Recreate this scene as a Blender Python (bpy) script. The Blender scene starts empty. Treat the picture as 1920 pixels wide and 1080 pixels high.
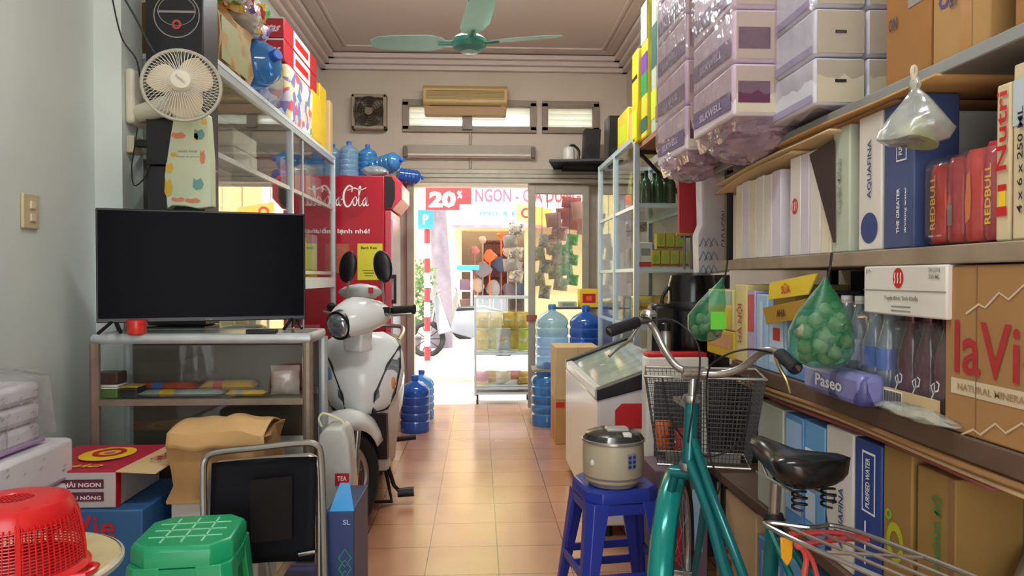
import bpy, math, random
from math import sin, cos, pi, radians as R, atan2, sqrt
from mathutils import Vector as V, Matrix as MX
SC = bpy.context.scene
COL = SC.collection
random.seed(7)

# ---------------------------------------------------------------- camera
FPX = 1330.0
YAW = math.atan(62 / FPX); PITCH = math.atan(20 / FPX); CH = 1.2
cam = bpy.data.cameras.new('camera'); camo = bpy.data.objects.new('camera', cam); COL.objects.link(camo)
cam.lens = 36 * FPX / 1920; cam.sensor_width = 36; cam.clip_start = .05; cam.clip_end = 200
camo.location = (0, 0, CH); camo.rotation_euler = (R(90) - PITCH, 0, -YAW)
SC.camera = camo
CM = camo.rotation_euler.to_matrix()

def W(px, py, y):
    """world point seen at a photo pixel, at depth y along the room"""
    d = CM @ V(((px - 960) / FPX, -(py - 540) / FPX, -1))
    d *= y / d.y
    return V((d.x, y, d.z + CH))
def wx(px, y, py=520): return W(px, py, y).x
def wz(py, y, px=898): return W(px, py, y).z
def yx(px, x, py=520):
    d = CM @ V(((px - 960) / FPX, -(py - 540) / FPX, -1))
    return x * d.y / d.x

# ---------------------------------------------------------------- daylight and exposure
SC.view_settings.view_transform = 'Standard'; SC.view_settings.look = 'None'
SC.view_settings.gamma = 1; SC.view_settings.use_curve_mapping = False
SC.view_settings.exposure = EXPO = 1.85
wd = bpy.data.worlds.new('sky'); SC.world = wd; wd.use_nodes = True
bg = wd.node_tree.nodes['Background']; bg.inputs[0].default_value = (.93, .97, 1, 1); bg.inputs[1].default_value = 1.6
sun = bpy.data.lights.new('sun', 'SUN'); sun.energy = 2.7; sun.angle = R(3); sun.color = (1, .95, .86)
so = bpy.data.objects.new('sun', sun); COL.objects.link(so); so.location = (0, 0, 12); so.rotation_euler = (R(38), 0, R(-12))
def portal(name, loc, rot, sx, sy):
    l = bpy.data.lights.new(name, 'AREA'); l.shape = 'RECTANGLE'; l.size = sx; l.size_y = sy; l.cycles.is_portal = True
    o = bpy.data.objects.new(name, l); COL.objects.link(o); o.location = loc; o.rotation_euler = rot
portal('door_light_portal', (.22, 6.72, 1.02), (R(-90), 0, 0), 1.7, 2.1)
portal('rear_light_portal', (-.1, -1.32, 1.08), (R(90), 0, 0), 1.4, 2.15)
SC.cycles.max_bounces = 10; SC.cycles.diffuse_bounces = 6; SC.cycles.glossy_bounces = 4
SC.cycles.transparent_max_bounces = 24; SC.cycles.transmission_bounces = 6
SC.cycles.sample_clamp_indirect = 6; SC.cycles.caustics_reflective = False; SC.cycles.caustics_refractive = False

# ---------------------------------------------------------------- materials
def lin(h):
    h = h.lstrip('#'); c = [int(h[i:i + 2], 16) / 255 for i in (0, 2, 4)]
    return [x / 12.92 if x <= .04045 else ((x + .055) / 1.055) ** 2.4 for x in c]
MATS = {}
def mt(name, col='#808080', rough=.6, metal=0, noise=.06, scale=12, bump=0, spec=.5, sub=None):
    """procedural surface: base colour with gentle mottling and optional bump"""
    if name in MATS: return MATS[name]
    m = bpy.data.materials.new(name); m.use_nodes = True; MATS[name] = m
    nt = m.node_tree; b = nt.nodes['Principled BSDF']; c = lin(col)
    b.inputs['Roughness'].default_value = rough; b.inputs['Metallic'].default_value = metal
    b.inputs['Specular IOR Level'].default_value = spec
    tc = nt.nodes.new('ShaderNodeTexCoord'); nz = nt.nodes.new('ShaderNodeTexNoise'); nz.inputs['Scale'].default_value = scale
    nz.inputs['Detail'].default_value = 4
    nt.links.new(tc.outputs['Object'], nz.inputs['Vector'])
    mx = nt.nodes.new('ShaderNodeMix'); mx.data_type = 'RGBA'
    mx.inputs['A'].default_value = [min(1, x * (1 - noise * 1.6)) for x in c] + [1]
    mx.inputs['B'].default_value = [min(1, x * (1 + noise * 1.6)) for x in c] + [1]
    nt.links.new(nz.outputs['Fac'], mx.inputs['Factor']); nt.links.new(mx.outputs['Result'], b.inputs['Base Color'])
    if bump:
        bp = nt.nodes.new('ShaderNodeBump'); bp.inputs['Strength'].default_value = bump; bp.inputs['Distance'].default_value = .01
        nt.links.new(nz.outputs['Fac'], bp.inputs['Height']); nt.links.new(bp.outputs['Normal'], b.inputs['Normal'])
    return m
def film(name, col='#ffffff', body=.15, gloss=.12, rough=.15, noise=0, scale=8, bump=0):
    """thin clear sheet: mostly lets light through, a little milky body, a little gloss"""
    if name in MATS: return MATS[name]
    m = bpy.data.materials.new(name); m.use_nodes = True; MATS[name] = m
    nt = m.node_tree; nt.nodes.remove(nt.nodes['Principled BSDF']); out = nt.nodes['Material Output']
    c = lin(col) + [1]
    tr = nt.nodes.new('ShaderNodeBsdfTransparent'); tr.inputs[0].default_value = [.35 + .65 * x for x in c[:3]] + [1] if body > .02 else (.96, .98, .97, 1)
    di = nt.nodes.new('ShaderNodeBsdfDiffuse'); di.inputs[0].default_value = c
    gl = nt.nodes.new('ShaderNodeBsdfGlossy'); gl.inputs['Roughness'].default_value = rough
    m1 = nt.nodes.new('ShaderNodeMixShader'); m2 = nt.nodes.new('ShaderNodeMixShader')
    m1.inputs[0].default_value = body
    nt.links.new(tr.outputs[0], m1.inputs[1]); nt.links.new(di.outputs[0], m1.inputs[2])
    lw = nt.nodes.new('ShaderNodeLayerWeight'); lw.inputs[0].default_value = .5
    pw = nt.nodes.new('ShaderNodeMath'); pw.operation = 'POWER'; pw.inputs[1].default_value = 4
    mm = nt.nodes.new('ShaderNodeMath'); mm.operation = 'MULTIPLY_ADD'; mm.inputs[1].default_value = .8; mm.inputs[2].default_value = .03 + gloss * .12
    nt.links.new(lw.outputs['Facing'], pw.inputs[0]); nt.links.new(pw.outputs[0], mm.inputs[0])
    nt.links.new(mm.outputs[0], m2.inputs[0]); nt.links.new(m1.outputs[0], m2.inputs[1]); nt.links.new(gl.outputs[0], m2.inputs[2])
    nt.links.new(m2.outputs[0], out.inputs[0])
    if noise or bump:
        tc = nt.nodes.new('ShaderNodeTexCoord'); nz = nt.nodes.new('ShaderNodeTexNoise'); nz.inputs['Scale'].default_value = scale
        nt.links.new(tc.outputs['Object'], nz.inputs['Vector'])
        if noise:
            ml = nt.nodes.new('ShaderNodeMath'); ml.operation = 'MULTIPLY_ADD'; ml.inputs[1].default_value = noise * 2; ml.inputs[2].default_value = body - noise
            ml.use_clamp = True
            nt.links.new(nz.outputs['Fac'], ml.inputs[0]); nt.links.new(ml.outputs[0], m1.inputs[0])
        if bump:
            bp = nt.nodes.new('ShaderNodeBump'); bp.inputs['Strength'].default_value = bump; bp.inputs['Distance'].default_value = .02
            nt.links.new(nz.outputs['Fac'], bp.inputs['Height']); nt.links.new(bp.outputs['Normal'], gl.inputs['Normal'])
    return m

def busy(name, cols, scale=30, rough=.35):
    """packaging covered in small patches of several print colours"""
    if name in MATS: return MATS[name]
    m = bpy.data.materials.new(name); m.use_nodes = True; MATS[name] = m; nt = m.node_tree; b = nt.nodes['Principled BSDF']
    tc = nt.nodes.new('ShaderNodeTexCoord'); nz = nt.nodes.new('ShaderNodeTexNoise'); nz.inputs['Scale'].default_value = scale * .5
    ad = nt.nodes.new('ShaderNodeMix'); ad.data_type = 'RGBA'; ad.blend_type = 'LINEAR_LIGHT'; ad.inputs['Factor'].default_value = .06
    vo = nt.nodes.new('ShaderNodeTexVoronoi'); vo.inputs['Scale'].default_value = scale
    cr = nt.nodes.new('ShaderNodeValToRGB'); cr.color_ramp.interpolation = 'CONSTANT'
    for i, c in enumerate(cols):
        e = cr.color_ramp.elements[i] if i < 2 else cr.color_ramp.elements.new(i / len(cols))
        e.position = i / len(cols); e.color = lin(c) + [1]
    L = nt.links.new
    L(tc.outputs['Object'], nz.inputs['Vector']); L(tc.outputs['Object'], ad.inputs['A']); L(nz.outputs['Color'], ad.inputs['B']); L(ad.outputs['Result'], vo.inputs['Vector'])
    sp = nt.nodes.new('ShaderNodeSeparateColor'); L(vo.outputs['Color'], sp.inputs[0]); L(sp.outputs[0], cr.inputs[0]); L(cr.outputs[0], b.inputs['Base Color'])
    b.inputs['Roughness'].default_value = rough
    return m

# ---------------------------------------------------------------- mesh builder
class B:
    def __init__(s): s.v = []; s.f = []; s.m = []; s.cur = 0; s.M = None
    def add(s, vs, fs):
        n = len(s.v)
        for p in vs:
            p = V(p)
            s.v.append(tuple(s.M @ p) if s.M else tuple(p))
        for f in fs: s.f.append([i + n for i in f]); s.m.append(s.cur)
        return s
    def mi(s, k): s.cur = k; return s
    def box(s, x0, x1, y0, y1, z0, z1):
        return s.add([(x, y, z) for x in (x0, x1) for y in (y0, y1) for z in (z0, z1)],
                     [(0, 1, 3, 2), (4, 6, 7, 5), (0, 4, 5, 1), (2, 3, 7, 6), (0, 2, 6, 4), (1, 5, 7, 3)])
    def bc(s, c, w, d, h): return s.box(c[0] - w / 2, c[0] + w / 2, c[1] - d / 2, c[1] + d / 2, c[2] - h / 2, c[2] + h / 2)
    def rings(s, rs, caps=True, closed=False):
        n = len(rs[0]); vs = [p for r in rs for p in r]; fs = []
        m = len(rs)
        for i in range(m if closed else m - 1):
            j = (i + 1) % m
            for k in range(n): fs.append((i * n + k, i * n + (k + 1) % n, j * n + (k + 1) % n, j * n + k))
        if caps and not closed: fs.append(tuple(range(n))[::-1]); fs.append(tuple(range((m - 1) * n, m * n)))
        return s.add(vs, fs)
    def cyl(s, a, b, r, r2=None, n=12, caps=True):
        a, b = V(a), V(b); r2 = r if r2 is None else r2
        d = (b - a).normalized(); u = d.orthogonal().normalized(); w = d.cross(u)
        return s.rings([[c + (u * cos(t) + w * sin(t)) * q for t in [2 * pi * k / n for k in range(n)]] for c, q in ((a, r), (b, r2))], caps)
    def tube(s, pts, r, n=8, closed=False, fl=None):
        pts = [V(p) for p in pts]; m = len(pts); rr = r if isinstance(r, (list, tuple)) else [r] * m
        rs = []; u = None
        for i, p in enumerate(pts):
            a = pts[(i - 1) % m] if (i > 0 or closed) else p; b = pts[(i + 1) % m] if (i < m - 1 or closed) else p
            d = (b - a)
            d = d.normalized() if d.length > 1e-9 else V((0, 0, 1))
            u = d.orthogonal().normalized() if u is None else (u - d * u.dot(d))
            u = u.normalized() if u.length > 1e-6 else d.orthogonal().normalized()
            w = d.cross(u)
            rs.append([p + (u * cos(t) + w * sin(t)) * rr[i] for t in [2 * pi * k / n for k in range(n)]])
        return s.rings(rs, True, closed)
    def lathe(s, prof, c=(0, 0, 0), n=20, ax='z', sq=0, caps=True):
        rs = []
        for r, h in prof:
            ring = []
            for k in range(n):
                t = 2 * pi * k / n; q = r
                if sq: q = r / (abs(cos(t)) ** (2 + sq) + abs(sin(t)) ** (2 + sq)) ** (1 / (2 + sq))
                x, y = q * cos(t), q * sin(t)
                p = (x, y, h) if ax == 'z' else ((x, -h, y) if ax == 'y' else (h, x, y))
                ring.append((c[0] + p[0], c[1] + p[1], c[2] + p[2]))
            rs.append(ring)
        return s.rings(rs, caps)
    def prism(s, poly, ax, a0, a1):
        """polygon extruded along ax; poly coords are the two other axes in xyz order"""
        def P(p, a): return (a, p[0], p[1]) if ax == 'x' else ((p[0], a, p[1]) if ax == 'y' else (p[0], p[1], a))
        return s.rings([[P(p, a0) for p in poly], [P(p, a1) for p in poly]])
    def hexa(s, p): return s.add(p, [(0, 1, 2, 3), (4, 7, 6, 5), (0, 4, 5, 1), (1, 5, 6, 2), (2, 6, 7, 3), (3, 7, 4, 0)])
    def sheet(s, pts, t, nrm):
        n = V(nrm).normalized() * t
        return s.rings([[V(p) for p in pts], [V(p) + n for p in pts]])
    def ell(s, c, rx, ry, rz, n=14, m=9, jit=0, seed=0):
        rnd = random.Random(seed); rs = []
        for i in range(m):
            a = -pi / 2 + pi * (i + .02) / (m - 1 + .04)
            rs.append([(c[0] + rx * cos(a) * cos(t) * (1 + jit * rnd.uniform(-1, 1)), c[1] + ry * cos(a) * sin(t) * (1 + jit * rnd.uniform(-1, 1)),
                        c[2] + rz * sin(a) * (1 + jit * .5 * rnd.uniform(-1, 1))) for t in [2 * pi * k / n for k in range(n)]])
        return s.rings(rs)
    def grid(s, fn, nu, nv, closed_u=False):
        vs = [fn(i / nu, j / nv) for j in range(nv + 1) for i in range(nu + 1)]
        return s.add(vs, [(j * (nu + 1) + i, j * (nu + 1) + i + 1, (j + 1) * (nu + 1) + i + 1, (j + 1) * (nu + 1) + i) for j in range(nv) for i in range(nu)])
    def pillow(s, w, h, d, n=8, crimp=.03, seed=0):
        """stuffed packet lying in local xz plane, thickness along y, origin at base centre"""
        rnd = random.Random(seed); J = [[rnd.uniform(.8, 1.15) for _ in range(n + 1)] for _ in range(n + 1)]
        for sg in (-1, 1):
            def fn(u, v):
                a = max(0, 1 - abs(2 * u - 1) ** 2.6) ** .5; b = max(0, 1 - abs(2 * v - 1) ** 3) ** .6
                t = a * b * J[int(u * n)][int(v * n)] * d / 2
                x = (u - .5) * w * (1 - .05 * b * abs(sin(7 * v)))
                return (x, sg * max(t, .0006), v * h)
            s.grid(fn, n, n)
        return s
    def ob(s, name, mats, parent=None, sm=35, bev=0, solid=0, subs=0):
        me = bpy.data.meshes.new(name); me.from_pydata(s.v, [], s.f)
        if not isinstance(mats, (list, tuple)): mats = [mats]
        for m in mats: me.materials.append(m)
        if len(mats) > 1: me.polygons.foreach_set('material_index', [min(x, len(mats) - 1) for x in s.m])
        me.validate()
        import bmesh
        bm = bmesh.new(); bm.from_mesh(me); bmesh.ops.recalc_face_normals(bm, faces=bm.faces); bm.to_mesh(me); bm.free()
        if sm:
            me.polygons.foreach_set('use_smooth', [True] * len(me.polygons)); me.set_sharp_from_angle(angle=R(sm))
        o = bpy.data.objects.new(name, me); COL.objects.link(o)
        if parent: o.parent = parent
        if bev:
            q = o.modifiers.new('bevel', 'BEVEL'); q.width = bev; q.segments = 2; q.limit_method = 'ANGLE'; q.angle_limit = R(40)
        if solid:
            q = o.modifiers.new('thickness', 'SOLIDIFY'); q.thickness = solid; q.offset = 0
        if subs:
            q = o.modifiers.new('smooth', 'SUBSURF'); q.levels = subs; q.render_levels = subs
        return o

def tag(o, label=None, cat=None, group=None, kind=None):
    if label: o['label'] = label
    if cat: o['category'] = cat
    if group: o['group'] = group
    if kind: o['kind'] = kind
    return o
def thing(name, label, cat, group=None):
    o = bpy.data.objects.new(name, None); o.empty_display_size = .05; COL.objects.link(o)
    return tag(o, label, cat, group)
def kids(o): return [c for c in bpy.data.objects if c.parent == o]
def fin(root, rot=0, rx=0, ry=0, move=None, pivot=None):
    """root was built around the origin in room coordinates: move the empty to the base of its parts"""
    ch = kids(root); al = ch + [g for c in ch for g in kids(c)]
    ms = [c for c in al if c.type == 'MESH']
    if root.type == 'MESH': ms = [root]
    pts = [v.co for c in ms for v in c.data.vertices]
    x = [p.x for p in pts]; y = [p.y for p in pts]; z = [p.z for p in pts]
    b = V(pivot) if pivot else V(((min(x) + max(x)) / 2, (min(y) + max(y)) / 2, min(z)))
    seen = set()
    for c in ms:
        if c.data.name in seen: continue
        seen.add(c.data.name)
        c.data.transform(MX.Translation(-b))
    root.location = b if move is None else V(move); root.rotation_euler = (rx, ry, rot)
    return root
def dup(root, loc=None, rot=None, label=None, group=None, scale=None):
    r = root.copy(); COL.objects.link(r)
    if loc is not None: r.location = loc
    if rot is not None: r.rotation_euler = rot if isinstance(rot, (tuple, list)) else (0, 0, rot)
    if scale: r.scale = scale if isinstance(scale, (tuple, list)) else (scale,) * 3
    if label: r['label'] = label
    if group: r['group'] = group
    for c in kids(root):
        k = c.copy(); COL.objects.link(k); k.parent = r
        for g in kids(c):
            q = g.copy(); COL.objects.link(q); q.parent = k
    return r
def struct(name, b, m, **k):
    o = b.ob(name, m, **k); o['kind'] = 'structure'; return o

# ---------------------------------------------------------------- lettering printed on flat faces
FACES = {'F': (V((1, 0, 0)), V((0, 0, 1)), V((0, -1, 0))), 'A': (V((0, -1, 0)), V((0, 0, 1)), V((-1, 0, 0))),
         'R': (V((0, 1, 0)), V((0, 0, 1)), V((1, 0, 0))), 'T': (V((1, 0, 0)), V((0, 1, 0)), V((0, 0, 1)))}
TXT = {}
def txt_geo(st, bold):
    k = (st, bold)
    if k not in TXT:
        cu = bpy.data.curves.new('t', 'FONT'); cu.body = st; cu.size = 1; cu.offset = bold; cu.resolution_u = 2
        o = bpy.data.objects.new('t', cu); COL.objects.link(o)
        me = bpy.data.meshes.new_from_object(o.evaluated_get(bpy.context.evaluated_depsgraph_get()))
        vs = [tuple(v.co) for v in me.vertices]; fs = [tuple(p.vertices) for p in me.polygons]
        bpy.data.objects.remove(o); bpy.data.curves.remove(cu); bpy.data.meshes.remove(me)
        xs = [v[0] for v in vs] or [0, 1]; ys = [v[1] for v in vs] or [0, 1]
        cx, cy, w, h = (min(xs) + max(xs)) / 2, (min(ys) + max(ys)) / 2, max(xs) - min(xs), max(ys) - min(ys)
        TXT[k] = ([((x - cx) / w, (y - cy) / h) for x, y, z in vs], fs)
    return TXT[k]
def put_text(b, st, c, face, w, h, turn=0, bold=.02, off=.0012, slant=0):
    """writes st centred at c, w by h metres, on a plane given by a FACES key or an (u, v, n) triple"""
    U, Vv, N = FACES[face] if isinstance(face, str) else face
    if turn: U, Vv = (Vv, -U) if turn > 0 else (-Vv, U)
    vs, fs = txt_geo(st, bold)
    return b.add([V(c) + U * ((x + slant * y) * w) + Vv * (y * h) + N * off for x, y in vs], fs)
def quad_on(b, c, face, w, h, off=.0008):
    U, Vv, N = FACES[face] if isinstance(face, str) else face
    c = V(c) + N * off
    return b.add([c - U * w / 2 - Vv * h / 2, c + U * w / 2 - Vv * h / 2, c + U * w / 2 + Vv * h / 2, c - U * w / 2 + Vv * h / 2], [(0, 1, 2, 3)])
def disc_on(b, c, face, r, off=.001, r0=0, n=24, ry=None):
    U, Vv, N = FACES[face] if isinstance(face, str) else face
    c = V(c) + N * off; ry = r if ry is None else ry
    if r0:
        o = [c + U * r * cos(t) + Vv * ry * sin(t) for t in [2 * pi * k / n for k in range(n)]]
        i = [c + U * r0 * cos(t) + Vv * r0 * ry / r * sin(t) for t in [2 * pi * k / n for k in range(n)]]
        return b.rings([o, i], caps=False)
    return b.add([c + U * r * cos(t) + Vv * ry * sin(t) for t in [2 * pi * k / n for k in range(n)]], [tuple(range(n))])
def poly_on(b, pts, c, face, w, h, off=.001):
    U, Vv, N = FACES[face] if isinstance(face, str) else face
    c = V(c) + N * off
    return b.add([c + U * (x - .5) * w + Vv * (y - .5) * h for x, y in pts], [tuple(range(len(pts)))])
def stroke_on(b, pts, c, face, w, h, t, off=.0014, n=None):
    """a brush stroke of varying width t along unit-square points"""
    U, Vv, N = FACES[face] if isinstance(face, str) else face
    P = [V(((x - .5) * w, (y - .5) * h)) for x, y in pts]; c = V(c) + N * off
    L = []; Rr = []
    for i, p in enumerate(P):
        d = P[min(i + 1, len(P) - 1)] - P[max(i - 1, 0)]
        d = d.normalized() if d.length > 1e-9 else V((1, 0)); q = V((-d.y, d.x)); tt = t * (1 if not n else n[i])
        L.append(p + q * tt / 2); Rr.append(p - q * tt / 2)
    vs = [c + U * p.x + Vv * p.y for p in L + Rr]; m = len(P)
    return b.add(vs, [(i, i + 1, m + i + 1, m + i) for i in range(m - 1)])
def smooth(pts, k=5, closed=False):
    """Catmull-Rom through control points"""
    P = [V(p) for p in pts]; n = len(P); out = []
    for i in range(n if closed else n - 1):
        a, b, c, d = (P[(i - 1) % n], P[i], P[(i + 1) % n], P[(i + 2) % n]) if closed else (P[max(i - 1, 0)], P[i], P[i + 1], P[min(i + 2, n - 1)])
        for j in range(k):
            t = j / k
            out.append(.5 * ((2 * b) + (c - a) * t + (2 * a - 5 * b + 4 * c - d) * t * t + (3 * b - a - 3 * c + d) * t ** 3))
    if not closed: out.append(P[-1])
    return out

# common materials
wht = mt('white_print', '#f2f1ec', .6, noise=.02); blk = mt('black_print', '#1a1718', .6, noise=.02)
redp = mt('red_print', '#c4161c', .5, noise=.03); yelp = mt('yellow_print', '#f2c81a', .5, noise=.03)
navy = mt('navy_print', '#1f3a7c', .5, noise=.04); bluep = mt('blue_print', '#2c7fc4', .5, noise=.05)
lblu = mt('light_blue_print', '#9cc0e2', .5, noise=.05); grnp = mt('green_print', '#1d8a3a', .5, noise=.04)
purp = mt('purple_print', '#73568e', .5, noise=.06); pinkp = mt('pink_print', '#d88a9e', .5, noise=.05)
limep = mt('lime_print', '#8bb81e', .5); greyp = mt('grey_print', '#8f8d88', .6); orgp = mt('orange_print', '#e8641e', .5)
kraft = mt('kraft_cardboard', '#b98d55', .85, noise=.08, scale=5, bump=.1)
kraft2 = mt('pale_cardboard', '#c9ad80', .85, noise=.08, scale=6, bump=.1)
kraftd = mt('brown_cardboard', '#8c6238', .85, noise=.12, scale=6, bump=.15)
cwhite = mt('white_cardboard', '#d9d4cb', .7, noise=.06, scale=7)
cgrey = mt('greenish_white_cardboard', '#b7bfae', .7, noise=.06, scale=7)
alu = mt('aluminium', '#c3ccd0', .35, .55, noise=.05); alud = mt('worn_aluminium', '#9d968a', .45, .5, noise=.12, scale=20)
chrome = mt('chrome', '#d8d8d8', .12, 1, noise=.02); steel = mt('brushed_steel', '#a9a7a2', .3, .9, noise=.05)
bplas = mt('black_plastic', '#121214', .38, noise=.05); wplas = mt('white_plastic', '#e4e2da', .35, noise=.02)
rubber = mt('rubber', '#161617', .75, noise=.08, scale=40, bump=.2)
glass = film('clear_glass', '#ffffff', 0, .15, .02)
glassd = film('dusty_glass', '#c9cdc6', .10, .2, .08, noise=.05, scale=5)
clearw = film('plastic_wrap', '#f4f2f6', .14, .4, .16, noise=.10, scale=14, bump=.8)
thinw = film('thin_wrap', '#f4f2f6', .05, .12, .14, noise=.04, scale=14, bump=.6)
pinkw = film('pink_tinted_wrap', '#dcbfd6', .5, .5, .18, noise=.22, scale=12, bump=1)
clearb = film('clear_bag_film', '#e6ebe2', .34, .4, .2, noise=.2, scale=16, bump=1)
wood = mt('dark_weathered_wood', '#5d4636', .75, noise=.3, scale=9, bump=.3)
woodl = mt('worn_wood_edge', '#91806b', .7, noise=.25, scale=14, bump=.2)
dmet = mt('dark_painted_steel', '#26211f', .55, .4, noise=.15)

# ================================================================ THE ROOM
XL, XR, YB, CZ = -1.42, 1.36, 6.5, 3.2
plaster = mt('pale_green_plaster', '#d2dcd8', .75, noise=.05, scale=2.5, bump=.06)
plasterb = mt('warm_grey_plaster', '#cdbfb0', .8, noise=.07, scale=2, bump=.05)
ceilm = mt('ceiling_paint', '#dccfcc', .8, noise=.04, scale=1.5)
def tile_mat():
    m = bpy.data.materials.new('terracotta_tiles'); m.use_nodes = True; nt = m.node_tree; b = nt.nodes['Principled BSDF']
    tc = nt.nodes.new('ShaderNodeTexCoord'); mp = nt.nodes.new('ShaderNodeMapping'); mp.inputs['Location'].default_value = (-.08, -.15, 0)
    br = nt.nodes.new('ShaderNodeTexBrick'); br.offset = 0; br.squash = 1
    for k, v in (('Color1', '#bd8664'), ('Color2', '#c6916f'), ('Mortar', '#5e3c2c')): br.inputs[k].default_value = lin(v) + [1]
    br.inputs['Scale'].default_value = 1; br.inputs['Mortar Size'].default_value = .0022; br.inputs['Brick Width'].default_value = .3; br.inputs['Row Height'].default_value = .3
    nz = nt.nodes.new('ShaderNodeTexNoise'); nz.inputs['Scale'].default_value = 3; nz.inputs['Detail'].default_value = 6
    mx = nt.nodes.new('ShaderNodeMix'); mx.data_type = 'RGBA'; mx.blend_type = 'MULTIPLY'; mx.inputs['Factor'].default_value = .35
    L = nt.links.new
    L(tc.outputs['Object'], mp.inputs[0]); L(mp.outputs[0], br.inputs['Vector']); L(tc.outputs['Object'], nz.inputs['Vector'])
    L(br.outputs['Color'], mx.inputs['A']); L(nz.outputs['Fac'], mx.inputs['B']); L(mx.outputs['Result'], b.inputs['Base Color'])
    rr = nt.nodes.new('ShaderNodeMath'); rr.operation = 'MULTIPLY_ADD'; rr.inputs[1].default_value = .25; rr.inputs[2].default_value = .1
    L(nz.outputs['Fac'], rr.inputs[0]); L(rr.outputs[0], b.inputs['Roughness'])
    bp = nt.nodes.new('ShaderNodeBump'); bp.inputs['Strength'].default_value = .3; bp.inputs['Distance'].default_value = .002; bp.invert = True
    L(br.outputs['Fac'], bp.inputs['Height']); L(bp.outputs['Normal'], b.inputs['Normal'])
    return m
struct('floor', B().box(XL - .2, XR + .2, -1.6, YB + .2, -.12, 0), tile_mat())
struct('ceiling', B().box(XL - .2, XR + .2, -2.4, YB + .2, CZ, CZ + .15), ceilm)
struct('wall_left', B().box(XL - .2, XL, -1.3, 2.70, 0, CZ).box(XL - .2, XL + .1, 2.70, 2.864, 0, CZ).box(XL - .2, XL, 2.864, YB, 0, CZ), plaster)
struct('wall_right', B().box(XR, XR + .2, -1.3, YB, 0, CZ), plasterb)
struct('wall_rear', B().box(XL - .2, -.8, -1.3, -1.18, 0, CZ).box(.6, XR + .2, -1.3, -1.18, 0, CZ).box(-.8, .6, -1.3, -1.18, 2.15, CZ), plaster)  # unseen wall; its doorway is added and sized to bring in fill daylight
DX0, DX1, DZ = wx(775, YB), wx(1113, YB), 2.04           # door opening
w1 = (wx(760, YB), wx(1001, YB), wz(245, YB), wz(193, YB)); w2 = (wx(1020, YB), wx(1118, YB), wz(245, YB), wz(193, YB))
b = B(); y0, y1 = YB, YB + .2
b.box(XL - .2, DX0, y0, y1, 0, w1[2]).box(DX1, XR + .2, y0, y1, 0, w1[2]).box(DX0, DX1, y0, y1, DZ, w1[2])
b.box(XL - .2, w1[0], y0, y1, w1[2], w1[3]).box(w1[1], w2[0], y0, y1, w1[2], w1[3]).box(w2[1], XR + .2, y0, y1, w1[2], w1[3])
b.box(XL - .2, XR + .2, y0, y1, w1[3], CZ)
struct('wall_back', b, plasterb)
# stepped cornice round the ceiling, and the raised ceiling panel line
b = B()
for k, (a, h) in enumerate(((.05, .13), (.09, .09), (.14, .05))):
    b.box(XL, XR, YB - a, YB, CZ - h, CZ - h + .04); b.box(XR - a, XR, -1.2, YB, CZ - h, CZ - h + .04); b.box(XL, XL + a, -1.2, YB, CZ - h, CZ - h + .04)
struct('trim_1', b, ceilm, bev=.004)
b = B()
for a in (.26, .30):
    x0, x1, yy = XL + a - .03, XR - a + .03, YB - a
    b.box(x0, x0 + .018, -1.2, yy, CZ - .014, CZ).box(x1 - .018, x1, -1.2, yy, CZ - .014, CZ).box(x0, x1, yy - .018, yy, CZ - .014, CZ)
struct('trim_2', b, ceilm, bev=.003)
fr = mt('taupe_window_frame', '#8f7f6e', .5, noise=.08)
slat = film('frosted_louvre', '#ffffff', .8, .1, .4)
for n_ in slat.node_tree.nodes:
    if n_.type == 'BSDF_DIFFUSE':
        tl = slat.node_tree.nodes.new('ShaderNodeBsdfTranslucent'); tl.inputs[0].default_value = n_.inputs[0].default_value; lk = n_.outputs[0].links[0].to_socket; slat.node_tree.links.new(tl.outputs[0], lk); break
for n, (xa, xb, za, zb) in ((1, w1), (2, w2)):
    b = B(); t = .035
    b.box(xa - .02, xb + .02, YB - .03, YB + .05, zb - t, zb + .02).box(xa - .02, xb + .02, YB - .03, YB + .05, za - .02, za + t)
    b.box(xa - .02, xa + t, YB - .03, YB + .05, za, zb).box(xb - t, xb + .02, YB - .03, YB + .05, za, zb)
    o = struct('window_%d' % n, b, fr, bev=.003)
    B().box(xa + t, xb - t, YB + .01, YB + .015, za + t, zb - t).ob('window_pane', glassd, o)
    b = B()
    for k in range(4):
        z = za + .06 + k * (zb - za - .04) / 4
        b.hexa([(xa, YB + .12, z + .02), (xb, YB + .12, z + .02), (xb, YB + .19, z - .065), (xa, YB + .19, z - .065), (xa, YB + .12, z + .024), (xb, YB + .12, z + .024), (xb, YB + .19, z - .061), (xa, YB + .19, z - .061)])
    b.ob('louvre_slats', slat, o)
# door: header track, posts, a sliding glass leaf pushed to the right
doorm = mt('dull_door_aluminium', '#a39a8a', .4, .35, noise=.12, scale=10)
b = B()
b.box(wx(735, YB), XR, YB - .16, YB - .002, DZ + .0, DZ + .045).box(wx(735, YB), XR, YB - .12, YB - .002, DZ + .05, DZ + .09).box(wx(735, YB), XR, YB - .06, YB - .002, DZ + .095, DZ + .14)
struct('trim_3', b, doorm, bev=.006)
b = B(); b.box(DX0 - .05, DX0 + .015, YB - .10, YB - .002, 0, DZ).box(DX1 - .06, DX1 + .02, YB - .02, YB + .1, 0, DZ)
struct('trim_4', b, doorm, bev=.004)
lx0, lx1 = wx(990, 6.4), wx(1104, 6.4)
door = B().box(lx0, lx0 + .065, 6.38, 6.42, .02, DZ).box(lx1 - .06, lx1, 6.38, 6.42, .02, DZ).box(lx0, lx1, 6.381, 6.419, DZ - .09, DZ - .001).box(lx0, lx1, 6.381, 6.419, .02, .12).ob('door_1', doorm, bev=.004)
tag(door, kind='structure')
B().box(lx0 + .066, lx1 - .061, 6.397, 6.403, .12, DZ - .09).ob('door_pane', glassd, door)
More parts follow.
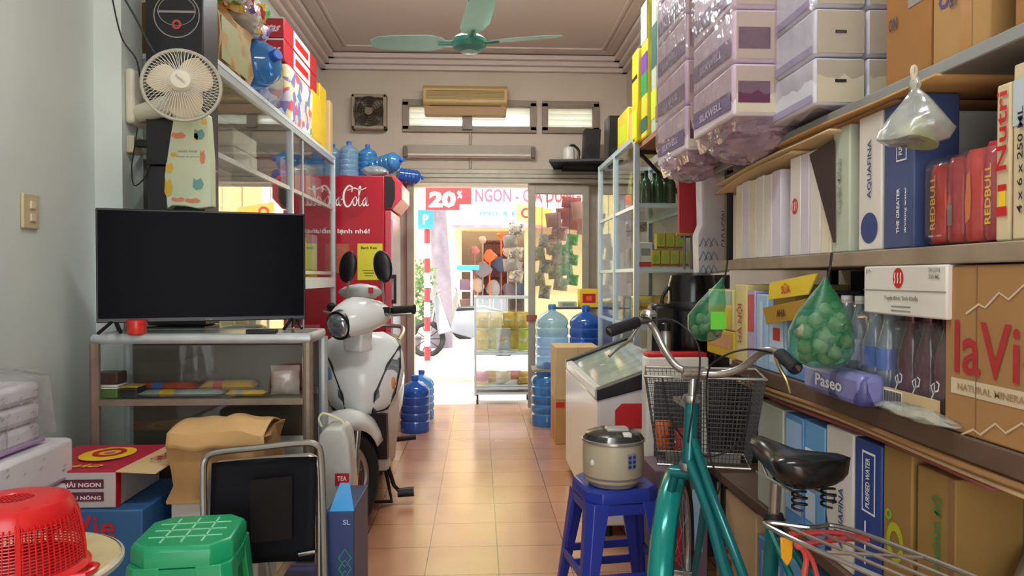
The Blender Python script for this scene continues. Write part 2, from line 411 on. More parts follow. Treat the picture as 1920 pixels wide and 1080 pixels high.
b = B(); zc = wz(597, 6.38); b.box(lx0 - .015, lx0 + .08, 6.365, 6.38, zc - .03, zc + .03).cyl((lx0 + .03, 6.35, zc), (lx0 + .03, 6.38, zc), .02)
b.ob('door_lock', mt('lock_brass', '#9a5a4a', .4, .5), door)
# surface pipe and conduit between the windows
xc = wx(882, YB)
tag(B().cyl((xc, YB - .012, wz(248, YB)), (xc, YB - .012, wz(272, YB)), .01).cyl((xc, YB - .012, wz(297, YB)), (xc, YB - .012, DZ + .14), .01).ob('trim_5', doorm), kind='structure')
# added ceiling overhang behind the camera blocks sun; rear side walls end in daylight
struct('terrace_ground', B().box(-6, 6, -8, -1.6, -.14, -.02), mt('yard_concrete', '#a8a49a', .9))

# unseen ceiling tube lights, added as fill to brighten the room
def tube_light(y, label, power):
    t = thing('tube_light', label, 'ceiling light')
    B().box(-.62, .62, y - .04, y + .04, CZ - .05, CZ - .001).ob('housing', mt('dusty_white_metal', '#a39889', .5), t, bev=.004)
    m = mt('lit_tube', '#ffffff', .4, noise=0); m.node_tree.nodes['Principled BSDF'].inputs['Emission Color'].default_value = (.96, 1, .97, 1); m.node_tree.nodes['Principled BSDF'].inputs['Emission Strength'].default_value = 22
    B().cyl((-.58, y, CZ - .075), (.58, y, CZ - .075), .014).ob('tube', m, t)
    for x in (-.6, .6): B().box(x - .02, x + .02, y - .02, y + .02, CZ - .095, CZ - .05).ob('lamp_holder', wplas, t)
    fin(t)
    l = bpy.data.lights.new('tube_light_lamp', 'AREA'); l.shape = 'RECTANGLE'; l.size = 1.16; l.size_y = .05; l.energy = power; l.color = (.96, 1, .98)
    o = bpy.data.objects.new('tube_light_lamp', l); COL.objects.link(o); o.location = (0, y, CZ - .1)
tube_light(4.35, 'white tube light on the ceiling between the fan and the door', 11)
tube_light(1.1, 'white tube light on the ceiling above the photographer', 5)

# ---------------------------------------------------------------- things on the back wall
# air conditioner
t = thing('air_conditioner', 'yellowed cream wall air conditioner above the wide transom window', 'air conditioner')
x0, x1 = wx(793, 6.3), wx(952, 6.3); z0, z1 = wz(212, 6.3), wz(158, 6.3)
acm = mt('yellowed_plastic', '#c3a468', .45, noise=.06, scale=6); acl = mt('cream_plastic', '#cfae88', .45, noise=.04)
zm = z0 + (z1 - z0) * .3
B().prism([(6.34, zm), (6.5, zm), (6.5, z1), (6.36, z1), (6.32, z1 - .03), (6.315, zm + .02)], 'x', x0, x1).ob('body', acm, t, bev=.008)
B().prism([(6.335, zm - .004), (6.49, zm - .004), (6.49, z0), (6.40, z0)], 'x', x0 + .01, x1 - .01).ob('air_outlet', acl, t, bev=.006)
b = B()
for k in range(7): b.box(x0 + .03, x1 - .03, 6.309, 6.316, z1 - .055 - k * .012, z1 - .050 - k * .012)
b.ob('intake_grille', mt('darker_cream', '#a58a4c', .5), t)
b = B(); put_text(b, 'NATIONAL', ((x0 + x1) / 2, 6.314, zm + .045), 'F', .11, .012); b.ob('lettering', greyp, t)
B().box(x0 + .06, x1 - .06, 6.33, 6.336, zm - .008, zm - .002).ob('louvre_flap', blk, t)
fin(t)
xm = (x0 + x1) / 2
tag(B().box(xm - .03, xm + .06, 6.44, 6.49, w1[2] + .0, z0 - .001).ob('junction_box', mt('dusty_box', '#8d8278'), bev=.004), 'small grey junction box below the air conditioner outlet', 'junction box')
# fluorescent batten
t = thing('fluorescent_light', 'long unlit fluorescent tube light under the wide transom window', 'ceiling light')
x0, x1 = wx(757, 6.45), wx(1003, 6.45); z0, z1 = wz(296, 6.45), wz(272, 6.45)
B().box(x0, x1, 6.46, 6.5, z0 + .03, z1).ob('housing', mt('dusty_white_metal', '#a39889', .5), t, bev=.004)
B().cyl((x0 + .04, 6.43, z0 + .02), (x1 - .04, 6.43, z0 + .02), .014).ob('tube', mt('milky_glass_tube', '#d8cabc', .3), t)
for x in (x0, x1 - .035): B().box(x, x + .035, 6.415, 6.46, z0, z1 - .02).ob('lamp_holder', mt('brown_plastic', '#6a5a50', .5), t, bev=.003)
fin(t)
# exhaust fan
t = thing('exhaust_fan', 'square brown exhaust fan high on the back wall left of the transom', 'fan')
cx, cz = wx(693, 6.42), wz(212, 6.42); h = .155
bm_ = mt('dusty_cream_metal', '#9c8d78', .6, noise=.12); bd = mt('grimy_brown_metal', '#4b3b2e', .6, .2, noise=.2)
b = B().box(cx - h, cx + h, 6.40, 6.5, cz - h, cz - h + .03).box(cx - h, cx + h, 6.40, 6.5, cz + h - .03, cz + h).box(cx - h, cx - h + .03, 6.40, 6.5, cz - h, cz + h).box(cx + h - .03, cx + h, 6.40, 6.5, cz - h, cz + h)
b.box(cx - h, cx + h, 6.485, 6.498, cz - h, cz + h)
b.ob('frame', bm_, t, bev=.008)
b = B()
for r in (.03, .055, .08, .105, .13): b.tube([(cx + r * cos(a), 6.385, cz + r * sin(a)) for a in [2 * pi * k / 28 for k in range(28)]], .004, 6, True)
for k in range(12): a = 2 * pi * k / 12; b.cyl((cx + .03 * cos(a), 6.387, cz + .03 * sin(a)), (cx + .135 * cos(a), 6.392, cz + .135 * sin(a)), .003, n=6)
b.ob('guard', bd, t)
for k in range(5):
    b = B(); a0 = 2 * pi * k / 5
    P = [(.03, a0), (.12, a0 - .2), (.125, a0 + .55), (.035, a0 + .5)]
    b.sheet([(cx + r * cos(a), 6.43 + (.015 if i > 1 else -.015), cz + r * sin(a)) for i, (r, a) in enumerate(P)], .003, (0, 1, 0)); b.ob('blade', bd, t)
B().lathe([(.001, 0), (.03, .005), (.034, .03), (.034, .06)], (cx, 6.44, cz), 16, 'y').ob('hub', mt('hub_brown', '#7a6654', .5), t)
fin(t)

# ---------------------------------------------------------------- ceiling fan
t = thing('ceiling_fan', 'turquoise three blade ceiling fan hanging over the aisle', 'ceiling fan')
turq = mt('turquoise_enamel', '#4f9d8f', .3, .1, noise=.04); turql = mt('turquoise_blade_paint', '#b2ece0', .35, .1, noise=.04)
FY = 3.9; fc = W(880, 86, FY); fx, fz = fc.x, fc.z
B().lathe([(.01, -.035), (.05, -.032), (.085, -.015), (.098, .01), (.095, .03), (.07, .05), (.03, .06), (.014, .08)], (fx, FY, fz), 28).ob('motor', turq, t)
B().lathe([(.005, -.047), (.035, -.045), (.048, -.036), (.046, -.03)], (fx, FY, fz), 24).ob('bottom_cap', mt('pearl_cap', '#c8dcd8', .25, .3), t)
B().cyl((fx, FY, fz + .07), (fx, FY, CZ - .06), .012).ob('rod', mt('grey_enamel', '#8d8f86', .5), t)
B().lathe([(.015, -.11), (.05, -.07), (.055, 0)], (fx, FY, CZ), 16).ob('canopy', mt('grey_green_metal', '#6f756c', .5), t)
for k, ang in enumerate((182, -20, -82)):
    a = R(ang); b = B(); d = V((cos(a), sin(a), 0)); n = V((-sin(a), cos(a), 0))
    L = .53 if k == 0 else (.52 if k == 1 else .6)
    pr = [(.08, .022), (.13, .024), (.15, .055), (.22, .078), (L - .18, .074), (L - .04, .06), (L, .025)]
    pts = [d * r + n * w for r, w in pr] + [d * r - n * w for r, w in pr[::-1]]
    tw = lambda p: V((fx, FY, fz + .012 + (p.dot(n)) * .22 + p.dot(d) * (.09 if k == 2 else -.02))) + p
    top = [tw(p) for p in pts]; b.rings([top, [p + V((0, 0, .003)) for p in top]])
    b.ob('blade', turql, t)
    b = B().tube([tw(d * .07), tw(d * .17)], .01, 8); b.ob('blade_iron', turq, t)
fin(t)
# lamp holder dangling next to the fan rod
# ---------------------------------------------------------------- corner shelf by the door
t = thing('corner_shelf', 'black corner wall shelf right of the door header', 'shelf')
x0, x1, z = wx(1028, 6.15), wx(1124, 6.15), wz(304, 6.2)
B().prism([(x0, 6.1), (x1 + .1, 6.0), (x1 + .1, 6.5), (x0 + .08, 6.5)], 'z', z - .012, z + .012).ob('board', bplas, t, bev=.003)
B().prism([(x0 + .15, 6.2), (x1 + .1, 6.2), (x1 + .1, 6.5), (x0 + .15, 6.5)], 'z', z - .04, z - .013).ob('bracket', dmet, t)
fin(t)
t = thing('electric_kettle', 'white and black electric kettle on the black corner shelf', 'kettle')
c = (wx(1066, 6.25), 6.25, z + .013)
B().lathe([(.05, 0), (.055, .02), (.052, .1), (.04, .13), (.01, .14)], c, 20).ob('body', wplas, t)
B().tube(smooth([(c[0], c[1], c[2] + .13), (c[0] + .04, c[1], c[2] + .15), (c[0] + .09, c[1], c[2] + .1), (c[0] + .085, c[1], c[2] + .02)], 4), .012, 8).ob('handle', bplas, t)
fin(t)
t = thing('speaker', 'black tilted speaker box standing on the black corner shelf', 'speaker')
sx = wx(1107, 6.2)
B().box(sx - .07, sx + .07, 6.15, 6.3, z + .013, z + .29).ob('cabinet', bplas, t, bev=.006)
B().lathe([(.045, 0), (.05, .004), (.03, .002), (.005, .008)], (sx, 6.149, z + .1), 20, 'y').ob('cone', rubber, t)
fin(t, ry=R(3))
t = thing('speaker', 'tall black speaker on top of the right glass cabinet', 'speaker')
sx = wx(1147, 5.5); zt = 2.08
B().box(sx - .055, sx + .06, 5.35, 5.55, zt, wz(222, 5.5)).ob('cabinet', bplas, t, bev=.006)
B().lathe([(.035, 0), (.04, .004), (.02, .002), (.005, .008)], (sx, 5.349, zt + .07), 20, 'y').ob('cone', rubber, t)
fin(t)

# ================================================================ OUTSIDE
struct('street_ground', B().box(-25, 25, YB + .2, 16.2, -.2, -.04), mt('pale_pavement', '#b3aaa4', .85, noise=.08, scale=3, bump=.1))
pave = mt('kerb_stone', '#b8b2a8', .85)
struct('kerb', B().box(-25, 25, 8.4, 8.6, -.06, .02), pave)
FYb = 16.0
ywall = mt('yellow_facade_paint', '#dcc68e', .8, noise=.05, scale=3)
t = thing('shop_building', 'yellow painted shop house across the street with pink awning', 'building')
ox0, ox1 = wx(865, FYb), wx(985, FYb); oz1 = wz(432, FYb)
b = B().box(-14, ox0, FYb, FYb + .4, -.05, 6).box(ox1, 14, FYb, FYb + .4, -.05, 6).box(ox0, ox1, FYb, FYb + .4, oz1, 6)
b.ob('facade', ywall, t)
B().box(ox0 - .3, ox1 + .3, FYb + 2.5, FYb + 2.6, -.05, oz1 + .3).box(ox0 - .3, ox1 + .3, FYb + .4, FYb + 2.5, -.06, -.04).box(ox0 - .3, ox0 - .2, FYb + .4, FYb + 2.5, 0, oz1).box(ox1 + .2, ox1 + .3, FYb + .4, FYb + 2.5, 0, oz1).ob('shop_interior', mt('dim_interior', '#8a7468'), t)
az = wz(420, 15.2); B().prism([(14.9, az - .1), (14.9, az - .04), (16, az + .25), (16, az + .18)], 'x', wx(845, 15.2), wx(1140, 15.2)).ob('awning', mt('pink_awning', '#c8707c', .7), t)
b = B().box(ox0 + .5, ox1 - .3, FYb + 2.4, FYb + 2.48, .6, oz1 - .1)
for k in range(6): b.box(ox0 + .5 + k * .28, ox0 + .53 + k * .28, FYb + 2.36, FYb + 2.4, .6, oz1 - .1)
for k in range(5): b.box(ox0 + .5, ox1 - .3, FYb + 2.36, FYb + 2.4, .9 + k * .3, .93 + k * .3)
b.ob('window_shutter', mt('dark_red_wood', '#5a3030', .6), t)
fin(t)
t = thing('shop_sign', 'long white shop sign with pink letters above the awning across the street', 'sign')
sx0, sx1 = wx(882, 15.6), wx(1112, 15.6); sz0, sz1 = wz(412, 15.6), wz(340, 15.6)
B().box(sx0, sx1, 15.5, 15.6, sz0, sz1).ob('panel', wht, t)
b = B(); put_text(b, 'NGON - GIA DUNG', ((sx0 + sx1) / 2 - .1, 15.5, sz0 + (sz1 - sz0) * .62), 'F', 2.3, .3, bold=.03); b.ob('lettering', mt('pink_sign_paint', '#c83c54'), t)
b = B(); put_text(b, '090 4 868', (sx0 + .75, 15.5, sz0 + .13), 'F', 1.1, .12, bold=.02); b.ob('phone_number', bluep, t)
fin(t)
# twenty percent banner
t = thing('discount_banner', 'red banner with white 20 hanging over the pavement', 'banner')
Y = 9.6; x0, x1, z0, z1 = wx(798, Y), wx(884, Y), wz(394, Y), wz(350, Y)
B().box(x0, x1, Y, Y + .01, z0, z1).ob('cloth', redp, t)
cx = (x0 + x1) / 2
b = B(); put_text(b, '20', (cx - .08, Y, (z0 + z1) / 2 - .015), 'F', .36, .22, bold=.05, slant=.02); put_text(b, '%', (cx + .15, Y, (z0 + z1) / 2 + .05), 'F', .07, .1, bold=.03); b.ob('lettering', wht, t)
b = B(); quad_on(b, (x1 - .08, Y, z0 + .04), 'F', .16, .08); b.ob('grey_patch', greyp, t)
for x in (x0, x1): B().cyl((x, Y + .02, z1 - .02), (x, Y + .02, 3.4), .006).ob('cord', blk, t)
fin(t)
tag(B().box(-2.6, 3, 9.4, 9.9, 3.4, 3.46).cyl((-2.5, 9.8, -.04), (-2.5, 9.8, 3.41), .03).cyl((2.9, 9.8, -.04), (2.9, 9.8, 3.41), .03).ob('street_awning', mt('awning_sheet', '#c9c6c0')), 'grey sheet awning above the pavement outside', 'awning')
t = thing('orange_sign', 'orange and white round shop sign behind the sliding door top', 'sign')
Y = 9.2; x0, x1, z0, z1 = wx(968, Y), wx(1034, Y), wz(418, Y), wz(380, Y)
B().prism([(x0, z0 + .04), (x1, z0 - .06), (x1, z1 - .08), (x0, z1)], 'y', Y, Y + .02).ob('panel', mt('amber_sign', '#e8b050', .5), t)
b = B(); disc_on(b, ((x0 + x1) / 2 - .1, Y, (z0 + z1) / 2), 'F', .07, r0=.04); b.ob('ring', redp, t)
B().cyl((x0 + .05, Y + .03, z1 - .02), (x0 + .05, Y + .03, 3.398), .006).cyl((x1 - .05, Y + .03, z1 - .1), (x1 - .05, Y + .03, 3.398), .006).ob('cord', blk, t)
fin(t)
# striped post, tree, bollard pole
t = thing('barrier_post', 'tall red and white striped post at the kerb with small blue sign', 'post')
Y = 10.6; px = wx(801, Y)
b = B(); n = 9; zt = wz(430, Y)
for k in range(n): b.mi(k % 2); b.cyl((px, Y, -.04 + k * (zt + .04) / n), (px, Y, -.04 + (k + 1) * (zt + .04) / n), .045)
b.ob('pole', [redp, wht], t)
b = B().box(px - .13, px + .1, Y - .08, Y - .06, zt, zt + .28); b.ob('blue_plate', bluep, t)
b = B(); put_text(b, 'P', (px - .015, Y - .08, zt + .14), 'F', .08, .14); b.ob('lettering', wht, t)
fin(t)
t = thing('street_tree', 'pale trunked street tree with yellow green crown outside the door', 'tree')
Y = 12.6; px = wx(826, Y)
B().tube([(px, Y, -.04), (px + .03, Y, 1), (px - .05, Y, 2.4), (px + .1, Y, 3.6)], [.22, .17, .15, .12], 12).ob('trunk', mt('pale_bark', '#776c74', .9, noise=.1, bump=.5), t)
def leaves(b, c, r, n, s, seed=1):
    rnd = random.Random(seed)
    for k in range(n):
        a, e, q = rnd.uniform(0, 2 * pi), rnd.uniform(-1, 1), r * rnd.uniform(.4, 1) ** .5
        p = V(c) + V((cos(a) * sqrt(1 - e * e), sin(a) * sqrt(1 - e * e), e * .7)) * q
        u = V((rnd.uniform(-1, 1), rnd.uniform(-1, 1), rnd.uniform(-1, 1))).normalized(); w = u.orthogonal().normalized()
        b.add([p, p + u * s * .5 + w * s * .28, p + u * s, p + u * s * .5 - w * s * .28], [(0, 1, 2, 3)])
b = B(); leaves(b, (px - .3, Y - .3, 4.2), 2.0, 1500, .16); leaves(b, (px - .9, Y - .6, 3.1), .75, 500, .13, 5)
b.ob('foliage', mt('yellow_green_leaves', '#b9c84a', .6, noise=.2), t, sm=0)
fin(t)
t = thing('shrub', 'dark green shrub on the pavement behind the left door post', 'shrub')
Y = 11.6; px = wx(779, Y)
b = B(); leaves(b, (px - .15, Y, 1.2), .5, 500, .1, 8); leaves(b, (px - .1, Y, .7), .4, 300, .1, 9); b.ob('foliage', mt('dull_green_leaves', '#5e7a48', .7, noise=.2), t, sm=0)
B().cyl((px - .1, Y, -.04), (px - .1, Y, .9), .04).lathe([(.16, 0), (.2, .28)], (px - .1, Y, -.04)).ob('stem', mt('pale_bark'), t)
fin(t)
# parked motorbikes far away
def far_bike(cx, Y, col, label, face=1):
    t = thing('motorbike', label, 'motorbike', None)
    for dx in (-.6, .6):
        b = B().tube([(cx + dx * face + .25 * cos(a), Y, .23 + .25 * sin(a)) for a in [2 * pi * k / 20 for k in range(20)]], .045, 8, True)
        for k in range(5): a = pi * k / 5; b.cyl((cx + dx * face + .24 * cos(a), Y, .23 + .24 * sin(a)), (cx + dx * face - .24 * cos(a), Y, .23 - .24 * sin(a)), .008, n=5)
        b.ob('wheel', rubber, t)
    b = B(); b.M = MX.Translation((cx, Y, 0)) @ MX.Diagonal((face, 1, 1, 1))
    b.prism([(-.75, .62), (-.3, .72), (.15, .68), (.25, .35), (-.1, .25), (-.4, .35), (-.55, .5)], 'y', -.1, .1).prism([(.2, .35), (.42, .95), (.5, .9), (.42, .3)], 'y', -.12, .12)
    b.ob('body', mt(col[0], col[1], .3, .1), t, bev=.02)
    b = B(); b.M = MX.Translation((cx, Y, 0)) @ MX.Diagonal((face, 1, 1, 1)); b.prism([(-.7, .64), (-.3, .76), (.1, .74), (.15, .68), (-.3, .7)], 'y', -.12, .12); b.ob('seat', bplas, t, bev=.02)
    b = B().tube([(cx + .4 * face, Y - .3, 1.0), (cx + .45 * face, Y - .1, .95), (cx + .45 * face, Y + .1, .95), (cx + .4 * face, Y + .3, 1.0)], .015).cyl((cx + .58 * face, Y, .25), (cx + .42 * face, Y, .95), .025)
    b.ob('handlebar', chrome, t)
    fin(t)
far_bike(wx(872, 11.2), 11.2, ('silver_paint', '#7c8086'), 'silver motorbike parked behind the snack case, nearest the tree', -1)
far_bike(wx(815, 14.3), 14.3, ('cream_paint', '#8c8680'), 'cream motorbike parked beyond the striped post', 1)
# white rack with dark goods
t = thing('storage_rack', 'narrow white rack with dark boxes at the shop opening across the street', 'rack')
Y = 14.6; x0, x1 = wx(858, Y), wx(884, Y); z1 = wz(508, Y)
b = B()
for x in (x0, x1): b.cyl((x, Y, -.04), (x, Y, z1), .02).cyl((x, Y + .3, -.04), (x, Y + .3, z1), .02)
b.ob('upright', wht, t)
for k in range(4): z = .1 + k * (z1 - .1) / 3; B().box(x0, x1, Y, Y + .3, z - .015, z + .015).ob('shelf', wht, t)
fin(t)
for k, (c, n_) in enumerate((('dark_goods', '#4a3c3c'), ('brown_goods', '#6a4a40'), ('plum_goods', '#5a4050'))):
    z = .1 + k * (z1 - .1) / 3 + .02
    tag(B().box(x0 + .04, x1 - .04, Y + .03, Y + .28, z, z + .22).ob('goods_box', mt(c, n_), bev=.01), 'dark box on the %s shelf of the white rack across the street' % ('bottom', 'second', 'third')[k], 'box')
tag(B().box(x0 - .02, x1 + .16, Y - .02, Y + .3, z1 + .016, z1 + .12).ob('blue_tray', bluep, bev=.01), 'blue tray on top of the white rack across the street', 'tray')
# goods in the opening across the street
rnd = random.Random(3)
gc = [('toy_orange', '#d8602a'), ('steel_goods', '#8d8a8a'), ('goods_grey', '#6b6468'), ('goods_beige', '#b09a88'), ('goods_navy', '#384058'), ('goods_rose', '#a86a6a')]
adj = ('orange', 'silver', 'dark grey', 'beige', 'navy', 'rose')
seat_ = 0
t = None
for k, (px, py, s, ci) in enumerate(((905, 505, .5, 2), (918, 480, .42, 0), (938, 495, .5, 4), (952, 470, .4, 3), (968, 500, .5, 1), (895, 535, .45, 3), (925, 540, .5, 1), (955, 545, .5, 2), (980, 540, .4, 4), (890, 470, .3, 5), (905, 450, .25, 3), (940, 440, .25, 0))):
    Y = 16.6 + .15 * (k % 4); p = W(px, py, Y)
    b = B(); b.ell(p, s * .36, .04, s * .36, 10, 7, .35, k).cyl((p.x, Y, -.04), p, .02)
    tag(b.ob('household_good', mt(*gc[ci]), sm=30), '%s household ware hung in the dark shop opening across the street, %s' % (adj[ci], ('lower left', 'beside the middle', 'right of middle', 'above the middle', 'right side', 'bottom left corner', 'bottom middle', 'bottom right', 'bottom right corner', 'upper left', 'top left corner', 'top')[k]), 'household ware')

# ================================================================ THINGS MADE BY BUILDERS
def carton(name, label, cat, x0, x1, y0, y1, z0, z1, m, prints=(), texts=(), tape=None, group=None, rot=0, bev=.004, tapem=None, extra=None):
    """a closed box with printed patches and lettering on its faces (F towards the back room, A to the aisle, R to the right)"""
    root = thing(name, label, cat, group)
    B().box(x0, x1, y0, y1, z0, z1).ob('body', m, root, bev=bev)
    cx, cy, cz = (x0 + x1) / 2, (y0 + y1) / 2, (z0 + z1) / 2
    def geo(f):
        return {'F': (V((cx, y0, cz)), x1 - x0, z1 - z0), 'A': (V((x0, cy, cz)), y1 - y0, z1 - z0), 'R': (V((x1, cy, cz)), y1 - y0, z1 - z0), 'T': (V((cx, cy, z1)), x1 - x0, y1 - y0)}[f]
    off_ = .0006
    for f, u, v, w, h, pm in prints:
        c, W_, H_ = geo(f); U, Vv, N = FACES[f]
        b = B(); off_ += .0005; quad_on(b, c + U * (u - .5) * W_ + Vv * (v - .5) * H_, f, w * W_, h * H_, off_); b.ob('printed_panel', pm, root)
    for f, u, v, st, w, h, pm, turn in texts:
        c, W_, H_ = geo(f); U, Vv, N = FACES[f]
        b = B()
        put_text(b, st, c + U * (u - .5) * W_ + Vv * (v - .5) * H_, f, (H_ if turn else W_) * w, (W_ if turn else H_) * h, turn, .015, .0035)
        b.ob('lettering', pm, root)
    if tape:
        b = B(); m2 = tapem or mt('brown_tape', '#a88a5c', .35)
        for f in tape:
            c, W_, H_ = geo(f)
            if f == 'T': quad_on(b, c, f, .05, H_, .0006)
            else: quad_on(b, c, f, .004, H_, .0006)
        b.ob('seam', m2, root)
    if extra: extra(root, geo)
    return fin(root, rot)
def packet(label, cat, c, w, h, d, cols, rz=0, tilt=0, name='snack_packet', group=None, seed=0, lay=False, text=None, film_=None):
    """pillow shaped packet standing (or lying) at c"""
    root = thing(name, label, cat, group)
    B().pillow(w, h, d, seed=seed).ob('wrapper', cols[0], root, sm=60)
    if len(cols) > 1:
        b = B().pillow(w * .99, h * .32, d * 1.02, seed=seed + 3); b.v = [(x, y, z * 1 + h * .34) for x, y, z in b.v]; b.ob('printed_band', cols[1], root, sm=60)
    if len(cols) > 2:
        b = B().pillow(w * .99, h * .12, d * .9, seed=seed + 5); b.v = [(x, y, z + h * .74) for x, y, z in b.v]; b.ob('printed_stripe', cols[2], root, sm=60)
    root.location = c; root.rotation_euler = ((R(-88) if lay else tilt), 0, rz)
    return root
waterb = film('blue_bottle_plastic', '#3f9ae0', .5, .3, .12, noise=.06)
waterd = film('deep_blue_bottle_plastic', '#2468c8', .62, .3, .12, noise=.06)
waterl = film('pale_blue_bottle_plastic', '#9cc8ea', .38, .3, .1, noise=.06)
def water_bottle(label, c, mat, cap, rot=(0, 0, 0), s=1, group=None, name='water_bottle'):
    t = thing(name, label, 'water bottle', group)
    pr = [(.06, .004), (.125, 0), (.135, .02)]
    for k in range(4):
        z = .05 + k * .075; pr += [(.135, z), (.135, z + .045), (.126, z + .055), (.126, z + .062)]
    pr += [(.135, .36), (.13, .39), (.10, .425), (.05, .455), (.032, .465), (.030, .49)]
    B().lathe(pr, n=24).ob('body', mat, t, sm=40)
    B().lathe([(.034, .475), (.035, .51), (.028, .516)], n=18).ob('cap', cap, t)
    t.location = c; t.rotation_euler = rot; t.scale = (s, s, s)
    return t
def glass_case(name, label, cat, x0, x1, y0, y1, z0, z1, shelves, posts_y=(), posts_x=(), open_bottom=0, fm=alu, t_=.028, faces='AFRK', gl=glass, base=None, backm=None, shm=None, feet=0):
    t = thing(name, label, cat)
    for x in (x0, x1 - t_):
        for y in (y0, y1 - t_): B().box(x, x + t_, y, y + t_, z0, z1).ob('post', fm, t, bev=.002)
    for y in posts_y:
        for x in ((x0,) if 'A' in faces and 'R' not in faces else ((x1 - t_,) if 'A' not in faces else (x0, x1 - t_))): B().box(x, x + t_, y, y + t_, z0 + .01, z1 - .01).ob('mullion', fm, t, bev=.002)
    for x in posts_x: B().box(x, x + t_, y0, y0 + t_, z0 + .01, z1 - .01).ob('mullion', fm, t, bev=.002)
    for z in (z0 + open_bottom, z1 - t_):
        b = B().box(x0 + t_, x1 - t_, y0 + .002, y0 + t_ - .002, z, z + t_).box(x0 + t_, x1 - t_, y1 - t_ + .002, y1 - .002, z, z + t_).box(x0 + .002, x0 + t_ - .002, y0 + t_, y1 - t_, z, z + t_).box(x1 - t_ + .002, x1 - .002, y0 + t_, y1 - t_, z, z + t_)
        b.ob('rail', fm, t)
    zb = z0 + open_bottom + t_; g = .004; h = t_ / 2
    if 'A' in faces: B().box(x0 + h, x0 + h + g, y0 + t_, y1 - t_, zb, z1 - t_).ob('glass_panel', gl, t)
    if 'R' in faces: B().box(x1 - h, x1 - h + g, y0 + t_, y1 - t_, zb, z1 - t_).ob('glass_panel', gl, t)
    if 'F' in faces: B().box(x0 + t_, x1 - t_, y0 + h, y0 + h + g, zb, z1 - t_).ob('glass_panel', gl, t)
    if 'K' in faces: B().box(x0 + t_, x1 - t_, y1 - h, y1 - h + g, zb, z1 - t_).ob('glass_panel', gl, t)
    for z in shelves:
        o = B().box(x0 + t_ + .001, x1 - t_ - .001, y0 + t_ + .001, y1 - t_ - .001, z - .008, z).ob('shelf', shm or glassd, t)
        b = B().box(x0 + t_ * .3, x0 + t_, y0 + t_, y1 - t_, z - .03, z - .009).box(x1 - t_, x1 - t_ * .3, y0 + t_, y1 - t_, z - .03, z - .009).box(x0 + t_, x1 - t_, y0 + t_ * .3, y0 + t_, z - .03, z - .009)
        b.ob('shelf_rail', fm, t)
    B().box(x0 + t_, x1 - t_, y0 + t_, y1 - t_, z0 + open_bottom + .005, z0 + open_bottom + .02).ob('base', base or fm, t)
    return t
# ================================================================ LEFT SIDE
# ---- tall glass cabinet
CX = -1.05; CY0, CY1 = yx(402, CX), yx(630, CX); CTZ = 2.06
shz = [.62, 1.25, 1.72]
my = yx(550, CX)
t = glass_case('display_cabinet', 'tall aluminium glass display cabinet along the left wall behind the television', 'cabinet', XL + .005, CX, CY0, CY1, 0, CTZ, shz, posts_y=(my - .014,), faces='FRK', open_bottom=.08, t_=.034, base=cwhite)
B().box(XL + .005, CX, CY0 - .003, CY1, CTZ, CTZ + .02).ob('top_board', mt('white_laminate', '#c9cfd2', .5), t)
B().box(CX - .03, CX - .002, my + .02, CY1 - .035, 1.13, 1.20).ob('cross_rail', mt('white_laminate'), t)
B().box(CX - .012, CX - .006, my + .25, my + .27, .12, 2.02).ob('door_edge', mt('clear_edge', '#c2cdd0', .2), t)
fin(t)
# goods in the tall cabinet
def stackof(name, label, cat, x0, x1, y0, y1, z0, n, h, mats, group=None):
    t = thing(name, label, cat, group)
    for k in range(n):
        B().box(x0 + .003 * (k % 2), x1 - .002 * (k % 3), y0, y1, z0 + k * h + .001, z0 + (k + 1) * h - .001).ob('layer', mats[k % len(mats)], t, bev=.006)
    return fin(t)
lilac = mt('lilac_tissue_wrap', '#c9b8c6', .5, noise=.12, scale=25); palem = mt('mixed_pale_pack', '#cfc9bb', .5, noise=.15, scale=20)
stackof('tissue_stack', 'stack of lilac wrapped tissue packs inside the tall cabinet, upper bay nearest the fan', 'tissue packs', -1.34, -1.12, CY0 + .12, CY0 + .42, shz[1] + .001, 5, .085, [lilac, palem])
stackof('tissue_stack', 'low stack of pale tissue packs inside the tall cabinet, top shelf', 'tissue packs', -1.34, -1.14, CY0 + .5, CY0 + .85, shz[2] + .001, 2, .09, [palem])
rnd = random.Random(5)
pk = [('silver_pack', '#b8b4ae'), ('pale_yellow_pack', '#d8cc90'), ('rose_pack', '#c88a8e'), ('dull_green_pack', '#8a9a78'), ('cream_pack', '#d6cbb8'), ('sky_pack', '#9ab6cc')]
nm = ['silver', 'pale yellow', 'rose', 'dull green', 'cream', 'sky blue']
for si, z in enumerate(shz):
    y = my + .12 if si > 0 else CY0 + .1; k = 0
    while y < CY1 - .15:
        i = (k * 2 + si) % 6; w = .11 + .04 * rnd.random(); h = .15 + .1 * rnd.random()
        tag(B().box(-1.36, -1.15, y, y + w, z + .001, z + h).ob('grocery_box', mt(*pk[i]), bev=.005), '%s grocery box in the tall left cabinet, %s shelf, %s from the back end' % (nm[i], ('lowest', 'middle', 'top')[si], ('one', 'two', 'three', 'four', 'five', 'six', 'seven', 'eight', 'nine', 'ten', 'eleven', 'twelve', 'thirteen', 'fourteen', 'fifteen', 'sixteen')[min(15, int((CY1 - y) / .17))]), 'box', 'grocery boxes in the tall left cabinet')
        y += w + .03; k += 1
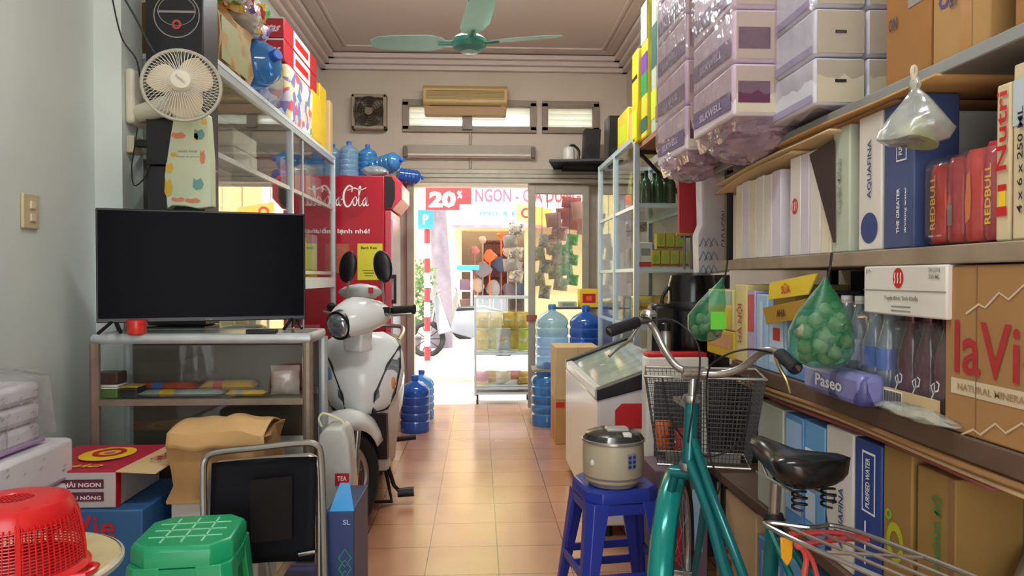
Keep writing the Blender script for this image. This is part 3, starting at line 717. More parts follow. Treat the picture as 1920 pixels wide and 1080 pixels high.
# ---- loud speaker tower + bag hanging in front + wall fan
t = thing('speaker_tower', 'tall black loudspeaker with round emblem in the corner above the television', 'speaker')
sx0, sx1, sy = wx(278, 2.72), wx(386, 2.72), 2.71
zc0 = 1.0
B().box(sx0, sx1, sy, sy + .15, 1.62, 2.5).ob('cabinet', mt('black_vinyl', '#17171d', .35, noise=.1), t, bev=.004)
ec = V(((sx0 + sx1) / 2 + .01, sy, wz(38, sy)))
b = B(); disc_on(b, ec, 'F', .085, .002, .081); disc_on(b, ec + V((0, 0, .015)), 'F', .07, .002, .067, ry=.055); quad_on(b, ec + V((0, 0, .012)), 'F', .14, .008, .003); b.ob('emblem_ring', greyp, t)
b = B(); disc_on(b, ec + V((.0, 0, -.035)), 'F', .018, .003, .009); b.ob('red_knob', mt('dull_red', '#a8463a', .5), t)
fin(t)
t = thing('speaker_tower', 'dark grey lower speaker column standing behind the patterned bag', 'speaker')
B().box(sx0, sx1, sy, sy + .15, 1.02, 1.615).ob('cabinet', mt('charcoal_vinyl', '#25242c', .5, noise=.1), t, bev=.004)
fin(t)
tag(B().box(sx0 - .003, sx1, sy - .005, sy + .153, 0, 1.015).ob('storage_cupboard', mt('dark_teal_metal', '#2a3338', .5), bev=.004), 'dark narrow cupboard under the speaker column behind the television', 'cupboard')
t = thing('carrier_bag', 'pale green patterned carrier bag hanging beside the tall cabinet post', 'bag')
paleg = mt('mint_bag_paper', '#cdd8b8', .5, noise=.05); by = sy - .05
p = lambda px, py: W(px, py, by)
outline = [(322, 385), (313, 392), (308, 330), (320, 250), (326, 215), (345, 205), (372, 205), (390, 215), (396, 300), (397, 388), (370, 391), (345, 386)]
b = B(); f = [p(*q) for q in outline]; b.rings([[q + V((0, .045, 0)) for q in f], [q + V((0, .03, 0)) for q in f], [V((q.x, q.y - .0, q.z)) for q in f]]); b.ob('bag_body', paleg, t, bev=.004)
for k, (px, py, w, h, m) in enumerate(((335, 254, 26, 12, 'coral_mark'), (374, 252, 20, 20, 'teal_mark'), (318, 315, 14, 20, 'gold_mark'), (316, 352, 14, 34, 'gold_mark'), (372, 345, 20, 22, 'teal_mark'), (335, 374, 26, 8, 'coral_mark'), (362, 376, 28, 9, 'coral_mark'), (380, 295, 10, 26, 'coral_mark'), (368, 256, 8, 16, 'gold_mark'), (383, 228, 10, 10, 'gold_mark'), (326, 290, 12, 8, 'gold_mark'))):
    colr = {'coral_mark': '#dd8464', 'teal_mark': '#6fa49c', 'gold_mark': '#dcb840'}[m]
    b = B(); c = p(px, py); rr = random.Random(k); w *= by / FPX; h *= by / FPX
    poly_on(b, [(0, .2 + .2 * rr.random()), (.3, 0), (.8, .1), (1, .5), (.75, 1), (.35, .8), (.1, 1)], c, 'F', w, h, .002); b.ob('printed_shape', mt(m, colr), t)
b = B(); put_text(b, 'HAPPY SHOP', p(352, 284), 'F', .07, .008, off=.002); b.ob('lettering', greyp, t)
b = B(); put_text(b, 'fresh & good', p(352, 294), 'F', .08, .006, off=.002); b.ob('lettering', greyp, t)
B().tube(smooth([p(345, 207), p(350, 170), p(365, 150), p(375, 170), p(374, 207)], 4), .002, 6).ob('bag_handle', paleg, t)
fin(t)
# wall fan on the pilaster
t = thing('wall_fan', 'old cream wall fan with wire guard mounted on the left pilaster', 'fan')
fcr = mt('aged_cream_plastic', '#d2cdb9', .4, noise=.05); fb = mt('beige_blade', '#c9bda2', .4)
Y = 2.42; c = W(341, 160, Y); fr_ = 66 * Y / FPX
px_ = XL + .1
mp = V((px_ - .09, 2.72, c.z - .03))
B().box(px_ + .001, px_ + .035, 2.715, 2.84, wz(240, 2.75), wz(140, 2.75)).ob('wall_plate', fcr, t, bev=.012)
B().cyl((px_ + .03, 2.76, c.z - .02), (c.x - .02, Y + .14, c.z - .01), .032, .04, 16).ob('neck', fcr, t)
ax = V((.0, 1, .0))
fM = MX.Translation(c) @ MX.Rotation(R(18), 4, 'Z') @ MX.Rotation(R(-6), 4, 'X')
b = B(); b.M = fM; b.lathe([(.03, -.16), (.058, -.15), (.06, -.07), (.045, -.05)], n=20, ax='y'); b.ob('motor', fcr, t)
def guard(sg, dep):
    b = B(); b.M = fM
    b.tube([(fr_ * cos(a), 0, fr_ * sin(a)) for a in [2 * pi * k / 40 for k in range(40)]], .006, 6, True)
    for k in range(60):
        a = 2 * pi * k / 60 + (.05 if sg > 0 else 0)
        P = [(q * fr_ * cos(a + .12 * q), sg * dep * (1 - q ** 3), q * fr_ * sin(a + .12 * q)) for q in (.26, .5, .75, .92, 1)]
        b.tube(P, .0011, 4)
    b.tube([(.26 * fr_ * cos(a), sg * dep, .26 * fr_ * sin(a)) for a in [2 * pi * k / 24 for k in range(24)]], .003, 5, True)
    return b
guard(-1, .045).ob('front_guard', mt('cream_wire', '#dcd9cc', .4), t); guard(1, .05).ob('rear_guard', mt('cream_wire'), t)
b = B(); b.M = fM @ MX.Translation((0, -.046, 0)); b.lathe([(.001, .014), (.03, .012), (.038, .002), (.036, -.004)], n=24, ax='y'); b.ob('badge', fcr, t)
b = B(); b.M = fM @ MX.Translation((0, -.062, 0)); put_text(b, 'Senko', (0, 0, 0), (V((.8, 0, -.6)), V((.6, 0, .8)), V((0, -1, 0))), .035, .008); b.ob('lettering', greyp, t)
for k in range(3):
    b = B(); b.M = fM @ MX.Rotation(R(120 * k + 35), 4, 'Y')
    n_ = 7; rs = []
    for i in range(n_ + 1):
        q = .018 + (.088 - .0) * i / n_; wd_ = .07 * sin(pi * min(1, (i + 1.2) / (n_ + 1.6))) ** .6
        rs.append([(-wd_ * .55, -.016, q), (wd_ * .2, .004, q), (wd_, .018, q), (wd_ * .2, .007, q), (-wd_ * .55, -.013, q)])
    b.rings(rs); b.ob('blade', fb, t)
fin(t)
tag(B().tube(smooth([W(210, -5, 2.6), W(228, 70, 2.62), W(255, 110, 2.64), W(262, 145, 2.66)], 6), .003, 6).ob('cable', blk), 'thin black cable running down the pale wall to the wall fan', 'cable')
tag(B().tube(smooth([W(232, -5, 2.62), W(258, 40, 2.64), W(275, 75, 2.66), W(290, 100, 2.67)], 6), .0045, 6).ob('cable', mt('dark_green_cable', '#24332f', .5)), 'thicker dark cable slanting from the wall to the black speaker', 'cable')
tag(B().tube(smooth([W(258, 240, 2.7), W(250, 290, 2.68), W(247, 315, 2.66), W(252, 348, 2.66), W(274, 330, 2.68), W(283, 300, 2.69)], 6), .0025, 6).ob('cable', blk), 'black cable looping below the wall fan to the charger', 'cable')
t = thing('wall_clamp', 'black clamp and plug block fixed below the wall fan', 'plug')
p0 = W(262, 262, 2.66)
B().box(px_ + .001, px_ + .03, 2.725, 2.80, p0.z - .035, p0.z + .03).ob('socket', mt('dirty_socket', '#bcb49a', .5), t, bev=.004)
B().box(px_ + .031, px_ + .075, 2.73, 2.76, p0.z - .012, p0.z + .014).cyl((px_ + .075, 2.745, p0.z), (px_ + .10, 2.745, p0.z - .002), .008).ob('plug', bplas, t, bev=.004)
fin(t)
# switch on the wall
t = thing('wall_switch', 'beige two gang wall switch on the pale left wall', 'switch')
ys = yx(55, XL); zs = wz(400, ys)
B().box(XL + .001, XL + .012, ys - .045, ys + .035, zs - .055, zs + .055).ob('plate', mt('aged_ivory', '#cdbf9b', .45), t, bev=.004)
for k in (-1, 1): B().box(XL + .012, XL + .018, ys - .015, ys + .01, zs + k * .02 - .012, zs + k * .02 + .012).ob('rocker', mt('ivory', '#ded3b4', .4), t, bev=.002)
fin(t)

# ---- television
t = thing('television', 'large flat black television on the low glass counter', 'television')
TY = 2.44; a, c2 = W(184, 389, 2.375), W(573, 404, 2.565); zb0, zb1 = W(184, 604, 2.375).z, W(573, 599, 2.565).z
TW = sqrt((c2.x - a.x) ** 2 + .19 ** 2); tx0, tx1 = (a.x + c2.x - TW) / 2, (a.x + c2.x + TW) / 2; zt1 = (a.z + c2.z) / 2; zb_ = (zb0 + zb1) / 2
scr = mt('dark_screen', '#08070d', .25, noise=.05, spec=.03); 
B().box(tx0, tx1, TY, TY + .03, zb_, zt1).ob('housing', bplas, t, bev=.003)
B().box(tx0 + .006, tx1 - .006, TY - .002, TY, zb_ + .014, zt1 - .006).ob('screen', scr, t)
B().box(tx0 + .15, tx1 - .15, TY + .03, TY + .07, zb_ + .05, zb_ + .3).ob('rear_housing', bplas, t, bev=.01)
ct = wz(621, 2.42)
for x in (tx0 + .05, tx1 - .04):
    B().tube([(x - .035, TY - .05, ct + .006), (x, TY + .015, zb_ + .01), (x + .0, TY + .09, ct + .006)], .006, 6).tube([(x + .025, TY - .03, ct + .006), (x + .004, TY + .015, zb_ + .008)], .006, 6).ob('stand_foot', bplas, t)
b = B(); put_text(b, 'TCL', ((tx0 + tx1) / 2 + .01, TY - .002, zb_ + .007), 'F', .022, .006); b.ob('lettering', greyp, t)
fin(t, rot=atan2(.19, c2.x - a.x))
# ---- low glass counter
KY = 2.36; kx0, kx1 = wx(162, KY), wx(584, KY)
t = thing('glass_counter', 'low worn aluminium glass counter carrying the television', 'counter')
ky1 = 2.62; kz = ct
def tb(b, p, q, r=.016): return b.cyl(p, q, r, n=10)
wt = mt('worn_white_tube', '#b9bfc2', .4, .3, noise=.15, scale=15); br_ = mt('rusty_tube', '#8a7a6a', .55, .4, noise=.25, scale=18)
for x, y in ((kx0 + .016, KY + .016), (kx1 - .016, KY + .016), (kx0 + .016, ky1 - .016), (kx1 - .016, ky1 - .016)):
    tb(B(), (x, y, 0), (x, y, kz - .03), .017).ob('leg', br_ if y < 2.5 else wt, t)
r_ = .018; zt_ = kz - .018
B().tube([(kx0 + .014, KY + .05, zt_), (kx0 + .018, KY + .02, zt_), (kx0 + .05, KY + .016, zt_), (kx1 - .05, KY + .016, zt_), (kx1 - .018, KY + .02, zt_), (kx1 - .014, KY + .05, zt_), (kx1 - .014, ky1 - .02, zt_), (kx0 + .014, ky1 - .02, zt_)], .0175, 10, True).ob('top_rail', wt, t)
B().box(kx0 + .03, kx1 - .03, KY + .03, ky1 - .03, kz - .014, kz - .003).ob('top_panel', mt('grey_glass_top', '#6a7470', .25), t)
z2 = wz(745, KY)
for k, z in enumerate((z2, z2 - .36)):
    B().box(kx0 + .03, kx1 - .03, KY + .004, KY + .026, z - .02, z).box(kx0 + .03, kx1 - .03, ky1 - .03, ky1 - .01, z - .02, z).ob('shelf_rail', br_, t)
    B().box(kx0 + .034, kx1 - .034, KY + .03, ky1 - .03, z - .01, z - .001).ob('shelf', mt('dark_shelf', '#4a4d48', .3), t)
    zt2 = kz - .04 if k == 0 else z2 - .022
    B().box(kx0 + .034, kx1 - .034, KY + .014, KY + .018, z + .001, zt2).ob('glass_panel', glass, t)
B().box(kx0 + .034, kx1 - .034, ky1 - .022, ky1 - .018, z2 - .38, kz - .04).ob('back_panel', mt('dim_back_panel', '#4e463a', .6, noise=.15, scale=4), t)
fin(t)
# things on the counter
t = thing('candy_tub', 'small red lidded tub on the counter below the television', 'tub')
c = V((wx(256, 2.375), 2.375, kz - .002))
B().lathe([(.027, 0), (.029, .004), (.029, .034)], c, 20).ob('body', mt('red_clear_tub', '#cf3a28', .2, noise=.15, scale=40), t)
B().lathe([(.031, .034), (.031, .045), (.028, .047)], c, 20).ob('lid', mt('bright_red_lid', '#d42a30', .35), t)
fin(t)
for (px, l) in ((490, 'black remote lying on the right end of the glass counter'),):
    c = V((wx(px, 2.375), 2.375, kz - .002)); tag(B().box(c.x - .05, c.x + .05, 2.365, 2.395, c.z, c.z + .014).ob('remote_control', bplas, bev=.004), l, 'remote control')
# goods inside the counter
zz = z2
metg = mt('silver_foil_pack', '#a9b2ac', .25, .5, noise=.2, scale=30, bump=.4); gold = mt('gold_foil_pack', '#c9a02a', .35, .2, noise=.2, scale=30)
redo = mt('red_orange_pack', '#c8502a', .4, noise=.2, scale=20)
yc = 2.47
def along(name, label, px0, px1, y, z, r, m, m2, cat='packet'):
    t = thing(name, label, cat); xa, xb = wx(px0, y), wx(px1, y)
    n = 12; rs = []
    rr = random.Random(px0)
    for i in range(n + 1):
        q = i / n; ww = r * (1.5 if 0 < i < n else 1.7) * rr.uniform(.92, 1.08); hh = r * (.75 if 0 < i < n else .08) * rr.uniform(.9, 1.1)
        rs.append([(xa + (xb - xa) * q, y + ww * cos(a), z + r * .8 + hh * sin(a)) for a in [2 * pi * k / 10 for k in range(10)]])
    B().rings(rs).ob('wrapper', m, t, sm=60)
    b = B().rings([[(p[0], yy + (p[1] - yy) * 1.02, z + r * .8 + (p[2] - z - r * .8) * 1.03) for p in r0] for r0 in rs[3:6] for yy in (y,)]); b.ob('printed_band', m2, t, sm=60)
    return fin(t)
along('noodle_packet', 'silver foil packet lying along the middle of the counter shelf', 262, 420, 2.42, zz, .016, metg, gold)
along('noodle_packet', 'gold foil packet lying right of the silver one on the counter shelf', 425, 498, 2.42, zz, .014, gold, metg)
along('snack_roll', 'yellow and red long packet lying behind the silver one, right half', 380, 480, 2.53, zz, .026, mt('amber_pack', '#d8a020', .4, noise=.15), redo)
along('snack_roll', 'orange and blue packet lying at the back of the counter shelf, left half', 262, 372, 2.53, zz, .022, redo, bluep)
for k, (px0, px1, h, m, l) in enumerate(((180, 225, .030, 'green_tub', 'green lidded food box at the left end of the counter shelf'), (232, 262, .034, 'black_label_box', 'small black and yellow tin beside the green food box'))):
    y = 2.42; t = thing('food_box', l, 'box'); xa, xb = wx(px0, y), wx(px1, y)
    B().box(xa, xb, y - .025, y + .04, zz, zz + h).ob('body', mt(m, '#5a7a34' if k == 0 else '#2c2a2c', .4), t, bev=.004)
    B().box(xa - .002, xb + .002, y - .027, y + .042, zz + h, zz + h + .006).ob('lid', wplas if k == 0 else gold, t, bev=.002); fin(t)
t = thing('food_box', 'brown lidded food box stacked above the green one in the counter', 'box')
xa, xb = wx(180, 2.42), wx(226, 2.42); B().box(xa, xb, 2.395, 2.46, zz + .045, zz + .085).ob('body', mt('maroon_brown', '#4a2c28', .4), t, bev=.004); B().box(xa - .002, xb + .002, 2.393, 2.462, zz + .037, zz + .0445).ob('base', wplas, t, bev=.002); fin(t)
t = thing('sweet_bag', 'clear bag of pink and white sweets at the right end of the counter shelf', 'bag')
xa, xb = wx(505, 2.44), wx(560, 2.44)
B().pillow(xb - xa, .10, .07, seed=4).ob('bag', film('milky_bag', '#e8dcd6', .55, .3, noise=.2, scale=20), t, sm=60)
B().pillow((xb - xa) * .9, .035, .055, seed=5).ob('sweets', pinkp, t, sm=60)
t.location = ((xa + xb) / 2, 2.45, zz + .0); kids(t)[1].location = (0, 0, .04)
z3 = z2 - .36
rnd = random.Random(12)
for k, (px, w, h, m, l) in enumerate(((415, .17, .20, 'clear', 'clear rumpled plastic bag of groceries behind the paper sack, lower shelf of the counter'), (540, .14, .2, 'white', 'white plastic bag of goods at the right of the counter lower shelf'), (520, .16, .06, 'green', 'pale green packet flat on the counter lower shelf'))):
    t = thing('goods_bag', l, 'bag'); y = 2.53 if k != 2 else 2.45
    B().pillow(w, h if k != 2 else .05, .10 if k != 2 else .07, seed=k + 9).ob('bag', (clearw, mt('white_bag', '#b9bdb8', .4, noise=.2, scale=14, bump=.5), mt('sage_packet', '#7d8a6e', .5))[k], t, sm=60)
    if k == 0: B().pillow(w * .85, h * .8, .07, seed=31).ob('contents', mt('brown_goods_pack', '#7a6a5a', .6, noise=.3, scale=30), t, sm=60)
    t.location = (wx(px, y), y, z3 + .001 if k != 2 else z3 + .0)
# ---- near left: tissue bundles, cartons, paper sack, folding chair, stools, table, basket
tsp = mt('tissue_print_wrap', '#dcdae0', .45, noise=.05, scale=9, bump=.2); tmark = mt('faint_grey_print', '#a9b0b4', .6)
def tissue_bundle(label, x0, x1, y0, y1, z0, z1, n, wrap=True, edge=None, seed=0):
    t = thing('tissue_bundle', label, 'tissue bundle')
    h = (z1 - z0) / n; rr = random.Random(seed)
    for k in range(n):
        B().box(x0 + .004, x1 - .004, y0 + .004, y1 - .004, z0 + k * h + .002, z0 + (k + 1) * h - .001).ob('tissue_row', tsp, t, bev=.014)
    b = B(); U, Vv, N = FACES['R']
    for k in range(46):
        y, z = rr.uniform(y0 + .02, y1 - .03), rr.uniform(z0 + .02, z1 - .02)
        put = rr.uniform(.006, .016); b.add([V((x1 - .002, y, z)), V((x1 - .002, y + put, z + .004)), V((x1 - .002, y + put, z + .008)), V((x1 - .002, y, z + .004))], [(0, 1, 2, 3)])
    b.ob('printed_motif', tmark, t)
    if edge: B().box(x0, x1 + .002, y0, y1 + .002, z0 - .001, z0 + .010).ob('wrap_seam', edge, t, bev=.003)
    if wrap:
        def fn(u, v):
            a = 2 * pi * u; q = v; e = .012 + .02 * (1 - q) * abs(sin(5 * a)) + (.0 if q < .9 else -.05 * (q - .9) * 10)
            cx_, cy_ = (x0 + x1) / 2, (y0 + y1) / 2; ca, sa = cos(a), sin(a); m_ = max(abs(ca), abs(sa)) ** .9
            return (cx_ + ca / m_ * ((x1 - x0) / 2 + e), cy_ + sa / m_ * ((y1 - y0) / 2 + e), z0 + .02 + q * (z1 - z0 + .015))
        b = B().grid(fn, 40, 8); b.add([(x0, y0, z1 + .033), (x1, y0, z1 + .037), (x1, y1, z1 + .034), (x0, y1, z1 + .03)], [(0, 1, 2, 3)])
        b.ob('plastic_wrap', clearw, t, sm=50)
    return fin(t)
yA = yx(141, -1.13)
tissue_bundle('upper white tissue bundle in loose clear wrap by the left wall', XL + .02, -1.165, yA - .42, yA - .09, .762, .925, 3, True, mt('lilac_edge', '#b79ac4', .5), 2)
tissue_bundle('lower white printed tissue bundle by the left wall behind the red basket', XL + .01, -1.13, yA - .5, yA, .40, .755, 3, False, None, 4)
tag(B().box(XL + .01, -1.12, yA - .55, yA - .01, 0, .395).ob('carton', kraft, bev=.004), 'plain brown carton carrying the white tissue bundles by the left wall', 'carton')
# noodle carton with open flap on a blue water carton
y0 = 2.0; xa, xb = wx(118, y0), wx(213, y0 + .0); 
za, zb = wz(942, y0), wz(877, y0)
t = thing('carton', 'red and yellow noodle carton with an open flap on the blue water carton', 'carton')
x00 = -1.25; yb = 2.27; xb2 = wx(213, y0)
magr = mt('crimson_print', '#b01f3a', .5, noise=.05)
B().box(x00, xb2, y0, yb, za, zb).ob('body', mt('grey_white_board', '#b8b2b0', .6), t, bev=.002)
ftz = zb
B().hexa([(x00, y0, ftz), (xb2 + .0, y0, ftz), (xb2 + .03, yb, ftz + .01), (x00, yb, ftz + .01), (x00, y0, ftz + .003), (xb2, y0, ftz + .003), (xb2 + .03, yb, ftz + .013), (x00, yb, ftz + .013)]).ob('top_flap', magr, t)
B().hexa([(xb2 + .001, y0, ftz), (xb2 + .10, y0 + .02, ftz - .012), (xb2 + .13, yb, ftz + .012), (xb2 + .031, yb, ftz + .01), (xb2 + .001, y0, ftz + .003), (xb2 + .10, y0 + .02, ftz - .009), (xb2 + .13, yb, ftz + .015), (xb2 + .031, yb, ftz + .013)]).ob('side_flap', kraft2, t)
b = B(); disc_on(b, ((x00 + xb2) / 2 + .02, (y0 + yb) / 2 + .03, ftz + .006), 'T', .075, .006, ry=.085); b.ob('yellow_roundel', yelp, t)
b = B(); disc_on(b, ((x00 + xb2) / 2 + .02, (y0 + yb) / 2 + .04, ftz + .006), 'T', .045, .008, ry=.05, r0=.03); b.ob('red_ring', redp, t)
b = B(); disc_on(b, ((x00 + xb2) / 2 + .02, (y0 + yb) / 2 + .04, ftz + .006), 'T', .015, .009); b.ob('pink_dot', pinkp, t)
b = B(); put_text(b, 'HẢO', ((x00 + xb2) / 2 + .02, y0 + .045, ftz + .002), 'T', .1, .035, bold=.04, off=.006, slant=.2); b.ob('lettering', yelp, t)
cxx = (x00 + xb2) / 2 + .03; w = xb2 - x00
for k, s_ in enumerate(('HẢI NGON', 'NẤU NÓNG')):
    b = B(); quad_on(b, (cxx + .005, y0, zb - .032 - k * .035), 'F', .115, .026, .001); b.ob('label_plate', mt('plum_plate', '#5a2440'), t)
    b = B(); put_text(b, s_, (cxx + .005, y0, zb - .032 - k * .035), 'F', .10, .016, bold=.03, off=.002); b.ob('lettering', mt('pink_white', '#f0d4d8'), t)
b = B(); put_text(b, 'OMACHI', (xb2 + .075, (y0 + yb) / 2, ftz + .008), (V((.2, .98, 0)), V((-.98, .2, 0)), V((0, 0, 1))), .11, .03, off=.006); b.ob('lettering', magr, t)
B().box(xb2 - .01, xb2 + .001, y0 + .002, y0 + .03, za, zb - .002).ob('red_edge', redp, t)
fin(t)
lav = mt('lavie_blue', '#2b5f92', .5, noise=.08); lavd = mt('deep_blue_side', '#17365c', .5)
z1_ = za - .002; xr = wx(262, 1.98)
def lavext(root, geo):
    c, W_, H_ = geo('F')
    b = B(); put_text(b, 'laVie', c + V((.03, 0, .085)), 'F', .17, .065, bold=.01, off=.002); b.ob('lettering', redp, root)
    b = B(); quad_on(b, c + V((.04, 0, .03)), 'F', .17, .02, .001); b.ob('green_bar', grnp, root)
    b = B(); put_text(b, 'NATURAL MINERAL WATER', c + V((.04, 0, .03)), 'F', .14, .010, off=.002); b.ob('lettering', wht, root)
carton('carton', 'blue water carton with red lettering under the noodle carton', 'carton', -1.3, xr, 1.985, 2.3, z1_ - .26, z1_, lav, extra=lavext)
carton('carton', 'dark blue carton on the floor beneath the blue water carton', 'carton', -1.3, xr + .01, 1.99, 2.3, 0, z1_ - .262, lavd)
# paper sack on a white box
Y = 2.06; xa, xb = wx(314, Y), wx(492, Y); z0, z1 = wz(936, Y), wz(806, Y)
t = thing('paper_sack', 'large creased brown paper sack with folded top in front of the counter', 'sack')
def sack(x0, x1, y0, y1, z0, z1, seed):
    rr = random.Random(seed); rs = []; N = 28
    for i, q in enumerate((0, .04, .25, .5, .75, .93, 1.0)):
        ring = []
        for k in range(N):
            a = 2 * pi * k / N + pi / 4; m_ = max(abs(cos(a)), abs(sin(a)))
            j = .009 * sin(5 * a + i * 1.7) + .004 * rr.uniform(-1, 1)
            s_ = 1 - (.02 if q == 0 else 0)
            ring.append(((x0 + x1) / 2 + cos(a) / m_ * ((x1 - x0) / 2 * s_ + j), (y0 + y1) / 2 + sin(a) / m_ * ((y1 - y0) / 2 * s_ + j), z0 + q * (z1 - z0) + (.006 * sin(3 * a) if q > .9 else 0)))
        rs.append(ring)
    return rs
ks = mt('brown_kraft_paper', '#a67c4c', .8, noise=.14, scale=9, bump=.8); kst = mt('pale_kraft_fold', '#c39c66', .8, noise=.08, scale=9, bump=.4)
rs = sack(xa, xb, Y, Y + .21, z0, z1 - .01, 3); B().rings(rs, caps=True).ob('sack_body', ks, t, sm=40)
zt = z1; xm = (xa + xb) / 2
def ftop(u, v):
    rr_ = .003 * sin(9 * u + 2) + .003 * sin(17 * u + 5 * v)
    x = xa - .004 + (xb - xa + .012) * u + (.02 * v if u < .5 else -.015 * v)
    if v < .25: return (x, Y - .012 - .002 * sin(6 * u), zt - .045 + .16 * v + rr_)
    return (x, Y - .012 + (v - .25) / .75 * .22, zt - .005 + .022 * sin((v - .25) / .75 * pi) + rr_ + .008 * sin(pi * u))
B().grid(ftop, 24, 12).ob('folded_top', kst, t, sm=50, solid=.005)
fin(t)
xw = wx(385, Y)
tag(B().box(xa, xb - .02, Y + .01, Y + .2, z0 - .3, z0 - .002).ob('white_box', cwhite, bev=.005), 'white box under the brown paper sack', 'box')
tag(B().box(xa - .01, xb + .005, Y + .0, Y + .215, 0, z0 - .302).ob('carton', kraftd, bev=.005), 'brown carton on the floor under the white box and paper sack', 'carton')
# folding chair
t = thing('folding_chair', 'folded steel chair with black fabric back leaning by the counter', 'chair')
Y = 1.97
def pp(px, py, y=Y): return W(px, py, y)
fl = lambda px, y: V((wx(px, y), y, .012))
outer = [fl(372, 1.86)] + smooth([pp(383, 1000, 1.90), pp(381, 900, 1.955), pp(385, 862, 1.975), pp(408, 848, 1.975), pp(480, 840, 1.975), pp(560, 831, 1.975), pp(592, 834, 1.975), pp(602, 858, 1.975), pp(606, 960, 1.955)], 4) + [fl(612, 1.88)]
B().tube(outer, .0095, 10).ob('outer_frame', steel, t)
inner = [fl(378, 2.035)] + smooth([pp(392, 1000, 2.035), pp(396, 905, 2.035), pp(405, 872, 2.035), pp(440, 866, 2.035), pp(560, 856, 2.035), pp(585, 857, 2.035), pp(597, 878, 2.035), pp(598, 980, 2.035)], 4) + [fl(596, 2.045)]
B().tube(inner, .0085, 10).ob('inner_frame', steel, t)
blf = mt('black_vinyl_fabric', '#0d0e14', .7, noise=.15, scale=6, bump=.2, spec=.2)
A_ = [pp(392, 872), pp(590, 860), pp(588, 1052), pp(392, 1066)]
b = B(); b.grid(lambda u, v: (A_[0] * (1 - u) + A_[1] * u) * (1 - v) + (A_[3] * (1 - u) + A_[2] * u) * v + V((0, .03 * sin(pi * u) * .6 + (.02 * (1 - v)), 0)), 14, 10); b.ob('fabric_back', blf, t, solid=.008)
b = B(); c0, c1 = pp(560, 1040, 1.955), pp(592, 1034, 1.955); b.cyl(c0, c1, .006); b.ob('cross_bar', chrome, t)
sb = [pp(470, 900, 1.962), pp(548, 893, 1.962), pp(548, 1010, 1.962), pp(470, 1018, 1.962)]
b = B(); b.sheet(sb, .003, (0, -1, 0)); b.ob('fabric_patch', mt('charcoal_fabric', '#1c1918', .9, spec=.2), t)
B().box(wx(392, Y), wx(592, Y), 1.90, 1.93, .32, .345).ob('seat_edge', blf, t)
fin(t)
# plastic bag with red-lettered box hanging/standing right of chair and blue carton
t = thing('plastic_bag', 'white plastic carrier bag with a red lettered box behind the folded chair', 'bag')
Y = 2.3; P = [pp(q[0], q[1], Y) for q in ((598, 818), (610, 802), (642, 802), (652, 822), (657, 880), (663, 960), (588, 960), (590, 880))]
b = B(); b.rings([[p + V((0, .12, 0)) for p in P], [p + (sum(P, V()) / 8 - p) * -.02 + V((0, .06, 0)) for p in P], [p for p in P]]); b.ob('bag', film('white_bag_film', '#dfe2dc', .62, .3, .3, noise=.2, scale=12, bump=1), t, bev=.01)
B().box(wx(607, Y), wx(656, Y), Y + .02, Y + .1, wz(958, Y), wz(878, Y)).ob('boxed_goods', cwhite, t)
b = B(); quad_on(b, (wx(640, Y - .004), Y - .004, wz(895, Y)), 'F', .045, .04); b.ob('red_label', redp, t)
b = B(); put_text(b, 'TEA', (wx(640, Y - .004), Y - .004, wz(893, Y)), 'F', .03, .015, off=.002); b.ob('lettering', wht, t)
B().tube(smooth([pp(603, 800, Y + .06), pp(598, 785, Y + .06), pp(608, 775, Y + .06), pp(640, 788, Y + .06), pp(645, 800, Y + .06)], 4), .004, 6).ob('handle', mt('cream_handle', '#d8d0a8'), t)
fin(t)
tag(B().box(wx(588, 2.3), wx(660, 2.3), 2.3, 2.42, 0, wz(962, 2.3)).ob('carton', kraft2, bev=.004), 'pale carton standing under the white carrier bag', 'carton')
t = thing('carton', 'narrow navy carton with bright blue flaps and green zigzag beside the folded chair', 'carton')
Y = 1.98; xa, xb = wx(623, Y), wx(662, Y); z1 = wz(955, Y)
B().box(xa - .02, xb, Y, Y + .25, 0, z1).ob('body', mt('navy_carton', '#1c3466', .45), t, bev=.003)
B().hexa([(xa - .01, Y, z1), (xb, Y, z1), (xb - .03, Y + .1, z1 + .05), (xa - .0, Y + .1, z1 + .05), (xa - .01, Y + .004, z1), (xb, Y + .004, z1), (xb - .03, Y + .104, z1 + .05), (xa, Y + .104, z1 + .05)]).ob('flap', mt('bright_blue_flap', '#2f8fd0', .5), t)
b = B()
for k in range(4): b_ = [(0, .5), (.5, 1), (1, .5), (.5, 0), (0, .5)]; stroke_on(b, b_, (xb - .025, Y, z1 - .13 - k * .03), 'F', .035, .05, .003)
b.ob('zigzag_print', mt('teal_print', '#1f8a6a'), t)
b = B(); put_text(b, 'SL', (xb - .02, Y, z1 - .03), 'F', .02, .014, off=.002); b.ob('lettering', lblu, t)
fin(t)
tag(B().box(wx(505, 1.99), wx(600, 1.99), 2.02, 2.2, 0, .32).ob('bright_box', mt('mixed_print_box', '#5a5a80', .5, noise=.5, scale=14), bev=.004), 'box with blue and pink print on the floor behind the folded chair', 'box')

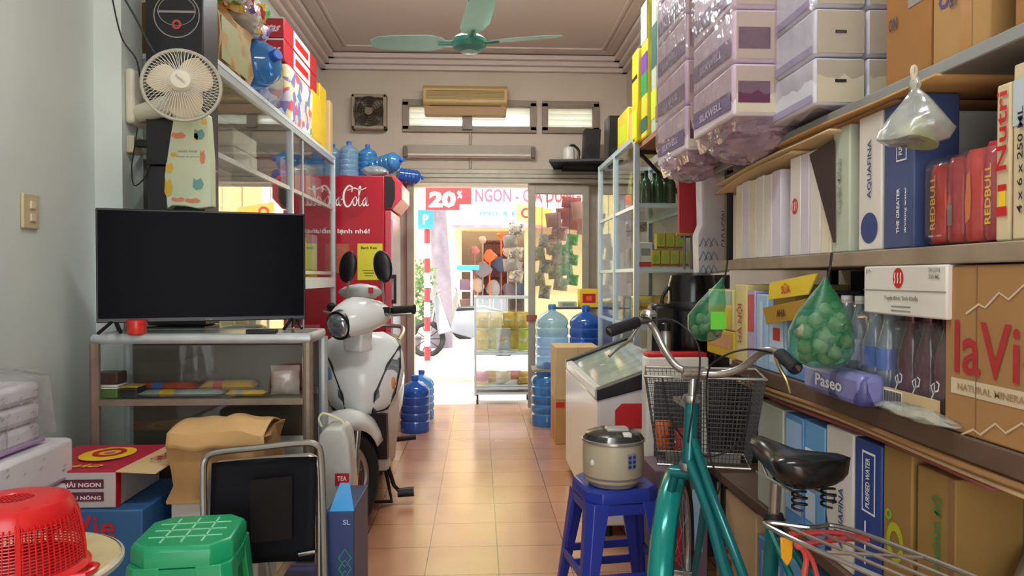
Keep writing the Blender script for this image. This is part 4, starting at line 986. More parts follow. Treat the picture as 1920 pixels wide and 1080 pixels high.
# ---- plastic stools
def stool(label, c, wt_, wb, h, m, rot=0, bars=2):
    t = thing('plastic_stool', label, 'stool')
    def sq(w, z, cut=.18):
        k = w / 2; q = k * (1 - cut * 2)
        return [(k, -q, z), (k, q, z), (q, k, z), (-q, k, z), (-k, q, z), (-k, -q, z), (-q, -k, z), (q, -k, z)]
    b = B().rings([sq(wt_ * .97, h - .05), sq(wt_, h - .045), sq(wt_ * .99, h - .012), sq(wt_ * .93, h)], True); b.ob('seat', m, t, bev=.006)
    b = B()
    for k in range(-1, 2):
        b.box(-wt_ * .36, wt_ * .36, k * wt_ * .2 - .0022, k * wt_ * .2 + .0022, h, h + .0014); b.box(k * wt_ * .2 - .0022, k * wt_ * .2 + .0022, -wt_ * .36, wt_ * .36, h, h + .0014)
    b.ob('seat_grip_lines', mt('pale_' + m.name, '#8fd6b4' if 'green' in m.name else '#5a6ad0', .5), t)
    for sx in (-1, 1):
        for sy in (-1, 1):
            rs = []
            for q in (0, .35, .75, 1):
                z = (h - .045) * (1 - q) + .0; w = wt_ / 2 * (1 - q) + wb / 2 * q; k = .075 - .035 * q
                rs.append([(sx * w, sy * (w - k), z), (sx * w, sy * (w - .02), z), (sx * (w - .02), sy * w, z), (sx * (w - k), sy * w, z), (sx * (w - k), sy * (w - .014), z), (sx * (w - .022), sy * (w - .022), z), (sx * (w - .014), sy * (w - k), z)])
            B().rings(rs).ob('leg', m, t, bev=.002)
    for kk in range(bars):
        z = h * .36 - kk * h * .14; w = wt_ / 2 + (wb - wt_) / 2 * (1 - z / h) - .009
        for a in range(4):
            if kk == 1 and a % 2: continue
            b = B(); b.M = MX.Rotation(pi / 2 * a, 4, 'Z'); b.box(-w + .04, w - .04, -w - .006, -w + .006, z - .015, z + .015); b.ob('crossbar', m, t, bev=.003)
    # skirt under the seat
    for a in range(4):
        b = B(); b.M = MX.Rotation(pi / 2 * a, 4, 'Z'); w = wt_ / 2
        b.prism([(-w * .82, h - .05), (w * .82, h - .05), (w * .78, h - .115), (w * .5, h - .085), (-w * .5, h - .085), (-w * .78, h - .115)], 'y', -w - .0005, -w + .006); b.ob('apron', m, t)
    t.location = c; t.rotation_euler = (0, 0, rot); return t
grn = mt('green_stool_plastic', '#1c9a66', .32, noise=.03); blu = mt('blue_stool_plastic', '#27389a', .32, noise=.03)
gx = wx(362, 1.74); SH = wz(985, 1.72, 362)
stool('green plastic stool in the left foreground', (gx, 1.72, 0), .225, .31, SH - .01, grn, R(6))
# ---- round table and basket
t = thing('round_table', 'small round beige marbled table in the lower left corner', 'table')
TC = V((-.915, 1.40, 0)); th = wz(1063, 1.40, 60) - .0
B().lathe([(.19, th - .018), (.20, th - .014), (.20, th - .004), (.195, th)], TC, 48).ob('tabletop', mt('marbled_beige_top', '#c9ba8e', .35, noise=.14, scale=16), t)
B().lathe([(.201, th - .016), (.206, th - .012), (.206, th - .004), (.2005, th - .002)], TC, 48, caps=False).ob('rim', mt('pale_grey_rim', '#b9b6a6', .4, .3), t)
for k in range(3):
    a = 2 * pi * k / 3 + .4; B().cyl(TC + V((.05 * cos(a), .05 * sin(a), th - .02)), TC + V((.16 * cos(a), .16 * sin(a), 0)), .011).ob('leg', steel, t)
fin(t)
t = thing('plastic_basket', 'upturned red plastic mesh basket on the round table', 'basket')
red = mt('red_basket_plastic', '#cf1f22', .28, noise=.03); bcx, bcy = wx(22, 1.36), 1.36
C0 = V((bcx, bcy, th + .002)); b = B(); bh = .145; BR = .115
def bp_(a, q): 
    r = BR * (1 - .20 * q ** 2.2) if q < .8 else BR * (.86 - (q - .8) * 1.0)
    return C0 + V((r * cos(a), r * sin(a), bh * (q if q < .8 else .8 + .2 * sin((q - .8) / .2 * pi / 2))))
for q in [i / 26 for i in range(3, 20)]: b.tube([bp_(2 * pi * k / 40, q) for k in range(40)], .0013, 4, True)
for k in range(70): b.tube([bp_(2 * pi * k / 70, q) for q in (.1, .3, .5, .7, .78)], .0015, 4)
b.ob('mesh_wall', red, t)
B().lathe([(BR * 1.0, 0), (BR * 1.08, .003), (BR * 1.08, .010), (BR * 1.0, .020), (BR * .985, .019), (BR * 1.05, .006)], C0, 48).ob('rim', red, t)
B().lathe([(BR * .872, bh * .72), (BR * .86, bh * .85), (BR * .78, bh * .96), (BR * .6, bh), (BR * .3, bh * 1.0), (BR * .28, bh * .985), (BR * .6, bh * .98), (BR * .84, bh * .83)], C0, 48).ob('base_ring', red, t)
b = B()
for q in range(-6, 7): b.box(C0.x + q * .009 - .001, C0.x + q * .009 + .001, C0.y - .06, C0.y + .06, C0.z + bh * .97, C0.z + bh * .985)
for q in range(-6, 7): b.box(C0.x - .06, C0.x + .06, C0.y + q * .009 - .001, C0.y + q * .009 + .001, C0.z + bh * .97, C0.z + bh * .985)
b.ob('mesh_bottom', red, t)
for k in range(5): a = 2 * pi * k / 5 + .3; B().tube([bp_(a, q) * 1 for q in (.02, .3, .6, .8, .9)], .0045, 6).ob('rib', red, t)
B().tube([C0 + V((BR * 1.02, -.03, .006)), C0 + V((BR * 1.2, -.022, .006)), C0 + V((BR * 1.24, 0, .006)), C0 + V((BR * 1.2, .022, .006)), C0 + V((BR * 1.02, .03, .006))], .006, 8).ob('ear_handle', red, t)
fin(t)

# ---- on top of the tall cabinet
TT = CTZ + .021
def yc_(px): return yx(px, CX)
t = thing('paper_sack', 'brown paper carrier bag with green top on the tall cabinet near the speaker', 'sack')
y0, y1 = yc_(418), yc_(478)
B().rings(sack(XL + .03, CX - .01, y0, y1, TT, TT + .24, 8), caps=True).ob('sack_body', mt('gold_kraft', '#a8844e', .8, noise=.1, bump=.4), t, sm=40)
B().box(CX - .0098, CX - .006, y0 + .02, y1 - .06, TT + .02, TT + .2).ob('olive_panel', mt('olive_print', '#8f8c50', .6), t)
fin(t)
t = thing('snack_bag', 'colourful plastic bag of snacks piled on the brown paper carrier bag', 'bag')
cs = [('violet_foil', '#7a5a98'), ('amber_foil', '#d89a3a'), ('red_foil', '#c0303a'), ('white_foil', '#d8d4de'), ('green_foil', '#58b048'), ('silver_foil_pack', '#a9b2ac')]
rr = random.Random(4)
for k in range(40):
    b = B(); b.M = MX.Translation((CX - .01 - .1 * rr.random(), y0 + .02 + .66 * k / 40, TT + .26 + .2 * rr.random())) @ MX.Rotation(rr.uniform(0, 6), 4, 'Z') @ MX.Rotation(rr.uniform(-.9, .9), 4, 'X'); b.pillow(.12, .10, .05, 6, seed=k); b.ob('snack_packet', [busy('violet_snack_print', ['#7a5a98', '#e8e4ee', '#c0303a', '#d8c8e0'], 28), busy('silver_snack_print', ['#d8dce4', '#a8b0bc', '#f0f0f4', '#8a70a8'], 34), busy('amber_snack_print', ['#d89a3a', '#c03a2a', '#f0e0c0', '#e8c040'], 26), busy('green_snack_print', ['#58c048', '#d8e8d0', '#e8e8f0', '#3a8a48'], 30)][k % 4], t, sm=60)
fin(t)
t = thing('clear_bag', 'rumpled clear plastic bag draped over the snack pile on the cabinet', 'bag')
b = B().ell((CX - .06, (y0 + y1) / 2 + .22, TT + .34), .09, .2, .09, 16, 10, .18, 3); b.ob('bag', clearb, t, sm=60); fin(t)
water_bottle('large clear blue water bottle lying on the tall cabinet behind the paper bag', (XL + .12, yc_(515), TT + .115), waterb, mt('bright_blue_cap', '#2b62d0', .4), (0, R(80), R(-35)), .82)
water_bottle('second blue water bottle standing on the tall cabinet, teal shaded', (XL + .12, yc_(478) + .06, TT), waterd, mt('bright_blue_cap'), (0, 0, 0), .6)
rw = mt('red_white_print', '#b8202c', .45, noise=.1, scale=12)
ya, yb = yc_(548), yc_(594)
for k in range(2):
    z = TT + .34 + k * .12
    def ext(root, geo, k=k):
        c, W_, H_ = geo('F')
        b = B(); b.ell((c.x - .09, c.y, c.z - .01), .05, .003, .035, 10, 7, .2, k); b.ob('cream_swirl', cwhite, root)
        b = B(); put_text(b, 'Custas', c + V((.06, 0, .0)), 'F', .15, .05, off=.002, bold=.03, slant=.2); b.ob('lettering', mt('pink_white'), root)
    carton('cake_box', ('lower red and white cake box on the yellow snack sacks, tall cabinet', 'upper red and white cake box on the yellow snack sacks, tall cabinet')[k], 'box', XL + .02, CX - .04, ya, yb + .2, z, z + .117, rw, prints=(('F', .5, .96, 1, .08, cwhite), ('R', .5, .5, .5, .9, cwhite), ('R', .5, .5, .4, .4, redp)), extra=ext)
t = thing('snack_sack', 'big yellow and silver printed snack sack under the cake boxes on the tall cabinet', 'sack')
B().box(XL + .03, CX - .02, ya + .03, yb + .22, TT, TT + .335).ob('sack_body', busy('mixed_silver_print', ['#c8c4d0', '#f0eef4', '#8878b0', '#5a88c8', '#d85a6a', '#e8d8a0'], 16), t, bev=.03)
B().box(CX - .16, CX - .012, yb - .04, yb + .225, TT + .004, TT + .33).ob('yellow_side', mt('warm_yellow_print', '#dfb81c', .4, noise=.08), t, bev=.02)
fin(t)
t = thing('snack_sack', 'clear sack of white and green packets beside the blue bottle on the tall cabinet', 'sack')
B().ell((CX - .1, yc_(533), TT + .16), .09, .13, .158, 14, 9, .1, 5).ob('bag', clearw, t, sm=60)
for k in range(7): b = B(); b.M = MX.Translation((CX - .10, yc_(533) - .07 + .02 * k, TT + .04 + .03 * k)) @ MX.Rotation(k, 4, 'Z'); b.pillow(.09, .08, .04, 6, seed=k); b.ob('packet', busy('green_snack_print', []) if k % 2 else busy('silver_snack_print', []), t, sm=60)
fin(t)
carton('carton', 'yellow carton behind the cake boxes on the tall cabinet', 'carton', XL + .05, CX - .03, yb + .24, yb + .45, TT, TT + .44, mt('warm_yellow_print'), prints=(('F', .5, .5, .8, .2, blk),))
carton('carton', 'tall brown carton at the far end of the tall cabinet top', 'carton', XL + .05, CX - .01, yb + .47, min(yb + .9, CY1 - .05), TT, TT + .38, kraft2, tape=('R',))

# ---- drinks fridge
FX0, FX1, fy0, fy1, fz1 = XL + .02, wx(736, CY1 + .12), CY1 + .12, CY1 + .72, 0
fz1 = wz(331, fy0)
t = thing('drinks_fridge', 'tall red drinks fridge with white script lettering facing the doorway', 'fridge')
cola = mt('cola_red', '#b01228', .3, noise=.03)
B().box(FX0, FX1 - .06, fy0, fy1, .08, fz1).ob('cabinet', cola, t, bev=.006)
B().box(FX0 + .02, FX1 - .08, fy0 + .02, fy1 - .02, 0, .079).ob('plinth', bplas, t)
B().box(FX1 - .056, FX1 - .01, fy0 + .002, fy1, .12, fz1 - .26).ob('door', mt('pale_red_door_frame', '#c8485a', .3), t, bev=.004)
B().box(FX1 - .012, FX1 - .002, fy0 + .05, fy1 - .05, .18, fz1 - .32).ob('door_pane', mt('frosty_pane', '#b8c4d8', .12), t)
B().box(FX1 + .004, FX1 + .026, fy0 + .03, fy0 + .06, 1.0, 1.22).box(FX1 - .012, FX1 + .01, fy0 + .035, fy0 + .055, 1.0, 1.03).box(FX1 - .012, FX1 + .01, fy0 + .035, fy0 + .055, 1.19, 1.22).ob('door_handle', bplas, t)
B().prism([(FX1 - .06, fz1 - .25), (FX1 + .0, fz1 - .25), (FX1 + .07, fz1 - .17), (FX1 + .07, fz1 - .05), (FX1 + .02, fz1), (FX1 - .06, fz1)], 'y', fy0 + .0, fy1).ob('sign_header', mt('header_pink', '#d83a4e', .3), t, bev=.006)
B().prism([(FX1 - .055, fz1 - .24), (FX1 - .005, fz1 - .24), (FX1 + .02, fz1 - .17), (FX1 + .02, fz1 - .05), (FX1 - .005, fz1 - .005), (FX1 - .055, fz1 - .005)], 'y', fy0 - .006, fy0 - .001).ob('header_end_cap', bplas, t)
fw = lambda px: wx(px, fy0); fzz = lambda py: wz(py, fy0)
# script lettering: brush strokes
b = B(); cL = V(((fw(590) + fw(690)) / 2, fy0, fzz(371))); LW, LH = fw(690) - fw(590), fzz(352) - fzz(390)
def S(pts, t_=.008, n=None, k=6):
    P = smooth([(x, y, 0) for x, y in pts], k); P = [(p.x, p.y) for p in P]
    prof = [.45 + .75 * sin(pi * i / (len(P) - 1)) for i in range(len(P))]
    stroke_on(b, P, cL, 'F', LW, LH, t_, n=prof)
S([(.14, .72), (.17, .9), (.11, 1.0), (.02, .75), (.0, .4), (.06, .08), (.13, .1), (.19, .35)], .012)          # C
S([(.25, .5), (.20, .35), (.23, .1), (.28, .2), (.28, .45), (.25, .55), (.31, .5)], .008)                       # o
S([(.36, .5), (.31, .35), (.33, .1), (.38, .15)], .008)                                                        # c
S([(.46, .5), (.41, .3), (.42, .1), (.46, .2), (.48, .55), (.47, .1), (.51, .15)], .008)                         # a
S([(.50, .38), (.55, .42)], .007)
S([(.70, .75), (.71, .98), (.64, 1.05), (.56, .75), (.55, .35), (.60, .05), (.67, .12), (.72, .4)], .012)        # C
S([(.62, .82), (.74, .95), (.86, .86), (.98, .98)], .007)                                                      # flourish
S([(.76, .5), (.72, .35), (.74, .1), (.79, .2), (.79, .45), (.76, .55)], .008)                                   # o
S([(.80, .25), (.85, .7), (.87, 1.0), (.84, .95), (.83, .2), (.86, .08), (.89, .2)], .007)                        # l
S([(.97, .5), (.91, .3), (.92, .08), (.96, .2), (.985, .55), (.975, .1), (1.02, .15)], .008)                       # a
b.ob('script_lettering', wht, t)
b = B(); disc_on(b, (fw(648), fy0, fzz(372)), 'F', .17, .0008); b.ob('darker_disc', mt('darker_red_print', '#a00f22', .3), t)
b = B(); put_text(b, 'Uống lạnh nhé!', (fw(643), fy0, fzz(434)), 'F', fw(695) - fw(594), .055, off=.002); b.ob('lettering', wht, t)
b = B(); quad_on(b, (fw(694), fy0, fzz(491)), 'F', fw(718) - fw(671), fzz(457) - fzz(525), .001); b.ob('yellow_notice', mt('notice_yellow', '#dcd23a', .6), t)
b = B(); put_text(b, 'Banh Keo', (fw(692), fy0, fzz(465)), 'F', .12, .02, off=.002); b.ob('lettering', blk, t)
b = B()
for k in range(3): quad_on(b, (fw(692), fy0, fzz(507 + k * 5)), 'F', .10 - .02 * k, .005, .002)
b.ob('printed_lines', mt('olive_ink', '#6a6a20'), t)
b = B(); quad_on(b, (fw(643), fy0, fzz(485)), 'F', fw(656) - fw(632), .22, .001); b.ob('orange_sticker', mt('orange_bottle_print', '#b06040', .5, noise=.3, scale=20), t)
fin(t)
# bottles on top of the fridge
Z = fz1 + .001
grp = 'blue water bottles piled on the fridge'
for k, (px, py, rotz, lay, l) in enumerate(((655, 300, 0, 0, 'blue water bottle on the fridge top, left of the pile'), (690, 300, 0, 0, 'blue water bottle on the fridge top, middle of the pile'), (715, 290, 60, 1, 'blue water bottle lying on its side towards the door on the fridge'), (625, 300, 0, 0, 'blue water bottle on the fridge top, nearest the wall'))):
    y = fy0 + .18 + .12 * (k % 2); x = wx(px, y)
    if not lay: water_bottle(l, (x, y, Z), waterl if k != 1 else waterb, mt('bright_blue_cap'), (0, 0, 0), .56)
    else: water_bottle(l, (x - .06, y, Z + .08), waterb, mt('bright_blue_cap'), (0, R(80), R(-30)), .56)
t = thing('clear_bag', 'crumpled clear bag on the front edge of the fridge top', 'bag')
b = B().ell((wx(705, fy0 + .1), fy0 + .08, Z + .045), .1, .06, .045, 14, 8, .2, 9); b.ob('bag', clearb, t, sm=60); fin(t)
water_bottle('small blue water jug tipped over the fridge header', (FX1 + .0, fy0 + .35, Z + .06), waterd, mt('bright_blue_cap'), (0, R(95), R(20)), .42)
# ================================================================ SCOOTER
t = thing('scooter', 'white motor scooter parked facing the room beside the glass counter', 'scooter')
pw = mt('pearl_white_paint', '#eef2f1', .18, noise=.02); pc = mt('scooter_cream_panel', '#c9beb0', .3, noise=.03); lens = mt('headlamp_lens', '#a6b2b8', .06, .7, noise=.5, scale=60)
AX = .27; fY = -.60; rY = .62
st = MX.Translation((0, -.46, 0)) @ MX.Rotation(R(-34), 4, 'Z') @ MX.Translation((0, .46, 0))
def wheel(parent, cy, M, r=.27, w=.05, nm='front'):
    def W_(b): b.M = M; return b
    b = W_(B()); b.tube([(0, cy + (r - w * .7) * cos(a), AX + (r - w * .7) * sin(a)) for a in [2 * pi * k / 40 for k in range(40)]], w * .72, 12, True); b.ob(nm + '_wheel', rubber, parent)
    b = W_(B()); b.tube([(0, cy + (r - w * 1.55) * cos(a), AX + (r - w * 1.55) * sin(a)) for a in [2 * pi * k / 40 for k in range(40)]], .017, 10, True)
    for k in range(12):
        a = 2 * pi * k / 12
        for sx, da in ((-.03, .25), (.03, -.25)): b.cyl((sx, cy + .03 * cos(a), AX + .03 * sin(a)), (0, cy + (r - w * 1.6) * cos(a + da), AX + (r - w * 1.6) * sin(a + da)), .0035, n=5)
    b.ob(nm + '_rim', steel, parent)
    b = W_(B()); b.cyl((-.05, cy, AX), (.05, cy, AX), .035, n=16).cyl((-.035, cy, AX), (-.032, cy, AX), .085, n=24); b.ob(nm + '_hub', steel, parent)
wheel(t, fY, st); wheel(t, rY, MX.Identity(4), nm='rear')
# forks
for sx in (-.085, .085):
    b = B(); b.M = st; b.cyl((sx, fY + .0, AX), (sx * .9, fY + .05, .52), .015, n=12).cyl((sx, fY + .0, AX - .02), (sx * .96, fY + .03, .42), .021, n=12); b.ob('fork_leg', steel, t)
# front mudguard
b = B(); b.M = st; rs = []
for k in range(13):
    a = R(155 - 125 * k / 12); rr_ = .295; w = .062 * (.75 + .25 * sin(pi * k / 12))
    cy, cz = fY + .03 - rr_ * cos(pi - a) * 1.0, AX + .03 + rr_ * sin(a)
    rad = V((0, -cos(pi - a), sin(a)))
    ring = []
    for q, dep in ((-1, -.075), (-1.05, -.03), (-.6, .006), (0, .015), (.6, .006), (1.05, -.03), (1, -.075)): ring.append((q * w, cy + rad.y * dep, cz + rad.z * dep))
    rs.append(ring)
b.grid(lambda u, v: rs[int(round(v * 12))][int(round(u * 6))], 6, 12); b.ob('front_mudguard', pw, t, sm=60, solid=.004)
# leg shield / apron: loft of horizontal sections (x half width, y front, z)
def apron_ring(z, hw, yf, dep, yb_):
    pts = []
    for k in range(15):
        u = -1 + 2 * k / 14
        pts.append((hw * u, yf + dep * abs(u) ** 2.2, z + .0))
    for k in range(15):
        u = 1 - 2 * k / 14
        pts.append((hw * .97 * u, yf + dep * abs(u) ** 2.2 + yb_ * (1 - .6 * abs(u)), z))
    return pts
secs = [(.50, .03, -.36, .02, .03), (.545, .10, -.40, .06, .05), (.60, .155, -.435, .09, .06), (.68, .19, -.45, .12, .07), (.76, .205, -.44, .13, .08), (.84, .195, -.41, .12, .08), (.90, .16, -.375, .10, .08), (.935, .10, -.345, .06, .08)]
B().rings([apron_ring(*s) for s in secs]).ob('front_apron', pw, t, sm=60)
# lower inner shield down to floor board
B().rings([apron_ring(z, hw, yf, .05, .05) for z, hw, yf in ((.24, .12, -.16), (.30, .15, -.24), (.45, .17, -.33), (.56, .18, -.38), (.72, .17, -.36))]).ob('leg_shield', pc, t, sm=60)
B().rings([[(x * hw, y, z) for x, y, z in ()] or [(-.125, yf, z), (.125, yf, z), (.13, yf + .04, z), (-.13, yf + .04, z)] for z, yf, hw in ((.33, -.345, 1), (.45, -.39, 1), (.56, -.425, 1))]).ob('apron_inner', bplas, t)
# crystal lights in the apron
def apron_pt(u, z):
    for a, c in zip(secs, secs[1:]):
        if a[0] <= z <= c[0]:
            q = (z - a[0]) / (c[0] - a[0]); hw, yf, dp = [a[i] * (1 - q) + c[i] * q for i in (1, 2, 3)]
            return V((u / .205 * .205, yf + dp * min(1, abs(u / hw)) ** 2.2, z))
    return V((u, -.4, z))
for sg in (-1, 1):
    P = [(.06, .565), (.125, .575), (.162, .65), (.186, .77), (.182, .87), (.13, .79), (.075, .66)]
    tri = [apron_pt(sg * u, z) for u, z in P]; c = sum(tri, V()) / len(tri)
    b = B(); fr0 = [p + V((0, -.004, 0)) for p in tri]; fr1 = [p + (c - p) * .12 + V((0, -.014, 0)) for p in tri]
    b.rings([tri, fr0, fr1]); b.ob('side_light', lens, t, sm=30)
    b = B().tube([p + V((0, -.006, 0)) for p in tri], .0055, 6, True); b.ob('light_trim', mt('dark_trim', '#3a3c40', .3, .5), t)
    b = B(); e = apron_pt(sg * .16, .70); b.ell(e + V((sg * -.005, -.008, 0)), .012, .008, .03, 10, 6); b.ob('indicator', mt('amber_lens', '#d88a4a', .2), t)
b = B(); put_text(b, 'HONDA', apron_pt(0, .90) + V((0, -.004, 0)), 'F', .05, .009, off=.002); b.ob('lettering', greyp, t)
# floor tunnel, floor board, rear body, seat
B().prism([(-.30, .26), (.25, .24), (.28, .36), (.1, .42), (-.05, .40), (-.3, .32)], 'x', -.13, .13).ob('foot_board', pc, t, bev=.02)
def body_ring(y, hw, z0, z1, n=16):
    return [(hw * (abs(cos(a)) ** .7) * (1 if cos(a) > 0 else -1), y, (z0 + z1) / 2 + (z1 - z0) / 2 * (abs(sin(a)) ** .8) * (1 if sin(a) > 0 else -1)) for a in [2 * pi * k / n for k in range(n)]]
B().rings([body_ring(*q) for q in ((.02, .12, .36, .66), (.10, .155, .35, .72), (.3, .17, .38, .74), (.55, .16, .46, .76), (.78, .12, .56, .78), (.92, .05, .66, .78))]).ob('rear_body', pw, t, sm=60)
B().rings([body_ring(*q) for q in ((-.0, .10, .70, .74), (.08, .145, .70, .80), (.35, .15, .71, .80), (.42, .155, .71, .84), (.7, .13, .74, .86), (.88, .06, .77, .83))]).ob('seat', mt('brown_black_seat', '#33302f', .45, noise=.06), t, sm=60)
B().tube(smooth([(-.12, .55, .82), (-.14, .75, .86), (-.1, .93, .88), (.1, .93, .88), (.14, .75, .86), (.12, .55, .82)], 5), .013, 8).ob('grab_rail', steel, t)
B().prism([(.05, .16), (.75, .2), (.78, .34), (.3, .40), (.0, .36)], 'x', -.11, .10).ob('engine_case', mt('dark_engine_metal', '#3a3a3c', .5, .4), t, bev=.02)
B().cyl((-.15, .1, .2), (-.17, .85, .26), .03, .05, 16).ob('exhaust', steel, t)
B().tube([(.10, -.02, .22), (.13, .02, .10), (.17, .04, .045)], .011, 8).cyl((.15, .03, .055), (.235, .03, .06), .024, .026, 12).ob('side_stand', bplas, t)
for sx in (-1, 1): B().cyl((sx * .12, .2, .3), (sx * .24, .21, .31), .014, n=10).ob('foot_peg', rubber, t)
B().tube([(-.08, .05, .2), (-.12, .0, .02), (.12, .0, .02), (.08, .05, .2)], .012, 8).ob('centre_stand', dmet, t)
# handlebar cowl with headlamp
def cow(y, hw, z0, z1): return [(hw * (abs(cos(a)) ** .8) * (1 if cos(a) > 0 else -1), y, (z0 + z1) / 2 + (z1 - z0) / 2 * sin(a)) for a in [2 * pi * k / 18 for k in range(18)]]
b = B(); b.M = st; b.rings([cow(*q) for q in ((-.60, .045, .955, 1.02), (-.585, .075, .935, 1.05), (-.53, .10, .93, 1.085), (-.46, .125, .94, 1.11), (-.40, .14, .96, 1.10), (-.34, .10, .98, 1.08))]); b.ob('handlebar_cowl', pw, t, sm=60)
b = B(); b.M = st @ MX.Translation((0, -.592, .985)) @ MX.Rotation(R(12), 4, 'X'); b.lathe([(.001, .028), (.03, .024), (.05, .012), (.058, -.004), (.058, -.03)], n=28, ax='y'); b.ob('headlamp', lens, t)
b = B(); b.M = st @ MX.Translation((0, -.592, .985)) @ MX.Rotation(R(12), 4, 'X'); b.lathe([(.058, .004), (.066, .0), (.068, -.03), (.06, -.03)], n=28, ax='y', caps=False); b.ob('headlamp_ring', bplas, t)
b = B(); b.M = st; b.prism([(-.05, .86), (.05, .86), (.06, .96), (-.06, .96)], 'y', -.5, -.42); b.ob('steering_neck', pw, t, bev=.01)
for sg in (-1, 1):
    b = B(); b.M = st; b.tube(smooth([(sg * .06, -.42, 1.04), (sg * .12, -.41, 1.05), (sg * .18, -.39, 1.05)], 3), .014, 8); b.ob('handlebar', dmet, t)
    b = B(); b.M = st; b.cyl((sg * .15, -.40, 1.05), (sg * .245, -.365, 1.055), .0185, n=14).cyl((sg * .245, -.365, 1.055), (sg * .252, -.362, 1.055), .022, n=14); b.ob('grip', rubber, t)
    b = B(); b.M = st; b.tube([(sg * .14, -.43, 1.035), (sg * .19, -.44, 1.03), (sg * .26, -.40, 1.035)], .006, 8); b.ob('brake_lever', steel, t)
    b = B(); b.M = st; b.box(sg * .14 - .025, sg * .14 + .025, -.43, -.38, 1.025, 1.065); b.ob('switch_pod', bplas, t, bev=.006)
    b = B(); b.M = st; b.tube([(sg * .11, -.40, 1.06), (sg * .11 - .01, -.40, 1.12), (sg * .10 - .03, -.37, 1.18)], .0055, 8); b.ob('mirror_stalk', steel, t)
    b = B(); b.M = st @ MX.Translation((sg * .105 - .035, -.365, 1.25)) @ MX.Rotation(R(sg * -14), 4, 'Y') @ MX.Rotation(R(20), 4, 'Z'); b.ell((0, 0, 0), .045, .016, .078, 18, 11); b.ob('mirror', bplas, t)
t.location = (-.58, 3.74, 0); t.rotation_euler = (0, 0, R(3))
# bag on the handlebar
t = thing('plastic_bag', 'white plastic bag with red mark resting behind the scooter handlebar', 'bag')
c = W(676, 548, 3.62)
b = B().ell(c, .105, .05, .042, 18, 9, .14, 2); b.ob('bag', mt('white_bag', '#b9bdb8', .4, noise=.2, scale=14, bump=.5), t, sm=60)
b = B(); quad_on(b, c + V((.06, -.052, .01)), 'F', .025, .03, .004); b.ob('red_mark', redp, t); fin(t)
tag(B().lathe([(.03, 0), (.05, .01), (.045, .05), (.02, .08)], (wx(600, 3.1), 3.1, .75), 12).ob('blue_bag_knot', mt('steel_blue_bag', '#4a6c9c', .4, noise=.2), sm=60), 'blue bag knot squeezed between the counter and the scooter', 'bag')
tag(B().box(wx(586, 3.1) - .05, wx(592, 3.1), 3.0, 3.15, 0, .75).ob('blue_carton', mt('steel_blue_carton', '#5880ac', .5, noise=.15)), 'blue carton standing between the counter and the scooter', 'carton')
# water bottles behind the scooter along the fridge
grp = 'blue bottles on the floor left of the doorway'
for k, (px, y, z, m, s, l) in enumerate(((790, 6.05, 0, waterb, .8, 'light blue water bottle on the floor left of the doorway, rear one'), (778, 5.55, 0, waterd, .85, 'dark blue water bottle on the floor left of the doorway, front one'))):
    water_bottle(l, (wx(px, y), y, z), m, mt('bright_blue_cap'), s=s)

# ================================================================ DOORWAY
# rolling snack case
t = None
YC = 6.75; cx0, cx1 = wx(889, YC), wx(1000, YC); cz1 = wz(556, YC)
t = glass_case('snack_case', 'rolling glass snack case standing just outside the doorway', 'display case', cx0, cx1, YC, YC + .42, .07, cz1, [wz(660, YC) , wz(725, YC)], faces='FKAR', t_=.022, shm=mt('pale_shelf', '#c2cdd2', .3), open_bottom=.01)
for x in (cx0 + .03, cx1 - .03):
    for y in (YC + .03, YC + .38): B().cyl((x - .01, y, .0), (x + .01, y, .0), .035, n=12).ob('castor', bplas, t)
fin(t)
rnd = random.Random(21)
cols = [('yellow_snack', '#e0c050'), ('cream_snack', '#e0d2b8'), ('lime_snack', '#c8cc40'), ('pink_snack', '#e0909c'), ('white_snack', '#dcdad6'), ('gold_snack', '#c89a30')]
cn = ['yellow', 'cream', 'lime', 'pink', 'white', 'gold']
for si, (z, n, h) in enumerate(((wz(660, YC), 5, .17), (wz(725, YC), 5, .10), (.1, 4, .08))):
    for k in range(n):
        i = (k * 2 + si * 3) % 6; x = cx0 + .07 + (cx1 - cx0 - .14) * k / (n - 1)
        packet('%s snack packet on the %s shelf of the rolling case, %s from the left' % (cn[i], ('middle', 'lower', 'bottom')[si], ('first', 'second', 'third', 'fourth', 'fifth')[k]), 'snack packet', (x, YC + .15 + .05 * (k % 2), z + .002), .15, h * 1.25, .08, [mt(cols[i][0], cols[i][1], .35, noise=.15, scale=20), mt(cols[(i + 2) % 6][0], cols[(i + 2) % 6][1], .35, noise=.15, scale=20)], rz=.2 * (k - 2), seed=k + si)
for k in range(4):
    packet('flat yellow packet at the top of the rolling snack case, %s from the left' % ('first', 'second', 'third', 'fourth')[k], 'snack packet', (cx0 + .08 + .13 * k, YC + .2, wz(618, YC)), .13, .16, .05, [mt('yellow_snack'), mt('white_snack')], seed=k)
tag(B().box(cx0 + .024, cx1 - .024, YC + .04, YC + .39, wz(618, YC) - .01, wz(618, YC) - .001).ob('upper_shelf', glassd), 'upper glass shelf inside the rolling snack case', 'shelf')
